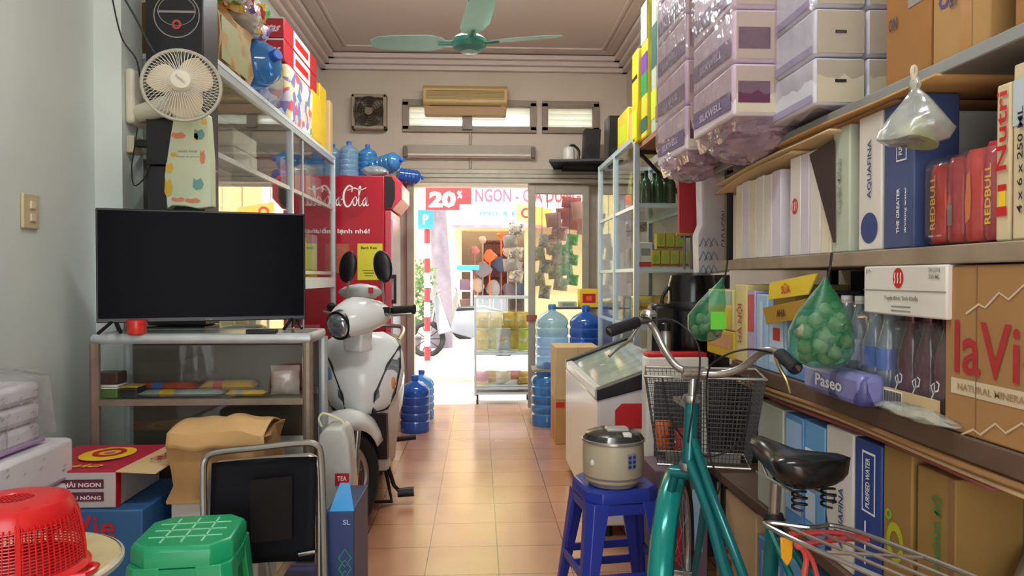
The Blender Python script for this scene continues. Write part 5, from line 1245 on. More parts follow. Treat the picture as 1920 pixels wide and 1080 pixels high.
# hanging strips of packets outside
def strip(label, px, Y, py0, py1, n, w, mats, rail_z):
    t = thing('packet_strip', label, 'packet strip'); x = wx(px, Y); z0, z1 = wz(py1, Y), wz(py0, Y); h = (z1 - z0) / n
    B().cyl((x, Y, z1 - .01), (x, Y, rail_z), .003, n=6).ob('cord', blk, t)
    for k in range(n):
        b = B(); b.M = MX.Translation((x + .02 * (-1) ** k, Y + .003 * (-1) ** k, z0 + k * h)) @ MX.Rotation(.12 * (-1) ** k, 4, 'Y'); b.pillow(w * 1.3, h * 1.08, .05, 6, seed=k); b.ob('packet', mats[k % len(mats)], t, sm=60)
    fin(t)
RZ = 2.3
tag(B().cyl((wx(930, 6.95), 6.95, RZ), (1.3, 6.95, RZ), .012).cyl((wx(930, 6.95) + .03, 6.95, RZ), (wx(930, 6.95) + .03, 6.7, RZ + .1), .01).cyl((1.25, 6.95, RZ), (1.25, 6.7, RZ + .1), .01).ob('hanging_rail', steel), 'steel rail above the doorway holding packet strips', 'rail')
ws = busy('snack_white_foil', ['#cfc8c0', '#8a847c', '#e8e4dc', '#a09a90', '#c8b890'], 40); ps = busy('snack_rose_foil', ['#d0707c', '#e8c8cc', '#b03a48', '#d89aa0'], 40); ys_ = busy('snack_straw_foil', ['#d8ca90', '#e8e4d0', '#b8a860', '#c8c0a8'], 40); gs = busy('snack_green_foil', ['#58c048', '#3aa03a', '#a8e090', '#48b048'], 30)
strip('strip of white snack packets hanging left of the sliding door post', 962, 6.95, 420, 530, 5, .11, [ws, mt('snack_grey_foil', '#a8a29a', .35, noise=.3, scale=22)], RZ)
strip('strip of rose snack packets behind the sliding door glass, top', 1043, 6.95, 400, 500, 4, .12, [ps, mt('snack_pale_rose', '#e0a8a8', .35, noise=.2)], RZ)
strip('strip of straw coloured packets behind the sliding door glass, middle', 1046, 6.9, 455, 545, 4, .11, [ys_], RZ)
strip('strip of green snack packets behind the sliding door glass', 1068, 6.86, 440, 535, 5, .09, [gs], RZ)
strip('strip of grey and white packets just right of the door post', 1016, 6.95, 440, 560, 5, .09, [ws, ys_], RZ)
strip('strip of red packets high at the right of the sliding door', 1066, 6.98, 370, 430, 3, .15, [mt('snack_red_foil', '#cf5560', .35, noise=.15)], RZ)
strip('strip of pink white packets beside the door frame right edge', 1088, 6.92, 380, 440, 2, .09, [mt('snack_pale_rose')], RZ)
# blue water bottles, board and cartons right of the doorway
BYm = 5.75
x1_, x2_ = wx(1035, BYm), wx(1098, BYm)
bz = wz(690, BYm)
water_bottle('pale blue water bottle standing on the floor right of the doorway', (x1_ - .04, BYm, 0), waterb, mt('bright_blue_cap'), s=.98)
water_bottle('second pale blue water bottle on the floor behind, right of the doorway', (x1_ + .05, BYm + .3, 0), waterl, mt('bright_blue_cap'), s=.9)
tag(B().box(x1_ - .16, x2_ + .14, BYm - .13, BYm + .14, bz - .02, bz).ob('board', mt('thin_shelf_board', '#9a8c7a', .6)), 'thin board bridging the floor bottles right of the doorway', 'board')
water_bottle('large clear blue water bottle on the board right of the doorway', (x1_ + .0, BYm, bz + .001), waterl, waterb, s=1.0)
water_bottle('darker blue water bottle on the board beside the clear one', (x2_ + .0, BYm, bz + .001), waterd, mt('bright_blue_cap'), s=.98)
water_bottle('water bottle lying between cartons with its dark base showing', (wx(1098, 5.3), 5.42, .52), waterd, mt('bright_blue_cap'), rot=(R(0), 0, 0), s=.4)
xa, xb = wx(1042, 5.05), wx(1125, 5.05)
carton('carton', 'open brown carton stacked on another beyond the freezer', 'carton', xa, xb, 5.05, 5.4, wz(752, 5.05) + .002, wz(652, 5.05), kraft2, tape=('F',))
carton('carton', 'lower brown carton with red print on the floor beyond the freezer', 'carton', xa - .0, xb, 5.05, 5.4, 0, wz(752, 5.05), kraft, prints=(('A', .5, .5, .3, .8, redp), ('F', .1, .9, .2, .12, redp)))
YB2 = 5.9; z = wz(578, YB2)
tag(B().box(wx(1035, 6.0), wx(1190, 6.0), 5.95, 6.2, z - .012, z).ob('board', mt('dark_board', '#4a4440', .5)), 'dark board shelf above the blue bottles by the sliding door', 'board')
carton('noodle_box', 'small yellow and red noodle box on the dark board by the sliding door', 'box', wx(1087, 5.97), wx(1122, 5.97), 5.97, 6.1, z + .001, wz(542, 5.97), yelp, prints=(('F', .5, .5, .7, .5, redp), ('F', .5, .5, .3, .25, orgp)))
carton('biscuit_box', 'pale low box on the dark board left of the noodle box', 'box', wx(1050, 5.97), wx(1082, 5.97), 5.98, 6.12, z + .001, wz(566, 5.97), cgrey, prints=(('F', .5, .5, .7, .5, greyp),))
# ================================================================ RIGHT SIDE
# ---- tall glass cabinet by the door
GX = .93; gy0, gy1 = yx(1189, GX), yx(1121, GX)
t = glass_case('display_cabinet', 'tall aluminium glass display cabinet against the right wall by the door', 'cabinet', GX, XR - .005, gy0, gy1, 0, 2.06, [wz(610, gy0), wz(500, gy0), wz(378, gy0)], posts_y=((gy0 + gy1) / 2,), faces='AFK', t_=.032, shm=mt('green_edge_glass', '#b9cfc8', .15), fm=mt('pale_blue_aluminium', '#bccdd4', .35, .3), open_bottom=.04)
B().box(XR - .012, XR - .006, gy0 + .04, gy1 - .04, .1, 2.0).ob('back_board', mt('white_back_board', '#c4bfb4', .6), t)
fin(t)
sh = [wz(610, gy0), wz(500, gy0), wz(378, gy0)]
# upper shelf: dark green bottles
green = mt('dark_green_bottle', '#24482c', .12, noise=.1); oilm = mt('golden_oil', '#c8a82a', .2, noise=.05)
proto = None
def bottle(label, c, r, h, m, capm, group=None, labelm=None, name='bottle'):
    t = thing(name, label, 'bottle', group)
    B().lathe([(r * .9, 0), (r, .005), (r, h * .58), (r * .8, h * .7), (r * .35, h * .82), (r * .32, h * .93)], n=16).ob('body', m, t, sm=50)
    B().lathe([(r * .38, h * .92), (r * .38, h), (r * .3, h * 1.005)], n=12).ob('cap', capm, t)
    if labelm: B().lathe([(r * 1.02, h * .18), (r * 1.02, h * .48)], n=16, caps=False).ob('paper_label', labelm, t)
    t.location = c; return t
g = 'dark green bottles on the top shelf of the right glass cabinet'
for k in range(7):
    x, y = 1.0 + .075 * (k % 4) + .02, gy0 + .08 + .1 * (k // 4)
    if k == 0: proto = bottle('dark green glass bottle in a row on the top shelf of the right glass cabinet', (x, y, sh[2] + .001), .032, .2, green, mt('black_cap', '#1a1a1a', .4), g)
    else: dup(proto, (x, y, sh[2] + .001))
packet('yellow green packet beside the green bottles, top shelf of the right cabinet', 'snack packet', (GX + .06, gy0 + .3, sh[2] + .001), .12, .22, .06, [mt('lime_snack'), mt('yellow_snack')], rz=1.2)
packet('grey white packet standing behind the green bottles, top shelf of the right cabinet', 'snack packet', (1.22, gy0 + .32, sh[2] + .001), .2, .26, .07, [mt('white_snack'), mt('cream_snack')])
g = 'yellow tea boxes on the middle shelf of the right glass cabinet'
pr2 = None
for k in range(8):
    x, y, z = 1.075 + .058 * (k % 4), gy0 + .05 + (.0 if k < 4 else .0), sh[1] + .001 + (0 if k < 4 else .105)
    if k >= 4: x += .03
    if k == 7: continue
    if pr2 is None:
        pr2 = thing('tea_box', 'small yellow box in the group on the middle shelf of the right glass cabinet', 'box', g)
        B().box(-.026, .026, 0, .06, 0, .10).ob('body', mt('tea_yellow', '#c9b420', .4, noise=.08), pr2, bev=.003)
        b = B(); quad_on(b, (0, 0, .05), 'F', .03, .05, .001); b.ob('printed_panel', limep, pr2)
        b = B(); quad_on(b, (0, 0, .012), 'F', .05, .012, .001); b.ob('printed_strip', mt('dark_red_print', '#8c1a22'), pr2); pr2.location = (x, y, z)
    else: dup(pr2, (x, y, z))
carton('medicine_box', 'white box with red base and grey print in front of the yellow boxes', 'box', GX + .045, GX + .125, gy0 + .06, gy0 + .12, sh[1] + .001, sh[1] + .15, cwhite, prints=(('F', .5, .1, 1, .2, redp), ('F', .5, .6, .7, .3, greyp)))
bottle('small jar with green top left of the white box in the right cabinet', (GX + .06, gy0 + .2, sh[1] + .001), .03, .17, mt('straw_jar', '#c9b888', .3), grnp)
packet('hanging clear packet in the middle bay of the right cabinet', 'snack packet', (GX + .08, gy0 + .3, sh[1] + .16), .14, .2, .04, [clearw, ws])
for k, (x, m, l) in enumerate(((1.0, 'gold_snack', 'gold wrapped round cake pack, low shelf of the right cabinet, left'), (1.13, 'cream_snack', 'cream wrapped cake pack, low shelf of the right cabinet, right'))):
    packet(l, 'snack packet', (x, gy0 + .1, sh[0] + .001), .13, .1, .08, [mt(m), mt('lime_snack')], seed=k)
    packet(l.replace('low shelf', 'stacked second layer, low shelf'), 'snack packet', (x, gy0 + .1, sh[0] + .1), .13, .07, .07, [mt('gold_snack' if k else 'yellow_snack'), mt('cream_snack')], seed=k + 4)
bl = [('pale_tin', '#c2bda8'), ('sky_tin', '#8fb0c4'), ('rose_tin', '#b88a80')]
for si, z in enumerate(sh):
    for k in range(4):
        y = gy0 + .5 + .2 * k
        if y > gy1 - .15: break
        tag(B().box(1.05, 1.25, y, y + .14, z + .001, z + .16 - .02 * k).ob('goods_box', mt(*bl[(k + si) % 3], .4), bev=.004), '%s goods box deep inside the right cabinet, %s shelf, %s row' % (('pale', 'sky blue', 'rose')[(k + si) % 3], ('low', 'middle', 'top')[si], ('first', 'second', 'third', 'fourth')[k]), 'box')
# ---- freezer
QX = .54; qy0, qy1 = yx(1121, QX), yx(1061, QX); QX1 = .92
zn = wz(740, qy0); 
t = thing('chest_freezer', 'white chest freezer with sloping glass lid and black rim along the right side', 'freezer')
frw = mt('freezer_white', '#d9d4d2', .22, noise=.02)
zb_ = zn + .07
B().prism([(QX, .06), (QX1, .06), (QX1, zb_), (QX, zn - .03)], 'y', qy0, qy1).ob('body', frw, t, bev=.01)
B().prism([(QX - .004, zn - .032), (QX1, zb_ - .005), (QX1, zb_ + .09), (QX - .004, zn + .02)], 'y', qy0 - .012, qy0 + .05).ob('front_rim', bplas, t, bev=.006)
B().prism([(QX - .004, zn - .032), (QX1, zb_ - .005), (QX1, zb_ + .09), (QX - .004, zn + .02)], 'y', qy1 - .06, qy1 + .005).ob('rear_rim', bplas, t, bev=.006)
B().prism([(QX - .003, zn - .03), (QX + .03, zn - .027), (QX + .03, zn + .02), (QX - .003, zn + .012)], 'y', qy0 + .05, qy1 - .06).ob('side_rim', mt('light_grey_rim', '#c4c6c4', .25), t, bev=.003)
B().prism([(QX + .03, zn + .012), (QX1 - .02, zb_ + .07), (QX1 - .02, zb_ + .078), (QX + .03, zn + .02)], 'y', qy0 + .05, (qy0 + qy1) / 2).ob('glass_lid', mt('freezer_glass', '#9aa29a', .08, .1, noise=.35, scale=9), t)
B().prism([(QX + .03, zn + .004), (QX1 - .02, zb_ + .06), (QX1 - .02, zb_ + .068), (QX + .03, zn + .011)], 'y', (qy0 + qy1) / 2 - .02, qy1 - .06).ob('glass_lid', mt('freezer_glass'), t)
B().prism([(QX + .08, zn - .16), (QX1, zn - .16), (QX1, zn - .045), (QX + .11, zn - .045), (QX + .08, zn - .075)], 'y', qy0 - .006, qy0 + .002).ob('red_badge', redp, t, bev=.004)
b = B()
for k in range(9): b.box(QX + .2, QX + .42, qy0 - .004, qy0 + .004, .1 + k * .025, .112 + k * .025)
b.ob('vent_grille', bplas, t)
for x in (QX + .06, QX1 - .06):
    for y in (qy0 + .06, qy1 - .06): B().cyl((x, y, 0), (x, y, .061), .02).ob('foot', bplas, t)
fin(t)
# plates of goods lying on lid
t = thing('price_sheet', 'pale printed sheet lying on the freezer glass', 'paper')
b = B().prism([(QX + .12, zn + .050), (QX + .32, zn + .083), (QX + .32, zn + .085), (QX + .12, zn + .052)], 'y', qy0 + .25, qy0 + .65); b.ob('sheet', mt('pale_sheet', '#b8bfae', .4, noise=.3, scale=20), t); fin(t)
# white and red styrofoam carton on wall side, black suitcase
Yc = 2.87; xa, xb = wx(1213, Yc), wx(1330, Yc)
t = thing('cool_box', 'white box with red lid top standing behind the bicycle basket', 'box')
za = 0; zt = wz(672, Yc)
B().box(xa, xb, Yc, Yc + .09, .0, zt).ob('body', wplas, t, bev=.008)
B().box(xa + .005, xb - .005, Yc + .004, Yc + .09, zt, zt + .018).ob('lid', redp, t, bev=.006)
B().box(xa + .03, xb - .03, Yc - .002, Yc, .35, zt - .1).ob('dark_front', mt('dim_grey_panel', '#3c3a3c', .5), t)
fin(t)
t = thing('thermos_urn', 'large black thermos urn beside the garlic nets', 'urn')
Yu = 3.085; xu = wx(1298, Yu); z0, z1 = zt - .18, wz(512, Yu)
zu = wz(690, Yu)
B().lathe([(.10, 0), (.105, .02), (.105, z1 - zu - .05), (.095, z1 - zu - .01), (.06, z1 - zu)], (xu, Yu, zu), 28).ob('body', mt('glossy_black', '#0f0f12', .2), t)
B().lathe([(.106, .25), (.109, .26), (.109, .28), (.106, .29)], (xu, Yu, zu), 28, caps=False).ob('band', bplas, t)
B().box(xu - .19, xu - .08, Yu - .06, Yu + .06, zu, zu + .28).ob('side_unit', bplas, t, bev=.02)
B().tube(smooth([(xu - .105, Yu, z1 - .06), (xu - .135, Yu, z1 - .12), (xu - .105, Yu, z1 - .2)], 4), .008, 8).ob('handle', bplas, t)
fin(t)
tag(B().box(xu - .09, XR - .01, Yu - .10, Yu + .10, 0, zu - .001).ob('urn_stand', mt('dark_stand', '#39302c', .6, noise=.1)), 'dark stand under the black urn against the right wall', 'stand')
t = thing('steel_flask', 'slim steel flask in front of the black urn', 'flask')
cf = V((wx(1249, 2.99), 2.995, zt - .12)); B().lathe([(.024, 0), (.026, .005), (.026, .2), (.02, .22)], cf, 18).ob('body', steel, t); B().lathe([(.021, .22), (.021, .25), (.015, .255)], cf, 16).ob('lid', bplas, t); fin(t)
tag(B().box(cf.x - .04, cf.x + .04, 2.965, 3.02, 0, cf.z - .001).ob('flask_stand', cwhite), 'white box under the slim steel flask', 'box')
# red panel hanging
t = thing('red_cloth_banner', 'dark red cloth banner hanging below the tissue packs', 'banner')
Yr = 3.3; P = [W(px, py, Yr) for px, py in ((1273, 330), (1316, 330), (1315, 385), (1308, 438), (1274, 438))]
B().rings([P, [p + V((0, .03, 0)) for p in P]]).ob('cloth', mt('deep_red_cloth', '#a01420', .6, noise=.12, scale=5), t)
B().cyl(W(1268, 439, Yr), W(1312, 439, Yr), .006).ob('bottom_rod', mt('brass_rod', '#b8863a', .4, .5), t)
p = W(1295, 330, Yr); B().box(p.x - .06, XR, Yr + .0, Yr + .02, p.z, p.z + .035).ob('hanger', mt('pink_card', '#c85a5a'), t)
fin(t)
t = thing('cutlery_rack', 'dark hanging utensils below the red banner', 'utensils')
for k, px in enumerate((1283, 1296, 1306)): B().cyl(W(px, 441, Yr), W(px, 505, Yr), .006).ob('utensil', mt('dull_metal', '#6a6660', .4, .6), t)
B().cyl(W(1276, 444, Yr), W(1276, 444, Yr) + V((.12, 0, 0)), .004).ob('rod', dmet, t)
fin(t)
# white printed sack hanging behind shelf post
t = thing('rice_sack', 'white printed sack with purple marks standing at the end of the middle shelf', 'sack')
Ys = 3.1; P = [W(px, py, Ys) for px, py in ((1316, 330), (1346, 332), (1372, 360), (1370, 510), (1312, 515), (1310, 440), (1318, 420))]
B().rings([P, [p + V((.0, .1, 0)) for p in P]]).ob('sack_body', mt('printed_white_sack', '#c4c0c4', .5, noise=.12, scale=16, bump=.3), t, bev=.01)
b = B(); c = W(1336, 480, Ys - .002)
zsb = min(p.z for p in P)
for k in range(9): stroke_on(b, [(.1 * (k % 3) * 2, .1 + .3 * (k // 3)), (.1 * (k % 3) * 2 + .15, .3 + .3 * (k // 3)), (.1 * (k % 3) * 2 + .3, .12 + .3 * (k // 3))], c, 'F', .12, .2, .006)
b.ob('leaf_print', mt('slate_print', '#7a7f96'), t)
b = B(); put_text(b, 'GAO NGON', W(1358, 430, Ys - .002), 'F', .16, .03, 1, off=.002); b.ob('lettering', purp, t)
fin(t)
tag(B().box(W(1312, 500, Ys).x, W(1370, 500, Ys).x, Ys + .01, Ys + .1, 0, zsb - .001).ob('sack_stand', mt('dark_stand')), 'dark narrow stand under the white printed sack', 'stand')
# ---- shelves
SX = .9; SH0, SH1, SH2, SH3 = .47, .905, 1.262, 1.623; yS1 = yx(1350, SX) ; yS0 = .3
t = thing('shelf_rack', 'dark wooden wall shelving with four long planks along the right wall', 'shelf')
for z, th_, m, y1 in ((SH1, .045, wood, yx(1372, SX)), (SH2, .036, woodl, yS1), (SH3, .026, mt('grey_steel_edge', '#8d8f8c', .5, .3, noise=.15), yx(1330, SX)), (SH0, .035, wood, yx(1330, SX))):
    B().box(SX, XR - .004, yS0, y1, z - th_, z).ob('plank', m, t, bev=.003)
for y in (yS1 - .03, yx(1535, SX), 1.02, .36):
    B().box(XR - .06, XR - .03, y - .015, y + .015, 0, SH3 - .03).ob('bracket_post', dmet, t)
for y in (yS1 - .012,): B().box(SX + .02, SX + .045, y, y + .025, SH2, SH3 - .027).ob('front_post', dmet, t)
for y in (yS1 - .03, 1.02): B().box(SX + .0, SX + .03, y - .015, y + .015, 0, SH0 - .036).ob('leg', dmet, t)
fin(t)
def rc(name, label, cat, px0, px1, ztop, shelf, m, x0=SX + .012, depth=.36, gap=.0015, **k):
    """carton on a shelf whose aisle face spans two photo columns"""
    ya, yb = yx(px1, x0), yx(px0, x0)
    return carton(name, label, cat, x0, min(XR - .065, x0 + depth), ya + gap, yb - gap, shelf + .001, ztop, m, **k)
XF = SX + .012
def ht(px, py, x=XF): return wz(py, yx(px, x), px)
# middle shelf: slim white cartons
cream = mt('cream_cardboard', '#d8d0b4', .7, noise=.05); lil = mt('lilac_white_cardboard', '#cdc6d2', .65, noise=.05)
ed = [1379, 1391, 1404, 1417, 1431, 1446, 1463]
ms = [cream, lil, cream, cwhite, cwhite, lil]
ords = ['first', 'second', 'third', 'fourth', 'fifth', 'sixth', 'seventh', 'eighth', 'ninth', 'tenth']
for k in range(6):
    rc('carton', 'slim %s carton on the middle shelf, %s from the far end' % ({cream: 'cream', lil: 'lilac white', cwhite: 'white'}[ms[k]], ords[k]), 'carton', ed[k], ed[k + 1], SH2 + .262 + .004 * (k % 2), SH2, ms[k], depth=.3, bev=.003)
def redlogo(root, geo, f='A', r=.024, dz=0, dx=0):
    c, W_, H_ = geo(f); U = FACES[f][0]; c = c + V((0, 0, dz)) + U * dx
    b = B(); disc_on(b, c, f, r, .001, ry=r * 1.15); b.ob('red_emblem', redp, root)
    b = B()
    for s in (-.55, 0, .55): stroke_on(b, [(.35, 0), (.65, .35), (.35, .65), (.6, 1)], c + U * (s * r), f, r * .5, r * 1.2, r * .16, .002)
    b.ob('emblem_flame', wht, root)
ya = yx(1500, XF)
rc('carton', 'slim white carton with a red round emblem on the middle shelf', 'carton', 1480, 1500, SH2 + .285, SH2, cwhite, bev=.003, extra=lambda r, g: redlogo(r, g, r=.02, dz=-.0))
rc('carton', 'slim pale carton right of the red emblem carton', 'carton', 1500, 1516, SH2 + .285, SH2, lil, bev=.003)
rc('carton', 'slim white carton two right of the red emblem carton', 'carton', 1517, 1537, SH2 + .285, SH2, cwhite, bev=.003)
rc('carton', 'slim cream carton under the dark triangular flap', 'carton', 1538, 1557, SH2 + .27, SH2, cream, bev=.003)
t = thing('cardboard_flap', 'dark folded cardboard flap hanging from under the top shelf', 'cardboard')
P = [W(px, py, yx(px, SX + .003)) for px, py in ((1517, 290), (1560, 262), (1562, 455))]
B().rings([P, [p + V((.007, 0, 0)) for p in P]]).ob('flap', mt('dark_cardboard', '#3a2c26', .8, noise=.15), t); fin(t)
def vtext(st, w, h, m, u=.5, v=.5, f='A', turn=1): return (f, u, v, st, w, h, m, turn)
rc('carton', 'pale green grey carton with faint script between flap and bottled water carton', 'carton', 1560, 1592, SH3 - .035, SH2, cgrey, depth=.3, texts=[vtext('Tuyệt Đỉnh', .45, .3, mt('faded_green_ink', '#8f9a84'))])
rc('carton', 'white carton with vertical navy lettering on the middle shelf', 'carton', 1608, 1652, SH3 - .035, SH2, cwhite, depth=.3, texts=[vtext('AQUAFINA', .42, .2, navy, .55, .58)], extra=lambda r, g: (lambda b, c, n: (disc_on(b, c, 'A', .036, .001), b.ob('navy_swoosh', navy, r)))(B(), g('A')[0] + V((0, .0, -.11)), 0))
rc('carton', 'navy blue carton with white framed panel on the middle shelf', 'carton', 1655, 1712, SH3 - .035, SH2, mt('navy_carton_b', '#3c4c78', .5, noise=.08), depth=.1, prints=(('A', .62, .76, .34, .36, wht), ('A', .62, .76, .29, .34, mt('navy_carton_b'))), texts=[vtext('PURIFIED WATER', .28, .12, wht, .62, .76), vtext('THE GREATER', .3, .1, wht, .55, .25), vtext('drinking water', .3, .08, wht, .8, .25)])
# pack of energy drink cans
t = thing('can_pack', 'shrink wrapped pack of red drink cans on the middle shelf', 'can pack')
ya, yb = yx(1858, XF), yx(1722, XF); n = 4; r = (yb - ya) / n / 2
for k in range(n):
    for j in range(2):
        cx_, cy_ = XF + .012 + r + j * 2 * r, ya + r + 2 * r * k; h = .155 + .006 * (n - k)
        b = B(); b.lathe([(r * .82, 0), (r * .95, .008), (r * .96, h - .014), (r * .8, h), (r * .7, h - .004)], (cx_, cy_, SH2 + .006), 20); b.ob('can', mt('can_red', '#c03038', .25, .3, noise=.05) if (k + j) % 2 == 0 else mt('can_scarlet', '#cc2c1c', .25, .3, noise=.08), t)
        if j == 0:
            b = B(); c = (cx_ - r * .97, cy_, SH2 + .09)
            if k == 1: poly_on(b, [(.2, 0), (.8, .1), (.9, .5), (.7, 1), (.3, .9), (.1, .4)], c, 'A', r * .8, .10, .001); b.ob('yellow_flame', mt('flame_orange', '#e87818'), t)
            elif k == 2: quad_on(b, V(c) + V((0, 0, -.03)), 'A', r * .5, .04, .001); b.ob('code_panel', greyp, t)
            else: put_text(b, 'REDBULL', c, 'A', .11, r * .6, 1, off=.001); b.ob('lettering', yelp, t)
b = B().box(XF + .004, XF + .014 + 4 * r, ya - .002, yb + .004, SH2 + .003, SH2 + .18); b.ob('shrink_wrap', thinw, t, bev=.02); fin(t)
nut = mt('nutri_carton', '#cdbd98', .7, noise=.06)
rc('carton', 'cream carton with red vertical lettering at the near end of the middle shelf', 'carton', 1864, 1893, SH2 + .275, SH2, nut, texts=[vtext('Nutri', .5, .75, redp, .5, .7)], prints=(('A', .5, .28, .5, .14, yelp), ('A', .5, .34, .6, .04, redp), ('A', .5, .19, .7, .06, redp)))
rc('carton', 'cream carton with black vertical measure text and a pale sticker, near end of middle shelf', 'carton', 1895, 1990, SH2 + .30, SH2, nut, x0=XF, texts=[vtext('4 x 6 x 250 ML', .6, .12, blk, .2, .45), vtext('SOYA MILK DRINK', .5, .1, blk, .36, .4)], prints=(('A', .13, .78, .24, .26, mt('pale_sticker', '#b8c4cc')),))
carton('carton', 'dark carton filling the back of the middle shelf behind the cans', 'carton', XR - .17, XR - .07, 1.0, 1.42, SH2 + .001, SH2 + .22, kraftd)
# near-black sheets stand in for the shade behind the shelves
rk = [o for o in bpy.data.objects if o.name == 'shelf_rack'][0]
for za_, zb_2 in ((SH0, SH1 - .05), (SH1, SH2 - .04), (SH2, SH3 - .03)):
    b = B().box(XR - .026, XR - .006, yS0, yx(1372, SX), za_, zb_2); b.v = [(x - rk.location.x, y - rk.location.y, z - rk.location.z) for x, y, z in b.v]; b.ob('back_board', mt('dark_back_board', '#1f1915', .8, noise=.2), rk)
# flattened cardboard under the top shelf
for k, (z, y0, y1, x0, m) in enumerate(((SH3 - .028, 1.35, 2.35, SX - .01, kraft), (SH3 - .040, 1.5, 2.55, SX + .0, kraftd), (SH3 - .052, 1.75, 2.62, SX - .02, kraft2), (SH3 - .066, 1.98, 2.64, SX - .012, kraft2))):
    t = thing('flat_cardboard', ('flattened brown cardboard sheet directly under the top shelf', 'dark flattened cardboard sheet second under the top shelf', 'pale flattened cardboard sheet third under the top shelf', 'lowest pale cardboard sheet, bending down at the far end under the top shelf')[k], 'cardboard')
    def fn(u, v, z=z, y0=y0, y1=y1, x0=x0, k=k): return (x0 + (XR - .09 - x0) * v, y0 + (y1 - y0) * u, z - .012 * k * u * u * 1.2 - .002 * sin(9 * u))
    B().grid(fn, 16, 2).ob('sheet', m, t, solid=.006); fin(t)
# top shelf ---- tissue packs hanging over the aisle, brown boxes
whp = mt('white_tissue_wrap', '#d9dbe6', .4, noise=.05, scale=8, bump=.2); pnk = mt('blush_tissue_wrap', '#e2d6e2', .4, noise=.06, scale=8, bump=.2); pbl = mt('plum_band', '#73608c', .45, noise=.25, scale=40); drk = mt('dark_plum_label', '#5a2a48', .45)
shad = mt('cream_tissue_end', '#c4bca4', .5, noise=.05, scale=6, bump=.2)  # cream darkened to paint shade on ends turned from the door light
def tower(label, x0, x1, y0, y1, z0, n, h, kind, cols=1):
    t = thing('tissue_pack', label, 'tissue pack')
    for k in range(n):
        for j in range(cols):
            xa = x0 + (x1 - x0) * j / cols; xb = x0 + (x1 - x0) * (j + 1) / cols
            b = B().box(xa + .002, xb - .002, y0 + .002, y1 - .002, z0 + k * h + .002, z0 + (k + 1) * h - .002); b.ob('tissue_tier', whp if kind == 'white' else pnk, t, bev=.009)
    for k in range(n):
        zc = z0 + k * h; ym = (y0 + y1) / 2; w_ = x1 - x0
        if zc > 2.75: break
        if kind != 'white':
            b = B(); quad_on(b, ((x0 + x1) / 2, y0, zc + h * .5), 'F', w_ * .92, h * .86, .0012); b.ob('end_face', shad, t)
            b = B(); poly_on(b, [(0, .2), (1, 0), (1, .8), (0, 1)], (x0, ym, zc + h * .36), 'A', (y1 - y0) * .92, h * .42, .0012); b.ob('printed_band', pbl, t)
            b = B(); quad_on(b, (x0 + w_ * .24, y0, zc + h * .45), 'F', w_ * .36, h * .4, .0022); b.ob('end_label', drk, t)
            b = B(); put_text(b, 'SILKWELL', (x0, ym, zc + h * .34), 'A', (y1 - y0) * .55, h * .15, off=.003); b.ob('lettering', mt('pale_lilac_ink', '#cfc0dc'), t)
        else:
            b = B(); quad_on(b, (x0, ym, zc + h * .16), 'A', (y1 - y0) * .92, h * .16, .0012); b.ob('printed_band', mt('pale_violet_band', '#a8a0c0', .4), t)
            for j in range(cols):
                xc_ = x0 + w_ * (j + .5) / cols
                b = B(); quad_on(b, (xc_, y0, zc + h * .5), 'F', w_ / cols * .9, h * .86, .0012); b.ob('end_face', shad, t)
                b = B(); quad_on(b, (xc_, y0, zc + h * .5), 'F', .03, .008, .0022); b.ob('end_label', blk, t)
    e = .004
    b = B()
    def fn(u, v):
        a = 2 * pi * u + pi / 4; m_ = max(abs(cos(a)), abs(sin(a))); sag = (1 - v)
        return ((x0 + x1) / 2 + cos(a) / m_ * ((x1 - x0) / 2 + e + .0015 * sin(13 * a + 9 * v)) * (1 if v > .12 else .82 + v * 1.5), (y0 + y1) / 2 + sin(a) / m_ * ((y1 - y0) / 2 + e + .0015 * sin(17 * a + 5 * v)) * (1 if v > .12 else .88 + v), z0 - .035 * (kind != 'white') - .008 + v * (n * h + .04) + .008 * sin(7 * a) * (v < .1))
    b.grid(fn, 48, 16); N_ = 48; b.f.append(list(range(N_))); b.m.append(0)
    b.ob('plastic_wrap', thinw if kind == 'white' else pinkw2, t, sm=60)
    return fin(t)
pinkw2 = film('blush_wrap', '#ecdfe8', .09, .25, .18, noise=.07, scale=18, bump=.7)
px_x = .73
za = 1.67
tower('leftmost plum banded tissue pack hanging over the aisle from the top shelf', .745, 1.02, yx(1284, .745), yx(1231, .745), 1.66, 6, .165, 'plum')
tower('second plum banded tissue pack, in the middle of the overhanging row', .73, .99, yx(1372, .73), yx(1297, .73), 1.665, 6, .155, 'plum')
tower('white tissue pack with small black labels, nearest of the overhanging row', .855, 1.13, yx(1524, .855), yx(1443, .855), 1.64, 6, .125, 'white', 2)
# crumpled wrap below the plum packs
for k, (px0, px1, py, y) in enumerate(((1252, 1345, 305, 2.9), (1345, 1470, 262, 2.35))):
    t = thing('loose_wrap', ('crumpled pink plastic wrap sagging under the leftmost tissue pack', 'crumpled pink plastic wrap sagging under the middle tissue pack')[k], 'plastic wrap')
    c = W((px0 + px1) / 2, py, y - .1)
    B().ell(c, (wx(px1, y - .1) - wx(px0, y - .1)) / 2 * 1.1, .2, .075, 44, 26, .09, k + 3).ob('wrap', pinkw, t, sm=25); fin(t)
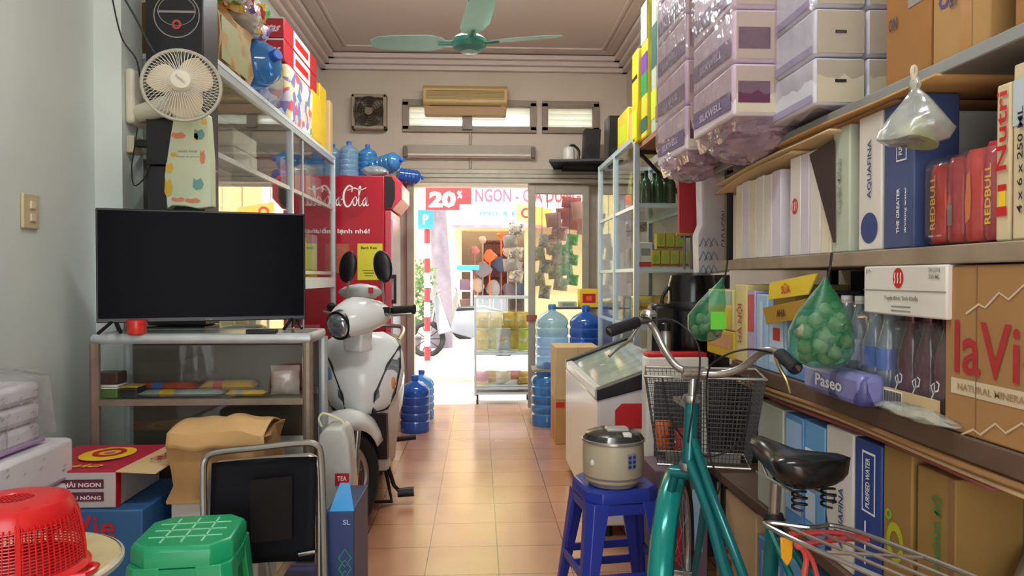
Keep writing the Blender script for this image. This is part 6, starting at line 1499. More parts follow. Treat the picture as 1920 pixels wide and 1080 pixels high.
# brown boxes on the top shelf
tb_ = mt('amber_cardboard', '#9c6c36', .8, noise=.1); lt = mt('blonde_cardboard', '#ab8450', .8, noise=.06)
ink = mt('blue_black_ink', '#2c2c4c', .6)
rc('carton', 'amber brown carton with grey marks on the top shelf beside the white tissue pack', 'carton', 1657, 1741, 2.02, SH3, tb_, prints=(('A', .72, .42, .38, .1, greyp), ('A', .55, .85, .7, .05, greyp)), texts=[('A', .2, .33, 'ON', .2, .07, ink, 0)])
def recy(root, geo):
    c, W_, H_ = geo('A')
    b = B(); disc_on(b, c + V((0, W_ * .28, -.08)), 'A', .017, .001, r0=.009, n=6); b.ob('recycle_mark', mt('violet_ink', '#4a3a7c'), root)
rc('carton', 'blonde carton with violet recycling marks and clear tape on the top shelf', 'carton', 1744, 1852, 2.02, SH3, lt, texts=[('A', .42, .28, '&Y', .16, .08, ink, 0), ('A', .2, .5, 'U', .1, .07, ink, 0)], prints=(('A', .62, .5, .2, 1.0, mt('glossy_tan_tape', '#a87a3c', .25)), ('A', .7, .45, .12, .2, bluep)), extra=recy)
rc('carton', 'dark brown carton set back on the top shelf near the right edge', 'carton', 1866, 1895, 2.02, SH3, kraftd, x0=XF + .05)
rc('carton', 'yellow and brown carton on the top shelf at the right edge of view', 'carton', 1896, 2010, 2.02, SH3, tb_, prints=(('A', .2, .7, .3, .4, yelp), ('A', .25, .3, .1, .12, blk)))
carton('carton', 'large pale carton behind the tissue packs on the top shelf', 'carton', 1.14, XR - .005, 2.0, 2.7, SH3 + .001, 2.3, kraft)
# bracket shelf further back with yellow packs
BX, by0, by1, bz_ = .96, 3.65, 4.32, 2.0
t = thing('bracket_shelf', 'high brown bracket shelf beyond the tissue packs', 'shelf')
B().box(BX, XR - .004, by0 - .6, by1, bz_ - .03, bz_).ob('board', mt('salmon_brown_board', '#9c6a4c', .7, noise=.15), t)
for y in (by1 - .03, by0 - .3):
    B().cyl((BX + .01, y, bz_ - .035), (XR - .01, y, bz_ - .42), .012, n=6).ob('brace', dmet, t)
    B().box(BX, XR - .004, y - .012, y + .012, bz_ - .05, bz_ - .031).ob('arm', dmet, t)
fin(t)
ys = [4.22, 4.06, 3.9, 3.74]
c4 = [('yellow_pack_a', '#dcc21c', 'yellow and lime detergent pack'), ('rainbow_pack', '#d8c838', 'tall purple and green detergent pack'), ('grey_print_pack', '#b8c4b4', 'grey green printed pack'), ('yellow_pack_b', '#d8b01c', 'deep yellow detergent pack')]
for k, (y, (nme, h_, l)) in enumerate(zip(ys, c4)):
    prn = ()
    if k == 1: prn = (('A', .5, .55, 1, .14, mt('strong_purple', '#6a2c98')), ('A', .5, .40, 1, .16, mt('leaf_green', '#1c8a4a')), ('A', .5, .85, 1, .28, mt('ice_blue', '#b8ccd4')), ('A', .5, .1, 1, .1, mt('dark_teal_print', '#1c5a54')))
    if k == 0: prn = (('A', .5, .2, .9, .3, mt('neon_lime', '#c8d81c')), ('A', .5, .7, .9, .04, blk))
    if k == 2: prn = (('A', .5, .6, .8, .3, mt('dark_teal_print')), ('A', .5, .2, .9, .2, mt('neon_lime')))
    if k == 3: prn = (('A', .5, .65, .9, .3, mt('neon_lime')), ('A', .5, .3, .9, .06, blk))
    carton('detergent_pack', l + ' on the high bracket shelf, %s from the door' % ords[k], 'pack', BX - .03 + .02 * k, XR - .03, y - .075, y + .075, bz_ + .001, bz_ + (.55, .78, .8, .7)[k], mt(nme, h_, .45, noise=.06), prints=prn, bev=.012)
t = thing('display_box', 'yellow display box on top of the right glass cabinet', 'box')
B().box(1.0, 1.25, 4.75, 5.1, 2.061, 2.35).ob('body', mt('sunny_yellow', '#d9c42a', .5), t, bev=.01)
b = B(); quad_on(b, (1.0, 4.92, 2.2), 'A', .25, .12, .001); b.ob('lime_panel', mt('neon_lime'), t); fin(t)
carton('display_box', 'pale orange box on the right glass cabinet beside the bracket shelf', 'box', 1.0, 1.25, 4.45, 4.7, 2.061, 2.28, mt('peach_box', '#d8a878', .5), prints=(('F', .5, .5, .6, .5, yelp),))
t = thing('cardboard_sheet', 'salmon brown cardboard under the detergent packs on the bracket shelf', 'cardboard')
B().hexa([(BX - .05, 3.1, bz_ + .0), (BX + .3, 3.1, bz_ + .001), (BX + .3, 3.64, bz_ + .001), (BX - .05, 3.64, bz_ + .001), (BX - .05, 3.1, bz_ + .08), (BX + .3, 3.1, bz_ + .08), (BX + .3, 3.64, bz_ + .08), (BX - .05, 3.64, bz_ + .08)]).ob('sheet', mt('salmon_cardboard', '#b08060', .7, noise=.1), t); fin(t)

# ---- lower-middle shelf (SH1)
yel2 = mt('warm_yellow_print', '#dfb81c', .4); cyel = mt('pale_yellow_box', '#e0d08c', .5, noise=.05)
def htx(px, py): return wz(py, yx(px, XF), px)
rc('snack_box', 'yellow box with orange picture under the left garlic net', 'box', 1326, 1376, SH1 + .10, SH1, yel2, x0=SX + .005, prints=(('A', .5, .6, .9, .5, mt('orange_food_picture', '#e0a070', .5, noise=.2, scale=20)),))
rc('snack_box', 'second yellow and white box stacked under the left garlic net', 'box', 1328, 1374, SH1 + .25, SH1 + .102, cyel, x0=SX + .005, prints=(('A', .5, .3, .9, .5, yelp), ('A', .5, .8, .9, .3, mt('pale_teal', '#a8c8b8'))))
rc('snack_box', 'tall pale yellow box with vertical red lettering on the lower shelf', 'box', 1378, 1400, SH1 + .27, SH1, cyel, texts=[vtext('HÀ NỘI', .5, .55, redp, .5, .5)])
rc('snack_box', 'narrow pink and lilac box on the lower shelf', 'box', 1401, 1416, SH1 + .25, SH1, mt('lilac_print', '#b0a0c8', .5), prints=(('A', .5, .7, .8, .5, mt('rose_print', '#d04a5a')),))
rc('snack_box', 'light blue tall box left of the open yellow carton', 'box', 1418, 1439, SH1 + .24, SH1, lblu, prints=(('A', .5, .5, .3, .8, mt('pale_ice', '#c4d4e8')),))
rc('milk_carton', 'light blue milk carton with white panel under the yellow carton', 'carton', 1441, 1474, SH1 + .2, SH1, lblu, prints=(('A', .5, .5, .8, .7, mt('pale_ice')), ('A', .5, .6, .4, .2, redp)))
rc('milk_carton', 'blue milk carton behind the large garlic net', 'carton', 1476, 1542, SH1 + .17, SH1, mt('milk_blue', '#5a90c8', .5, noise=.1), prints=(('A', .5, .5, .7, .5, lblu),), texts=[('A', .5, .5, 'SỮA', .4, .2, wht, 0)])
# open yellow carton with two flaps
t = thing('open_carton', 'open yellow carton with black and red print above the milk cartons', 'carton')
ya, yb = yx(1528, XF + .02), yx(1440, XF + .02); zb0 = SH1 + .205
B().box(XF + .02, XF + .3, ya + .12, yb, zb0, zb0 + .035).ob('body', mt('brownish_yellow', '#8f6e24', .6), t)
P = [W(px, py, yx(px, .89)) for px, py in ((1443, 530), (1532, 512), (1515, 552), (1440, 562))]
B().rings([P, [p + V((.004, 0, 0)) for p in P]]).ob('upper_flap', mt('vivid_yellow', '#e4c81c', .5), t)
P2 = [W(px, py, yx(px, .885)) for px, py in ((1430, 577), (1512, 560), (1488, 600), (1437, 608))]
B().rings([P2, [p + V((.004, 0, 0)) for p in P2]]).ob('lower_flap', mt('ochre_flap', '#b08420', .6), t)
yz = [(P[1] - P[0]).normalized(), V((0, 0, 1))]
b = B(); c = sum(P, V()) / 4; U_ = (P[1] - P[0]).normalized(); Vv_ = U_.cross(V((-1, 0, 0))).normalized(); Vv_ = Vv_ if Vv_.z > 0 else -Vv_; put_text(b, 'SỮA', c + V((-.001, 0, 0)) - U_ * .02, (U_, Vv_, V((-1, 0, 0))), .06, .03, bold=.03); b.ob('lettering', redp, t)
b = B(); c = sum(P2, V()) / 4; put_text(b, 'AHA', c + V((-.001, 0, 0)), (U_, Vv_, V((-1, 0, 0))), .06, .022, bold=.03); b.ob('lettering', mt('brown_ink', '#5a2c1a'), t)
fin(t)
# pack of clear water bottles
def btl_pack(label, px0, px1, liquid, h, lab, capm, name, logo=False, zb=SH1, wrapm=thinw, shoulder=.5, cols=2):
    t = thing(name, label, 'bottle pack'); ya, yb = yx(px1, XF), yx(px0, XF); n = max(2, round((yb - ya) / .062)); r = (yb - ya) / n / 2
    for k in range(n):
        for j in range(cols):
            c = (XF + .01 + r + 2 * r * j, ya + r + 2 * r * k, zb + .008)
            B().lathe([(r * .8, 0), (r * .95, .006), (r * .93, h * .3), (r * .86, h * .36), (r * .95, h * .46), (r * .9, h * .6), (r * .45, h * .84), (r * .36, h * .92)], c, 16).ob('bottle', liquid, t, sm=50)
            B().lathe([(r * .42, h * .92), (r * .42, h), (r * .3, h * 1.003)], c, 12).ob('bottle_cap', capm, t)
            if lab and j == 0: B().lathe([(r * .97, h * .34), (r * .98, h * .56)], c, 16, caps=False).ob('paper_label', lab, t)
            if logo and j == 0:
                b = B(); stroke_on(b, [(.1, 0), (.5, .5), (.45, .9), (.1, .7), (.3, .4), (.9, .55), (1, .9), (.7, 1)], V(c) + V((-r * .96, 0, h * .28)), 'A', r * .9, .04, .004); b.ob('white_logo', wht, t)
    b = B().box(XF + .003, XF + .016 + 2 * cols * r, ya - .001, yb - .001, zb + .002, zb + h * .99); b.ob('shrink_wrap', wrapm, t, bev=.02); fin(t)
btl_pack('pack of clear water bottles with blue labels right of the large garlic net', 1598, 1652, film('clear_pet', '#b8d0d8', .3, .4, .1), .22, mt('bottle_blue_label', '#3a68b8', .4), wplas, 'bottle_pack')
btl_pack('second pack of clear bottles partly behind the large garlic net', 1546, 1596, film('grey_pet', '#8fa4ac', .45, .4, .1), .24, mt('pale_label', '#a8b8c4', .4), wplas, 'bottle_pack')
btl_pack('pack of dark red soft drink bottles below the white carton', 1662, 1764, mt('dark_red_drink', '#4a1220', .1, noise=.05), .203, None, mt('maroon_cap', '#5a1a28', .3), 'soft_drink_pack', logo=True, wrapm=thinw)
ya, yb = yx(1764, XF), yx(1662, XF)
t = thing('printed_tray', 'printed plastic base with barcode in front of the dark red bottles', 'tray')
B().box(XF - .006, XF + .001, ya, yb, SH1 + .003, SH1 + .05).ob('tray_edge', kraft2, t)
b = B(); c = (XF - .006, yb - .04, SH1 + .028); quad_on(b, c, 'A', .07, .04, .001); b.ob('white_panel', wht, t)
b = B(); 
for k in range(16): quad_on(b, (c[0], c[1] - .03 + .004 * k, c[2] + .004), 'A', .002 if k % 3 else .003, .026, .002)
b.ob('bar_code', blk, t); fin(t)
t = thing('plastic_film', 'loose clear film end spilling over the lower shelf edge', 'plastic wrap')
B().ell((SX - .005, ya + .05, SH1 + .016), .03, .12, .015, 16, 8, .25, 4).ob('film', clearb, t, sm=50); fin(t)
t = thing('napkin_pack', 'flat violet and blue wrapped napkin pack at the shelf edge below the clear bottles', 'napkin pack')
ya2, yb2 = yx(1655, SX + .0), yx(1540, SX)
B().box(SX - .05, XF + .001, ya2, yb2, SH1 + .002, SH1 + .075).ob('pack', busy('violet_blue_wrap', ['#5c5c98', '#7c7cb0', '#4a4a80', '#8a90b8'], 14), t, bev=.015)
b = B(); put_text(b, 'Paseo', (SX - .05, (ya2 + yb2) / 2, SH1 + .04), 'A', .13, .03, off=.002); b.ob('lettering', wht, t); fin(t)
# white carton on top of the red bottles
def wc(root, geo):
    redlogo(root, geo, 'A', .019, .027, -.01)
    c, W_, H_ = geo('A')
    b = B(); put_text(b, 'Tuyệt Đỉnh Tinh Khiết', c + V((0, .0, -.016)), 'A', .12, .013, off=.002); b.ob('lettering', mt('sage_ink', '#6a7460'), root)
    b = B(); put_text(b, '24 LON', c + V((0, -W_ * .38, .043)), 'A', .035, .009, off=.002); put_text(b, '330 ML', c + V((0, -W_ * .38, .030)), 'A', .035, .009, off=.002); put_text(b, '1^', c + V((0, W_ * .42, .042)), 'A', .02, .01, off=.002); b.ob('lettering', greyp, root)
    b = B(); quad_on(b, c + V((0, 0, .0)), 'A', W_, .0025, .001); b.ob('flap_line', greyp, root)
    b = B()
    for k in range(2): quad_on(b, c + V((0, 0, -.034 - .009 * k)), 'A', .07, .003, .001)
    b.ob('small_print', greyp, root)
rc('carton', 'white carton with red round emblem resting on the dark red bottles', 'carton', 1619, 1776, SH2 - .037, SH1 + .212, cwhite, x0=SX - .005, depth=.3, extra=wc)
# big laVie carton
def lv(root, geo):
    c, W_, H_ = geo('A')
    P0 = c + V((0, W_ * .5, 0))
    U = V((0, -1, 0))
    b = B(); put_text(b, 'laVie', P0 + U * .142 + V((0, 0, .005)), 'A', .222, .10, off=.0022, bold=.01); b.ob('lettering', mt('brick_red_print', '#a82a2c', .6), root)
    b = B(); quad_on(b, P0 + U * .165 + V((0, 0, -.07)), 'A', .29, .03, .001); b.ob('pale_band', mt('faded_white_print', '#c9b99a'), root)
    b = B(); put_text(b, 'NATURAL MINERAL WATER', P0 + U * .165 + V((0, 0, -.07)), 'A', .25, .013, off=.002); b.ob('lettering', mt('tan_ink', '#a08258'), root)
    for k, (yy, s, zz_) in enumerate(((.20, 1.0, .095), (.20, 1.1, -.135))):
        b = B(); pts = [(0, 0), (.12, .35), (.18, .25), (.3, .75), (.38, .55), (.5, 1), (.62, .6), (.7, .8), (.85, .3), (.9, .4), (1, 0)]
        stroke_on(b, pts, P0 + U * yy + V((0, 0, zz_)), 'A', .28 * s, .055, .004, .0016); b.ob('mountain_line', mt('faded_white_print'), root)
    b = B(); quad_on(b, P0 + U * .088, 'A', .002, H_, .0015); b.ob('seam', kraftd, root)
    b = B(); quad_on(b, P0 + U * .3 + V((0, 0, -.145)), 'A', .05, .035, .0012)
    b.ob('bar_code', blk, root)
rc('carton', 'large tan water carton with big red lettering at the near end of the lower shelf', 'carton', 1772, 2260, SH1 + .318, SH1, mt('tan_water_carton', '#9f7747', .8, noise=.08, scale=5), x0=SX + .006, extra=lv)
# things under the top of that shelf at far end
# ---- garlic nets
def net(label, top, c, rx, rz, ztop, nb, seed, m):
    t = thing('mesh_net', label, 'net bag')
    rs = []; N = 22
    for q in (0, .06, .2, .4, .6, .8, .92, 1):
        z = c[2] - rz * 1.0 + (ztop - c[2] + rz) * q
        w = [.35, .8, 1.0, 1.0, .78, .42, .16, .05][[0, .06, .2, .4, .6, .8, .92, 1].index(q)]
        ox = (top[0] - c[0]) * max(0, q - .4) / .6; oy = (top[1] - c[1]) * max(0, q - .4) / .6
        rs.append([(c[0] + ox + rx * w * cos(a) * (1 + .04 * sin(5 * a)), c[1] + oy + rx * 1.0 * w * sin(a) * (1 + .04 * sin(4 * a)), z) for a in [2 * pi * k / N for k in range(N)]])
    B().rings(rs).ob('net', m, t, sm=60)
    B().tube(smooth([(top[0], top[1], ztop - .02), (top[0] + .01, top[1], ztop + .02), (top[0] + .015, top[1], ztop + .06)], 3), .003, 6).ob('string', dmet, t)
    fin(t)
    rr = random.Random(seed); placed = []; k = 0; tries = 0
    pr = None; g = 'garlic bulbs in ' + ('the large green net' if nb > 10 else 'the small green net')
    while k < nb and tries < 6000:
        tries += 1
        p = V((rr.uniform(-1, 1) * rx * .8, rr.uniform(-1, 1) * rx * .8, rr.uniform(-rz * .85, rz * .75)))
        if (p.x / rx) ** 2 + (p.y / rx) ** 2 + (p.z / rz) ** 2 > .62: continue
        s = .019
        if any((p - q).length < s * 1.7 for q in placed): continue
        placed.append(p); k += 1
        if pr is None:
            b = B(); rs = []
            for q, r in ((-.85, .25), (-.7, .75), (-.2, 1), (.25, .85), (.6, .4), (.9, .15), (1.25, .1)):
                rs.append([(s * r * cos(a) * (1 + .1 * cos(7 * a)), s * r * sin(a) * (1 + .1 * cos(7 * a)), s * q) for a in [2 * pi * i / 21 for i in range(21)]])
            b.rings(rs); pr = b.ob('garlic_bulb', mt('garlic_skin', '#8f866f', .6, noise=.15, scale=60), sm=60)
            tag(pr, 'whitish garlic bulb inside ' + ('the large green net bag' if nb > 10 else 'the small green net bag'), 'garlic', g); o = pr
        else: o = dup(pr)
        o.location = V(c) + p; o.rotation_euler = (rr.uniform(0, 3), rr.uniform(0, 3), rr.uniform(0, 3))
netm = film('green_net', '#18b070', .2, .05, .4, noise=.08, scale=60)
[n for n in netm.node_tree.nodes if n.type == 'BSDF_TRANSPARENT'][0].inputs[0].default_value = (.72, .9, .8, 1)
NY = yx(1545, .83); c = W(1540, 628, NY); top = W(1548, 520, NY)
net('large green net bag full of garlic hanging from the middle shelf', top, (c.x, c.y, c.z), .074, .078, top.z, 46, 5, netm)
NY = yx(1330, .80); c = W(1325, 612, NY); top = W(1356, 520, NY)
net('small green net bag with garlic hanging at the far end of the middle shelf', top, (c.x, c.y, c.z), .062, .05, top.z, 9, 6, netm)
tag(B().prism([(W(1320, 588, NY).x, W(1320, 588, NY).z - .05), (W(1348, 588, NY).x, W(1348, 588, NY).z - .05), (W(1348, 588, NY).x, W(1348, 588, NY).z + .01), (W(1320, 588, NY).x, W(1320, 588, NY).z + .01)], 'y', NY - .072, NY - .070).ob('price_tag', mt('neon_green_paper', '#70d83c', .5)), 'bright green paper tag on the small garlic net', 'tag')
# hanging clear bag from top shelf
t = thing('hanging_bag', 'knotted clear plastic bag with a pale cup shape hanging from the top shelf', 'bag')
HY = 1.36; c = W(1713, 240, HY); tp = W(1716, 135, HY)
kx = lambda px, py: W(px, py, HY)
rs = []
for px0, px1, py, d in ((1709, 1722, 150, .010), (1707, 1724, 160, .016), (1711, 1719, 170, .01), (1698, 1738, 192, .035), (1675, 1758, 222, .06), (1660, 1778, 245, .07), (1652, 1770, 262, .06), (1660, 1740, 268, .03)):
    a_, b_ = kx(px0, py), kx(px1, py); m_ = (a_ + b_) / 2; hw = (b_.x - a_.x) / 2
    rs.append([(m_.x + hw * cos(q) * (1 + .05 * sin(5 * q)), m_.y + d * sin(q), m_.z + .004 * sin(3 * q)) for q in [2 * pi * k / 22 for k in range(22)]])
B().rings(rs).ob('bag', clearb, t, sm=60)
B().tube([kx(1714, 134) + V((.004 * cos(a), 0, .010 * sin(a))) for a in [2 * pi * k / 12 for k in range(12)]], .004, 6, True).cyl(kx(1714, 140), kx(1715, 158), .007, .005).ob('knot', mt('cream_bag_knot', '#cfc8b0', .5), t)
cc = kx(1718, 248); b = B(); b.M = MX.Translation(cc) @ MX.Rotation(R(18), 4, 'Y'); b.lathe([(.045, -.02), (.044, -.014), (.004, .036)], (0, 0, 0), 20); b.ob('pale_cone', mt('sage_cone', '#9aa47c', .7, noise=.15, scale=30), t)
fin(t)

# ---- bottom shelf cartons (SH0)
b0 = SH0 + .001
rc('carton', 'pale grey white carton at the far end of the bottom shelf', 'carton', 1422, 1470, .80, SH0, cgrey)
rc('carton', 'blue carton with red round emblem on the bottom shelf', 'carton', 1474, 1508, .80, SH0, mt('milk_blue'), prints=(('A', .5, .55, .9, .8, lblu),), extra=lambda r, g: redlogo(r, g, r=.022, dz=.05))
rc('carton', 'sky blue carton with white stripe on the bottom shelf', 'carton', 1510, 1549, .80, SH0, mt('sky_carton', '#6aa8d8', .5, noise=.06), prints=(('A', .3, .72, .5, .12, wht), ('A', .35, .3, .5, .25, mt('pale_ice'))))
def aq(root, geo):
    c, W_, H_ = geo('A'); b = B(); disc_on(b, c + V((0, W_ * .28, .07)), 'A', .0, .001) if 0 else None
    b = B(); poly_on(b, [(0, 0), (1, .25), (.8, .55), (1, 1), (.55, .6)], c + V((0, W_ * .18, -.01)), 'A', .02, .04); b.ob('peak_mark', navy, root)
    b = B(); poly_on(b, [(0, 0), (.3, 0), (.12, .5), (0, .8)], c + V((0, 0, -H_ * .28)), 'A', W_, H_ * .44); b.ob('navy_corner', navy, root)
rc('carton', 'white carton with vertical navy lettering on the bottom shelf', 'carton', 1551, 1603, .815, SH0, cwhite, texts=[vtext('AQUAFINA', .44, .2, navy, .62, .36)], extra=aq)
nb_ = mt('royal_navy', '#2c4688', .5, noise=.06)
rc('carton', 'royal blue carton with white framed panel on the bottom shelf', 'carton', 1605, 1656, .815, SH0, nb_, prints=(('A', .55, .72, .5, .42, wht), ('A', .55, .72, .42, .39, nb_), ('A', .45, .3, .06, .3, wht)), texts=[vtext('PURIFIED WATER', .34, .16, wht, .55, .72)])
def oo(root, geo):
    c, W_, H_ = geo('A'); b = B(); disc_on(b, c + V((0, W_ * .06, -.03)), 'A', .032, .001, r0=.018, ry=.044); b.ob('lime_ring', mt('lime_yellow_ink', '#b8b81c'), root)
    b = B(); disc_on(b, c + V((0, W_ * .3, .025)), 'A', .012, .001, r0=.006, ry=.012); b.ob('small_ring', limep, root)
rc('carton', 'tan carton with a lime ring logo on the bottom shelf', 'carton', 1659, 1714, .825, SH0, mt('tan_tea_carton', '#94723a', .8, noise=.06), extra=oo)
rc('carton', 'tan carton with vertical green lettering on the bottom shelf', 'carton', 1722, 1795, .81, SH0, mt('tan_tea_carton'), depth=.14, texts=[vtext('TRÀ XANH KHÔNG ĐỘ', .9, .26, grnp, .6, .42)], prints=(('A', .93, .5, .14, 1, kraftd),))
packet('clear bag of grey goods at the near end of the bottom shelf', 'bag', (SX + .1, 1.16, SH0 + .002), .26, .22, .12, [clearb, mt('dim_grey_goods', '#5a5650', .6)], rz=R(75), name='goods_bag', seed=3)
packet('dark bag of goods at the back of the bottom shelf', 'bag', (SX + .22, 1.0, SH0 + .002), .3, .26, .14, [mt('dark_bag', '#2c2826', .4, noise=.3), mt('dim_grey_goods')], rz=R(80), name='goods_bag', seed=6)
# flattened cardboard under the lower shelf plank
for k, (z, y0, y1, m, l) in enumerate(((SH1 - .05, 1.0, 2.35, kraftd, 'dark flattened cardboard directly under the lower shelf plank'), (SH1 - .062, 1.1, 2.42, kraft2, 'pale flattened cardboard second under the lower shelf plank'), (SH1 - .075, 1.2, 2.3, mt('red_edged_card', '#8c4a44', .7, noise=.3, scale=5), 'red edged flattened cardboard lowest under the plank'))):
    t = thing('flat_cardboard', l, 'cardboard')
    B().grid(lambda u, v: (SX - .015 + .008 * k + (XR - .09 - SX) * v, y0 + (y1 - y0) * u, z - .004 * sin(8 * u + k)), 16, 2).ob('sheet', m, t, solid=.007); fin(t)
# cartons on the floor under the shelves
def fl_(label, px0, px1, h, m, x0=SX + .01, **k): return rc('carton', label, 'carton', px0, px1, h, 0, m, x0=x0, **k)
fl_('brown carton with faint red letters on the floor behind the bicycle', 1345, 1420, .42, kraft2, texts=[vtext('Lavi', .4, .3, redp, .3, .4)])
fl_('blue and white carton standing on the floor behind the bicycle fork', 1424, 1475, .36, mt('milk_blue'), prints=(('A', .5, .5, .7, .8, lblu), ('A', .5, .6, .4, .2, redp)))
fl_('second blue and white carton on the floor under the bottom shelf', 1478, 1550, .38, mt('sky_carton'), prints=(('A', .5, .5, .7, .8, mt('pale_ice')),))
fl_('brown floor carton under the near bottom shelf', 1556, 1800, .4, kraftd)
# red and orange packets low behind the stool
packet('red packet hanging low beside the basket', 'snack packet', (.80, 2.70, .48), .1, .14, .05, [mt('red_packet', '#c42a30', .35), mt('white_snack')], rz=.2)
packet('orange topped packet beside the red one behind the stool', 'snack packet', (.72, 2.75, .52), .06, .12, .04, [mt('orange_packet', '#e06a28', .35), mt('red_packet')])
carton('carton', 'plain grey carton behind the stool carrying the packets', 'carton', .66, .86, 2.62, 2.84, 0, .475, mt('dull_plum_carton', '#6a5660', .7), prints=(('F', .3, .4, .4, .3, redp), ('F', .8, .6, .2, .5, lblu)))
# ================================================================ STOOL, RICE COOKER, BICYCLE
sxc, syc = wx(1152, 2.56), 2.56; shh = wz(903, 2.56)
stool('tall blue plastic stool carrying the rice cooker', (sxc, syc, 0), .27, .36, shh, blu, R(8))
t = thing('rice_cooker', 'small cream rice cooker with dark lid on the blue stool', 'rice cooker')
c = V((wx(1152, 2.5), 2.52, shh + .002)); crm = mt('rice_cooker_cream', '#b9b096', .3, noise=.02)
B().lathe([(.085, .012), (.10, .018), (.108, .04), (.110, .10), (.108, .155)], c, 36).ob('body', crm, t)
B().lathe([(.086, 0), (.088, .006), (.10, .02), (.108, .038), (.106, .04)], c, 36).ob('base_ring', mt('grey_base', '#8c8a88', .35), t)
B().lathe([(.109, .155), (.110, .165), (.098, .182), (.07, .192), (.03, .196)], c, 36).ob('lid', mt('smoky_lid', '#3a3a38', .15, .2), t)
B().lathe([(.1095, .152), (.1125, .156), (.1125, .162), (.1095, .165)], c, 36, caps=False).ob('chrome_ring', mt('silver_ring', '#b8bab4', .25, .7), t)
B().box(c.x - .03, c.x + .05, c.y - .05, c.y + .01, c.z + .19, c.z + .204).ob('lid_handle', mt('grey_handle', '#a8a8a0', .3), t, bev=.006)
B().box(c.x + .02, c.x + .05, c.y - .09, c.y - .06, c.z + .18, c.z + .195).ob('lid_button', wplas, t, bev=.004)
a = R(-52); pc_ = c + V((.108 * sin(.43), -.108 * cos(.43), .10)); b = B(); FF = (V((cos(.43), sin(.43), 0)), V((0, 0, 1)), V((sin(.43), -cos(.43), 0)))
quad_on(b, pc_, FF, .036, .055, .004); b.ob('spec_label', mt('pale_label_b', '#8c90a0'), t)
b = B()
for k in range(3):
    for j in range(2): quad_on(b, pc_ + V((0, 0, .015 - .016 * k)) + FF[0] * (.009 * (j * 2 - 1)), FF, .012, .011, .006)
b.ob('label_blocks', navy, t)
b = B(); b.lathe([(.001, .112), (.014, .112), (.016, .106)], (c.x - 0, c.y, c.z + .09), 16, 'y'); 
B().ell(c + V((-.085, -.068, .09)), .008, .008, .012).ob('latch_button', wplas, t)
fin(t)
# ---- bicycle
t = thing('bicycle', 'teal step-through bicycle with wire basket parked along the shelves', 'bicycle')
teal = mt('teal_bike_paint', '#10686a', .22, .25, noise=.04); tealg = mt('teal_mudguard', '#178c84', .2, .25, noise=.04); dch = mt('tarnished_chrome', '#b4b2ac', .26, .85, noise=.12, scale=30)
HD = W(1300, 700, 1.95); hb = W(1292, 850, 1.92)
FAx = V((.592, 2.09, .305)); d = V((FAx.x - .462, FAx.y - 1.80, 0)).normalized()  # wheel direction
RAd = V((.24, -.97, 0)).normalized()
BB = V((.655, 1.60, .29)); RAx = V((.745, 1.12, .305)); ST = W(1455, 925, 1.50)
def bwheel(c, dr, nm):
    r = .30; n_ = V((dr.y, -dr.x, 0))
    P = lambda a, q: c + (dr * cos(a) + V((0, 0, 1)) * sin(a)) * q
    B().tube([P(2 * pi * k / 48, r - .016) for k in range(48)], .017, 10, True).ob(nm + '_wheel', rubber, t)
    B().tube([P(2 * pi * k / 48, r - .038) for k in range(48)], .010, 8, True).ob(nm + '_rim', dch, t)
    b = B()
    for k in range(28):
        a = 2 * pi * k / 28; b.cyl(c + n_ * (.025 if k % 2 else -.025) + P(a + .8 * (-1) ** (k // 2), .018) - c, P(a, r - .04), .0012, n=4)
    b.ob(nm + '_spokes', steel, t)
    B().cyl(c - n_ * .045, c + n_ * .045, .017, n=14).ob(nm + '_hub', dch, t)
    return P, n_
PF, nF = bwheel(FAx, d, 'front'); PR, nR = bwheel(RAx, -RAd, 'rear')
def guard_(P, n_, a0, a1, m, nm, w=.034):
    rs = []
    for k in range(25):
        a = R(a0 + (a1 - a0) * k / 24); ring = []
        for q, dr_ in ((-1, -.012), (-.7, .004), (0, .012), (.7, .004), (1, -.012)): ring.append(P(a, .322 + dr_) + n_ * (q * w))
        rs.append(ring)
    B().grid(lambda u, v: rs[int(round(v * 24))][int(round(u * 4))], 4, 24).ob(nm, m, t, sm=70, solid=.002)
guard_(PF, nF, 70, 215, tealg, 'front_mudguard'); guard_(PR, nR, -30, 150, tealg, 'rear_mudguard')
up = (HD - hb).normalized()
crown = hb + V((.0, .02, -.06)); 
hd2 = hb + up * .17
B().cyl(hb - up * .03, hd2 - up * .02, .019, n=16).ob('head_tube', teal, t)
for z, o_ in ((hb - up * .035, 0), (hd2 - up * .022, 0)): B().lathe([(.024, -.008), (.026, 0), (.024, .012)], z, 18).ob('headset_cup', dch, t)
B().cyl(hd2 - up * .02, HD, .0115, n=14).ob('stem', dch, t)
B().cyl(HD - V((.03, 0, 0)), HD + V((.03, 0, 0)), .019, n=14).ob('stem_clamp', dch, t)
for s in (-1, 1): B().tube([crown + nF * (s * .03), crown + nF * (s * .05) + V((0, 0, -.08)), FAx + nF * (s * .05)], [.013, .012, .009], 10).ob('fork_leg', teal, t)
B().cyl(crown - nF * .045, crown + nF * .045, .018, n=12).ob('fork_crown', teal, t)
for s in (-1, 1):
    B().tube([FAx + nF * (s * .055), PF(R(175), .33) + nF * (s * .03)], .003, 6).ob('mudguard_stay', dch, t)
B().tube(smooth([hb - up * .02 + V((-.002, -.01, 0)), W(1330, 960, 1.84), W(1362, 1075, 1.74), BB], 6), .0165, 14).ob('down_tube', teal, t)
B().tube(smooth([hb + up * .04 + V((.006, -.01, 0)), W(1336, 930, 1.83), W(1392, 1075, 1.68), BB + (ST - BB) * .18], 6), .0125, 12).ob('top_tube', teal, t)
B().cyl(BB, BB + (ST - BB) * .86, .0165, n=14).ob('seat_tube', teal, t)
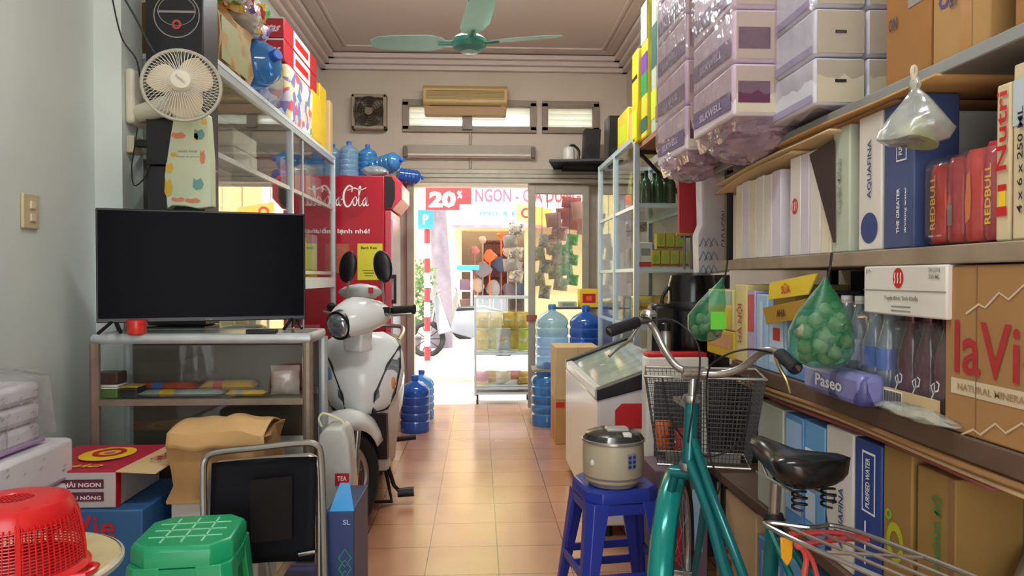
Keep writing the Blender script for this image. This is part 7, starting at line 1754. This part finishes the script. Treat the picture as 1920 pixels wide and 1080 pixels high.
B().cyl(BB + (ST - BB) * .80, ST + V((0, 0, .03)), .0125, n=12).ob('seat_post', dch, t)
B().lathe([(.021, -.012), (.022, .0), (.019, .014)], BB + (ST - BB) * .86, 14).ob('seat_clamp', dmet, t)
B().cyl(BB - nR * .035, BB + nR * .035, .022, n=14).ob('bottom_bracket', teal, t)
for s in (-1, 1):
    B().cyl(BB + nR * (s * .02), RAx + nR * (s * .055), .010, n=8).ob('chain_stay', teal, t)
    B().cyl(BB + (ST - BB) * .82 + nR * (s * .012), RAx + nR * (s * .055), .008, n=8).ob('seat_stay', teal, t)
    cr = BB + nR * (s * .06); pe = cr + V((0, .10 * s, -.13 * s)); B().cyl(cr, pe, .009, n=8).cyl(BB, cr, .009, n=8).ob('crank', dch, t)
    B().box(pe.x - .035 + s * .04, pe.x + .035 + s * .04, pe.y - .035, pe.y + .035, pe.z - .01, pe.z + .01).ob('pedal', rubber, t, bev=.003)
B().tube([BB + nR * .04 + (V((RAd.x, RAd.y, 0)) * cos(a) + V((0, 0, 1)) * sin(a)) * .085 for a in [2 * pi * k / 30 for k in range(30)]], .005, 6, True).ob('chain_ring', dch, t)
B().box(min(BB.x, RAx.x) - .065, min(BB.x, RAx.x) - .05, RAx.y, BB.y, .30, .40).ob('chain_guard', teal, t, bev=.005)
# saddle
rs = []
sn, sr = W(1415, 832, 1.60), W(1530, 880, 1.40)
ax_ = (sr - sn); sd = V((ax_.x, ax_.y, 0)).normalized(); sn_ = V((-sd.y, sd.x, 0)); Ls = .235
for q, w, zt_, th in ((0, .012, .0, .022), (.06, .022, .006, .034), (.25, .028, .004, .045), (.45, .042, .0, .055), (.62, .066, .004, .058), (.8, .085, .010, .06), (.93, .078, .012, .05), (1, .048, .006, .03)):
    c0 = sn + sd * (Ls * q) + V((0, 0, (sr.z - sn.z) * q * .5)); ring = []
    for k in range(18):
        a = 2 * pi * k / 18; s_, co = sin(a), cos(a)
        ring.append(c0 + sn_ * (w * co * (1 if s_ > 0 else .92)) + V((0, 0, zt_ + (.016 * abs(s_) ** .8 if s_ > 0 else -th * abs(s_) ** .6))))
    rs.append(ring)
B().rings(rs).ob('saddle', mt('glossy_saddle_vinyl', '#17191a', .22, noise=.05), t, sm=60)
b = B(); cS = sn + sd * (Ls * .72) + V((0, 0, -.02)); FS = (sd, V((0, 0, 1)), V((sd.y, -sd.x, 0)) if V((sd.y, -sd.x, 0)).y < 0 else V((-sd.y, sd.x, 0)))
put_text(b, 'Thống Nhất', cS + FS[2] * .094, FS, .06, .007); b.ob('lettering', greyp, t)
for s in (-1, 1): B().tube([sn + sd * .05 + sn_ * (s * .015) + V((0, 0, -.035)), ST + V((0, 0, .035)) + sn_ * (s * .02), sn + sd * .2 + sn_ * (s * .03) + V((0, 0, -.06))], .0035, 6).ob('saddle_rail', dch, t)
for s in (-1, 1):
    b = B(); cc_ = sn + sd * .20 + sn_ * (s * .035) + V((0, 0, -.05)); b.tube([cc_ + V((.014 * cos(a), .014 * sin(a), -.006 * a / 3)) for a in [k * .6 for k in range(30)]], .0028, 5); b.ob('saddle_spring', dmet, t)
# handlebar
L_ = [HD, W(1270, 688, 1.97), W(1246, 656, 2.02), W(1228, 620, 2.06), W(1214, 602, 2.07), W(1195, 604, 2.04), W(1142, 621, 1.98)]
R_ = [HD, W(1350, 702, 1.92), W(1390, 690, 1.88), W(1418, 667, 1.84), W(1440, 657, 1.80), W(1462, 664, 1.76), W(1494, 692, 1.68)]
for P, nm in ((L_, 'l'), (R_, 'r')):
    B().tube(smooth(P, 6), .0105, 12).ob('handlebar', dch, t)
    g0, g1 = V(P[-2]), V(P[-1]); B().tube([g0 + (g1 - g0) * q for q in (0, .06, .5, .94, 1)], [.016, .0175, .0165, .018, .014], 14).ob('grip', rubber, t)
B().tube(smooth([W(1196, 612, 2.03), W(1180, 638, 2.0), W(1160, 652, 1.97), W(1142, 668, 1.95)], 4), .0045, 8).ob('brake_lever', dch, t)
B().tube(smooth([W(1454, 668, 1.76), W(1462, 690, 1.72), W(1474, 712, 1.69), W(1482, 738, 1.67)], 4), .005, 8).ob('brake_lever', mt('old_brass_lever', '#8c7c54', .35, .8), t)
B().lathe([(.024, 0), (.025, .008), (.018, .018), (.004, .022)], W(1216, 596, 2.06) + V((0, 0, .004)), 18).ob('bell', dch, t)
B().tube(smooth([W(1196, 606, 2.03), W(1260, 600, 1.98), W(1305, 640, 1.92), W(1312, 690, 1.9), W(1300, 760, 1.9), W(1290, 830, 1.9)], 5), .0028, 6).ob('brake_cable', blk, t)
B().tube(smooth([W(1450, 662, 1.78), W(1400, 655, 1.76), W(1350, 672, 1.8), W(1325, 710, 1.85), W(1330, 850, 1.86), W(1350, 900, 1.85), W(1340, 940, 1.84)], 5), .0028, 6).ob('brake_cable', blk, t)
# basket
wire = mt('grey_basket_wire', '#4c4e4e', .4, .5, noise=.1)
bc0 = W(1318, 700, 2.17); BZ1, BZ0 = bc0.z, wz(868, 2.17); u_ = V((cos(R(-14)), sin(R(-14)), 0)); v_ = V((-u_.y, u_.x, 0)); bcx_ = V((bc0.x, 2.18, 0))
def bk(s, q):  # s in 0..4 round the perimeter, q height 0..1
    hw = .135 + .04 * q; hd = .085 + .03 * q; k = int(s) % 4; f = s - int(s)
    C = [(-hw, -hd), (hw, -hd), (hw, hd), (-hw, hd)]; a_, b_ = C[k], C[(k + 1) % 4]
    x, y = a_[0] + (b_[0] - a_[0]) * f, a_[1] + (b_[1] - a_[1]) * f
    return bcx_ + u_ * x + v_ * y + V((0, 0, BZ0 + (BZ1 - BZ0) * q))
b = B()
for i in range(1, 20): b.tube([bk(k, i / 20) for k in range(4)], .0011, 4, True)
for side in range(4):
    for j in range(26 if side % 2 == 0 else 16):
        s = side + j / (26 if side % 2 == 0 else 16); b.cyl(bk(s, 0), bk(s, 1), .0011, n=4)
for j in range(1, 14): b.cyl(bk(0 + j / 14, 0), bk(2 + 1 - j / 14, 0), .0012, n=4)
b.ob('basket_mesh', wire, t)
B().tube([bk(k, 1) for k in range(4)], .005, 8, True).ob('basket_rim', dch, t)
B().tube([bk(k, 0) for k in range(4)], .004, 8, True).ob('basket_bottom_ring', dch, t)
B().box(HD.x - .02, HD.x + .02, HD.y + .015, bk(.5, .6).y, HD.z - .1, HD.z - .085).ob('basket_bracket', dch, t)
B().tube(smooth([bk(.15, .98), bk(.2, .5), bk(.5, .12), bk(.85, .3), bk(.9, .75)], 5), .003, 6).ob('basket_wire_loop', blk, t)
B().sheet([bk(.1, .12) + v_ * .02, bk(.9, .12) + v_ * .02, bk(.9, .02) + v_ * .03, bk(.1, .02) + v_ * .03], .002, (0, 1, 0)).ob('basket_liner', mt('pale_liner', '#9a9a92', .5, noise=.2), t)
# rear rack
zr = .695
l0, l1, r0, r1 = V((.585, 1.40, zr)), V((.735, 1.02, zr)), V((.75, 1.37, zr)), V((.885, .98, zr))
B().tube(smooth([l0, l1, (l1 + r1) / 2 + V((.01, -.03, 0)), r1, r0, (l0 + r0) / 2 + V((0, .01, 0))], 5, True), .005, 8, True).ob('rack_loop', dch, t)
b = B()
for q in (.25, .5, .75): b.cyl(l0 * (1 - q) + r0 * q, l1 * (1 - q) + r1 * q, .0035, n=6)
b.ob('rack_wires', dch, t)
for q in (.35, .8): B().cyl(l0 * (1 - q) + l1 * q, r0 * (1 - q) + r1 * q, .004, n=6).ob('rack_crossbar', dch, t)
for s, P in ((-1, l0 * .3 + l1 * .7), (1, r0 * .3 + r1 * .7)): B().cyl(P, RAx + nR * (s * .06), .004, n=6).ob('rack_strut', dch, t)
B().cyl((l0 + r0) / 2, BB + (ST - BB) * .75, .005, n=6).ob('rack_mount', dch, t)
p = W(1473, 1035, 1.39); B().prism([(p.x - .012, p.z + .03), (p.x + .014, p.z + .026), (p.x + .012, p.z - .012), (p.x + .002, p.z - .028), (p.x - .010, p.z - .01)], 'y', 1.385, 1.392).ob('reflector', mt('amber_reflector', '#e0a21c', .3), t, bev=.002)
B().cyl(RAx + nR * -.07, RAx + nR * -.07 + V((-.10, .06, -.335)), .007, n=8).ob('kick_stand', dch, t)
fin(t)
# red elastic cord tied over the rack
t = thing('elastic_cord', 'red cloth strap wound over the bicycle rack', 'strap')
rs_ = mt('red_strap', '#9c1f26', .6, noise=.1)
B().tube(smooth([W(1480, 1003, 1.385), W(1520, 1000, 1.37), W(1570, 1000, 1.36), W(1625, 1012, 1.345)], 4), .006, 8).ob('strap', rs_, t)
B().tube(smooth([W(1495, 1022, 1.375), W(1540, 1016, 1.36), W(1590, 1010, 1.35), W(1630, 1014, 1.34)], 4), .0055, 8).ob('strap', rs_, t)
B().ell(W(1500, 1022, 1.37), .012, .010, .010).ob('knot', mt('coral_strap', '#c84a40', .6), t)
B().tube(smooth([W(1500, 1022, 1.37), W(1512, 1045, 1.37), W(1508, 1085, 1.37), W(1520, 1130, 1.37)], 4), .006, 8).tube(smooth([W(1504, 1025, 1.37), W(1522, 1048, 1.37), W(1535, 1090, 1.37)], 4), .005, 8).ob('loose_end', mt('coral_strap'), t)
fin(t)
t = thing('tool_case', 'grey black case at the bottom right corner below the shelf', 'case')
B().box(.95, 1.2, .98, 1.2, 0, SH0 - .04).ob('body', bplas, t, bev=.01)
B().box(1.0, 1.15, .975, .98, .3, .32).ob('latch', steel, t); fin(t)
# ================================================================ pieces that belong to a part hang under that part
def centre(o):
    v = o.data.vertices; n = len(v)
    return sum((p.co for p in v), V()) / max(1, n)
def sub(root_name, rules):
    for r in [o for o in bpy.data.objects if o.parent is None and o.name.split('.')[0] == root_name]:
        ch = [c for c in kids(r) if c.type == 'MESH']; used = {}
        for c in ch: used.setdefault(c.name.split('.')[0], []).append(c)
        for k, p in rules.items():
            for c in used.get(k, []):
                P = used.get(p, [])
                if P and c not in P: c.parent = min(P, key=lambda q: (centre(q) - centre(c)).length)
sub('ceiling_fan', {'blade_iron': 'blade', 'bottom_cap': 'motor'})
sub('drinks_fridge', {'door_pane': 'door', 'door_handle': 'door', 'header_end_cap': 'sign_header', 'printed_lines': 'yellow_notice'})
sub('scooter', {'front_rim': 'front_wheel', 'front_hub': 'front_wheel', 'rear_rim': 'rear_wheel', 'rear_hub': 'rear_wheel', 'headlamp_ring': 'headlamp', 'light_trim': 'side_light', 'indicator': 'side_light', 'mirror': 'mirror_stalk', 'grip': 'handlebar', 'brake_lever': 'handlebar', 'switch_pod': 'handlebar'})
sub('bicycle', {'front_rim': 'front_wheel', 'front_spokes': 'front_wheel', 'front_hub': 'front_wheel', 'rear_rim': 'rear_wheel', 'rear_spokes': 'rear_wheel', 'rear_hub': 'rear_wheel', 'grip': 'handlebar', 'brake_lever': 'handlebar', 'bell': 'handlebar', 'saddle_rail': 'saddle', 'saddle_spring': 'saddle', 'pedal': 'crank', 'rack_wires': 'rack_loop', 'rack_crossbar': 'rack_loop', 'basket_mesh': 'basket_rim', 'basket_bottom_ring': 'basket_rim', 'basket_liner': 'basket_rim', 'basket_wire_loop': 'basket_rim', 'basket_bracket': 'basket_rim'})
sub('rice_cooker', {'lid_handle': 'lid', 'lid_button': 'lid', 'label_blocks': 'spec_label'})
for n_ in ('display_cabinet', 'snack_case', 'glass_counter'): sub(n_, {'shelf_rail': 'shelf'})
sub('wall_fan', {'lettering': 'badge'}); sub('air_conditioner', {'intake_grille': 'body', 'louvre_flap': 'air_outlet'}); sub('television', {'screen': 'housing', 'lettering': 'housing'})
sub('exhaust_fan', {'blade': 'hub'}); sub('chest_freezer', {'vent_grille': 'body', 'red_badge': 'body'}); sub('folding_chair', {'fabric_patch': 'fabric_back'})
sub('plastic_stool', {'seat_grip_lines': 'seat'}); sub('wall_switch', {'rocker': 'plate'}); sub('thermos_urn', {'handle': 'body'})
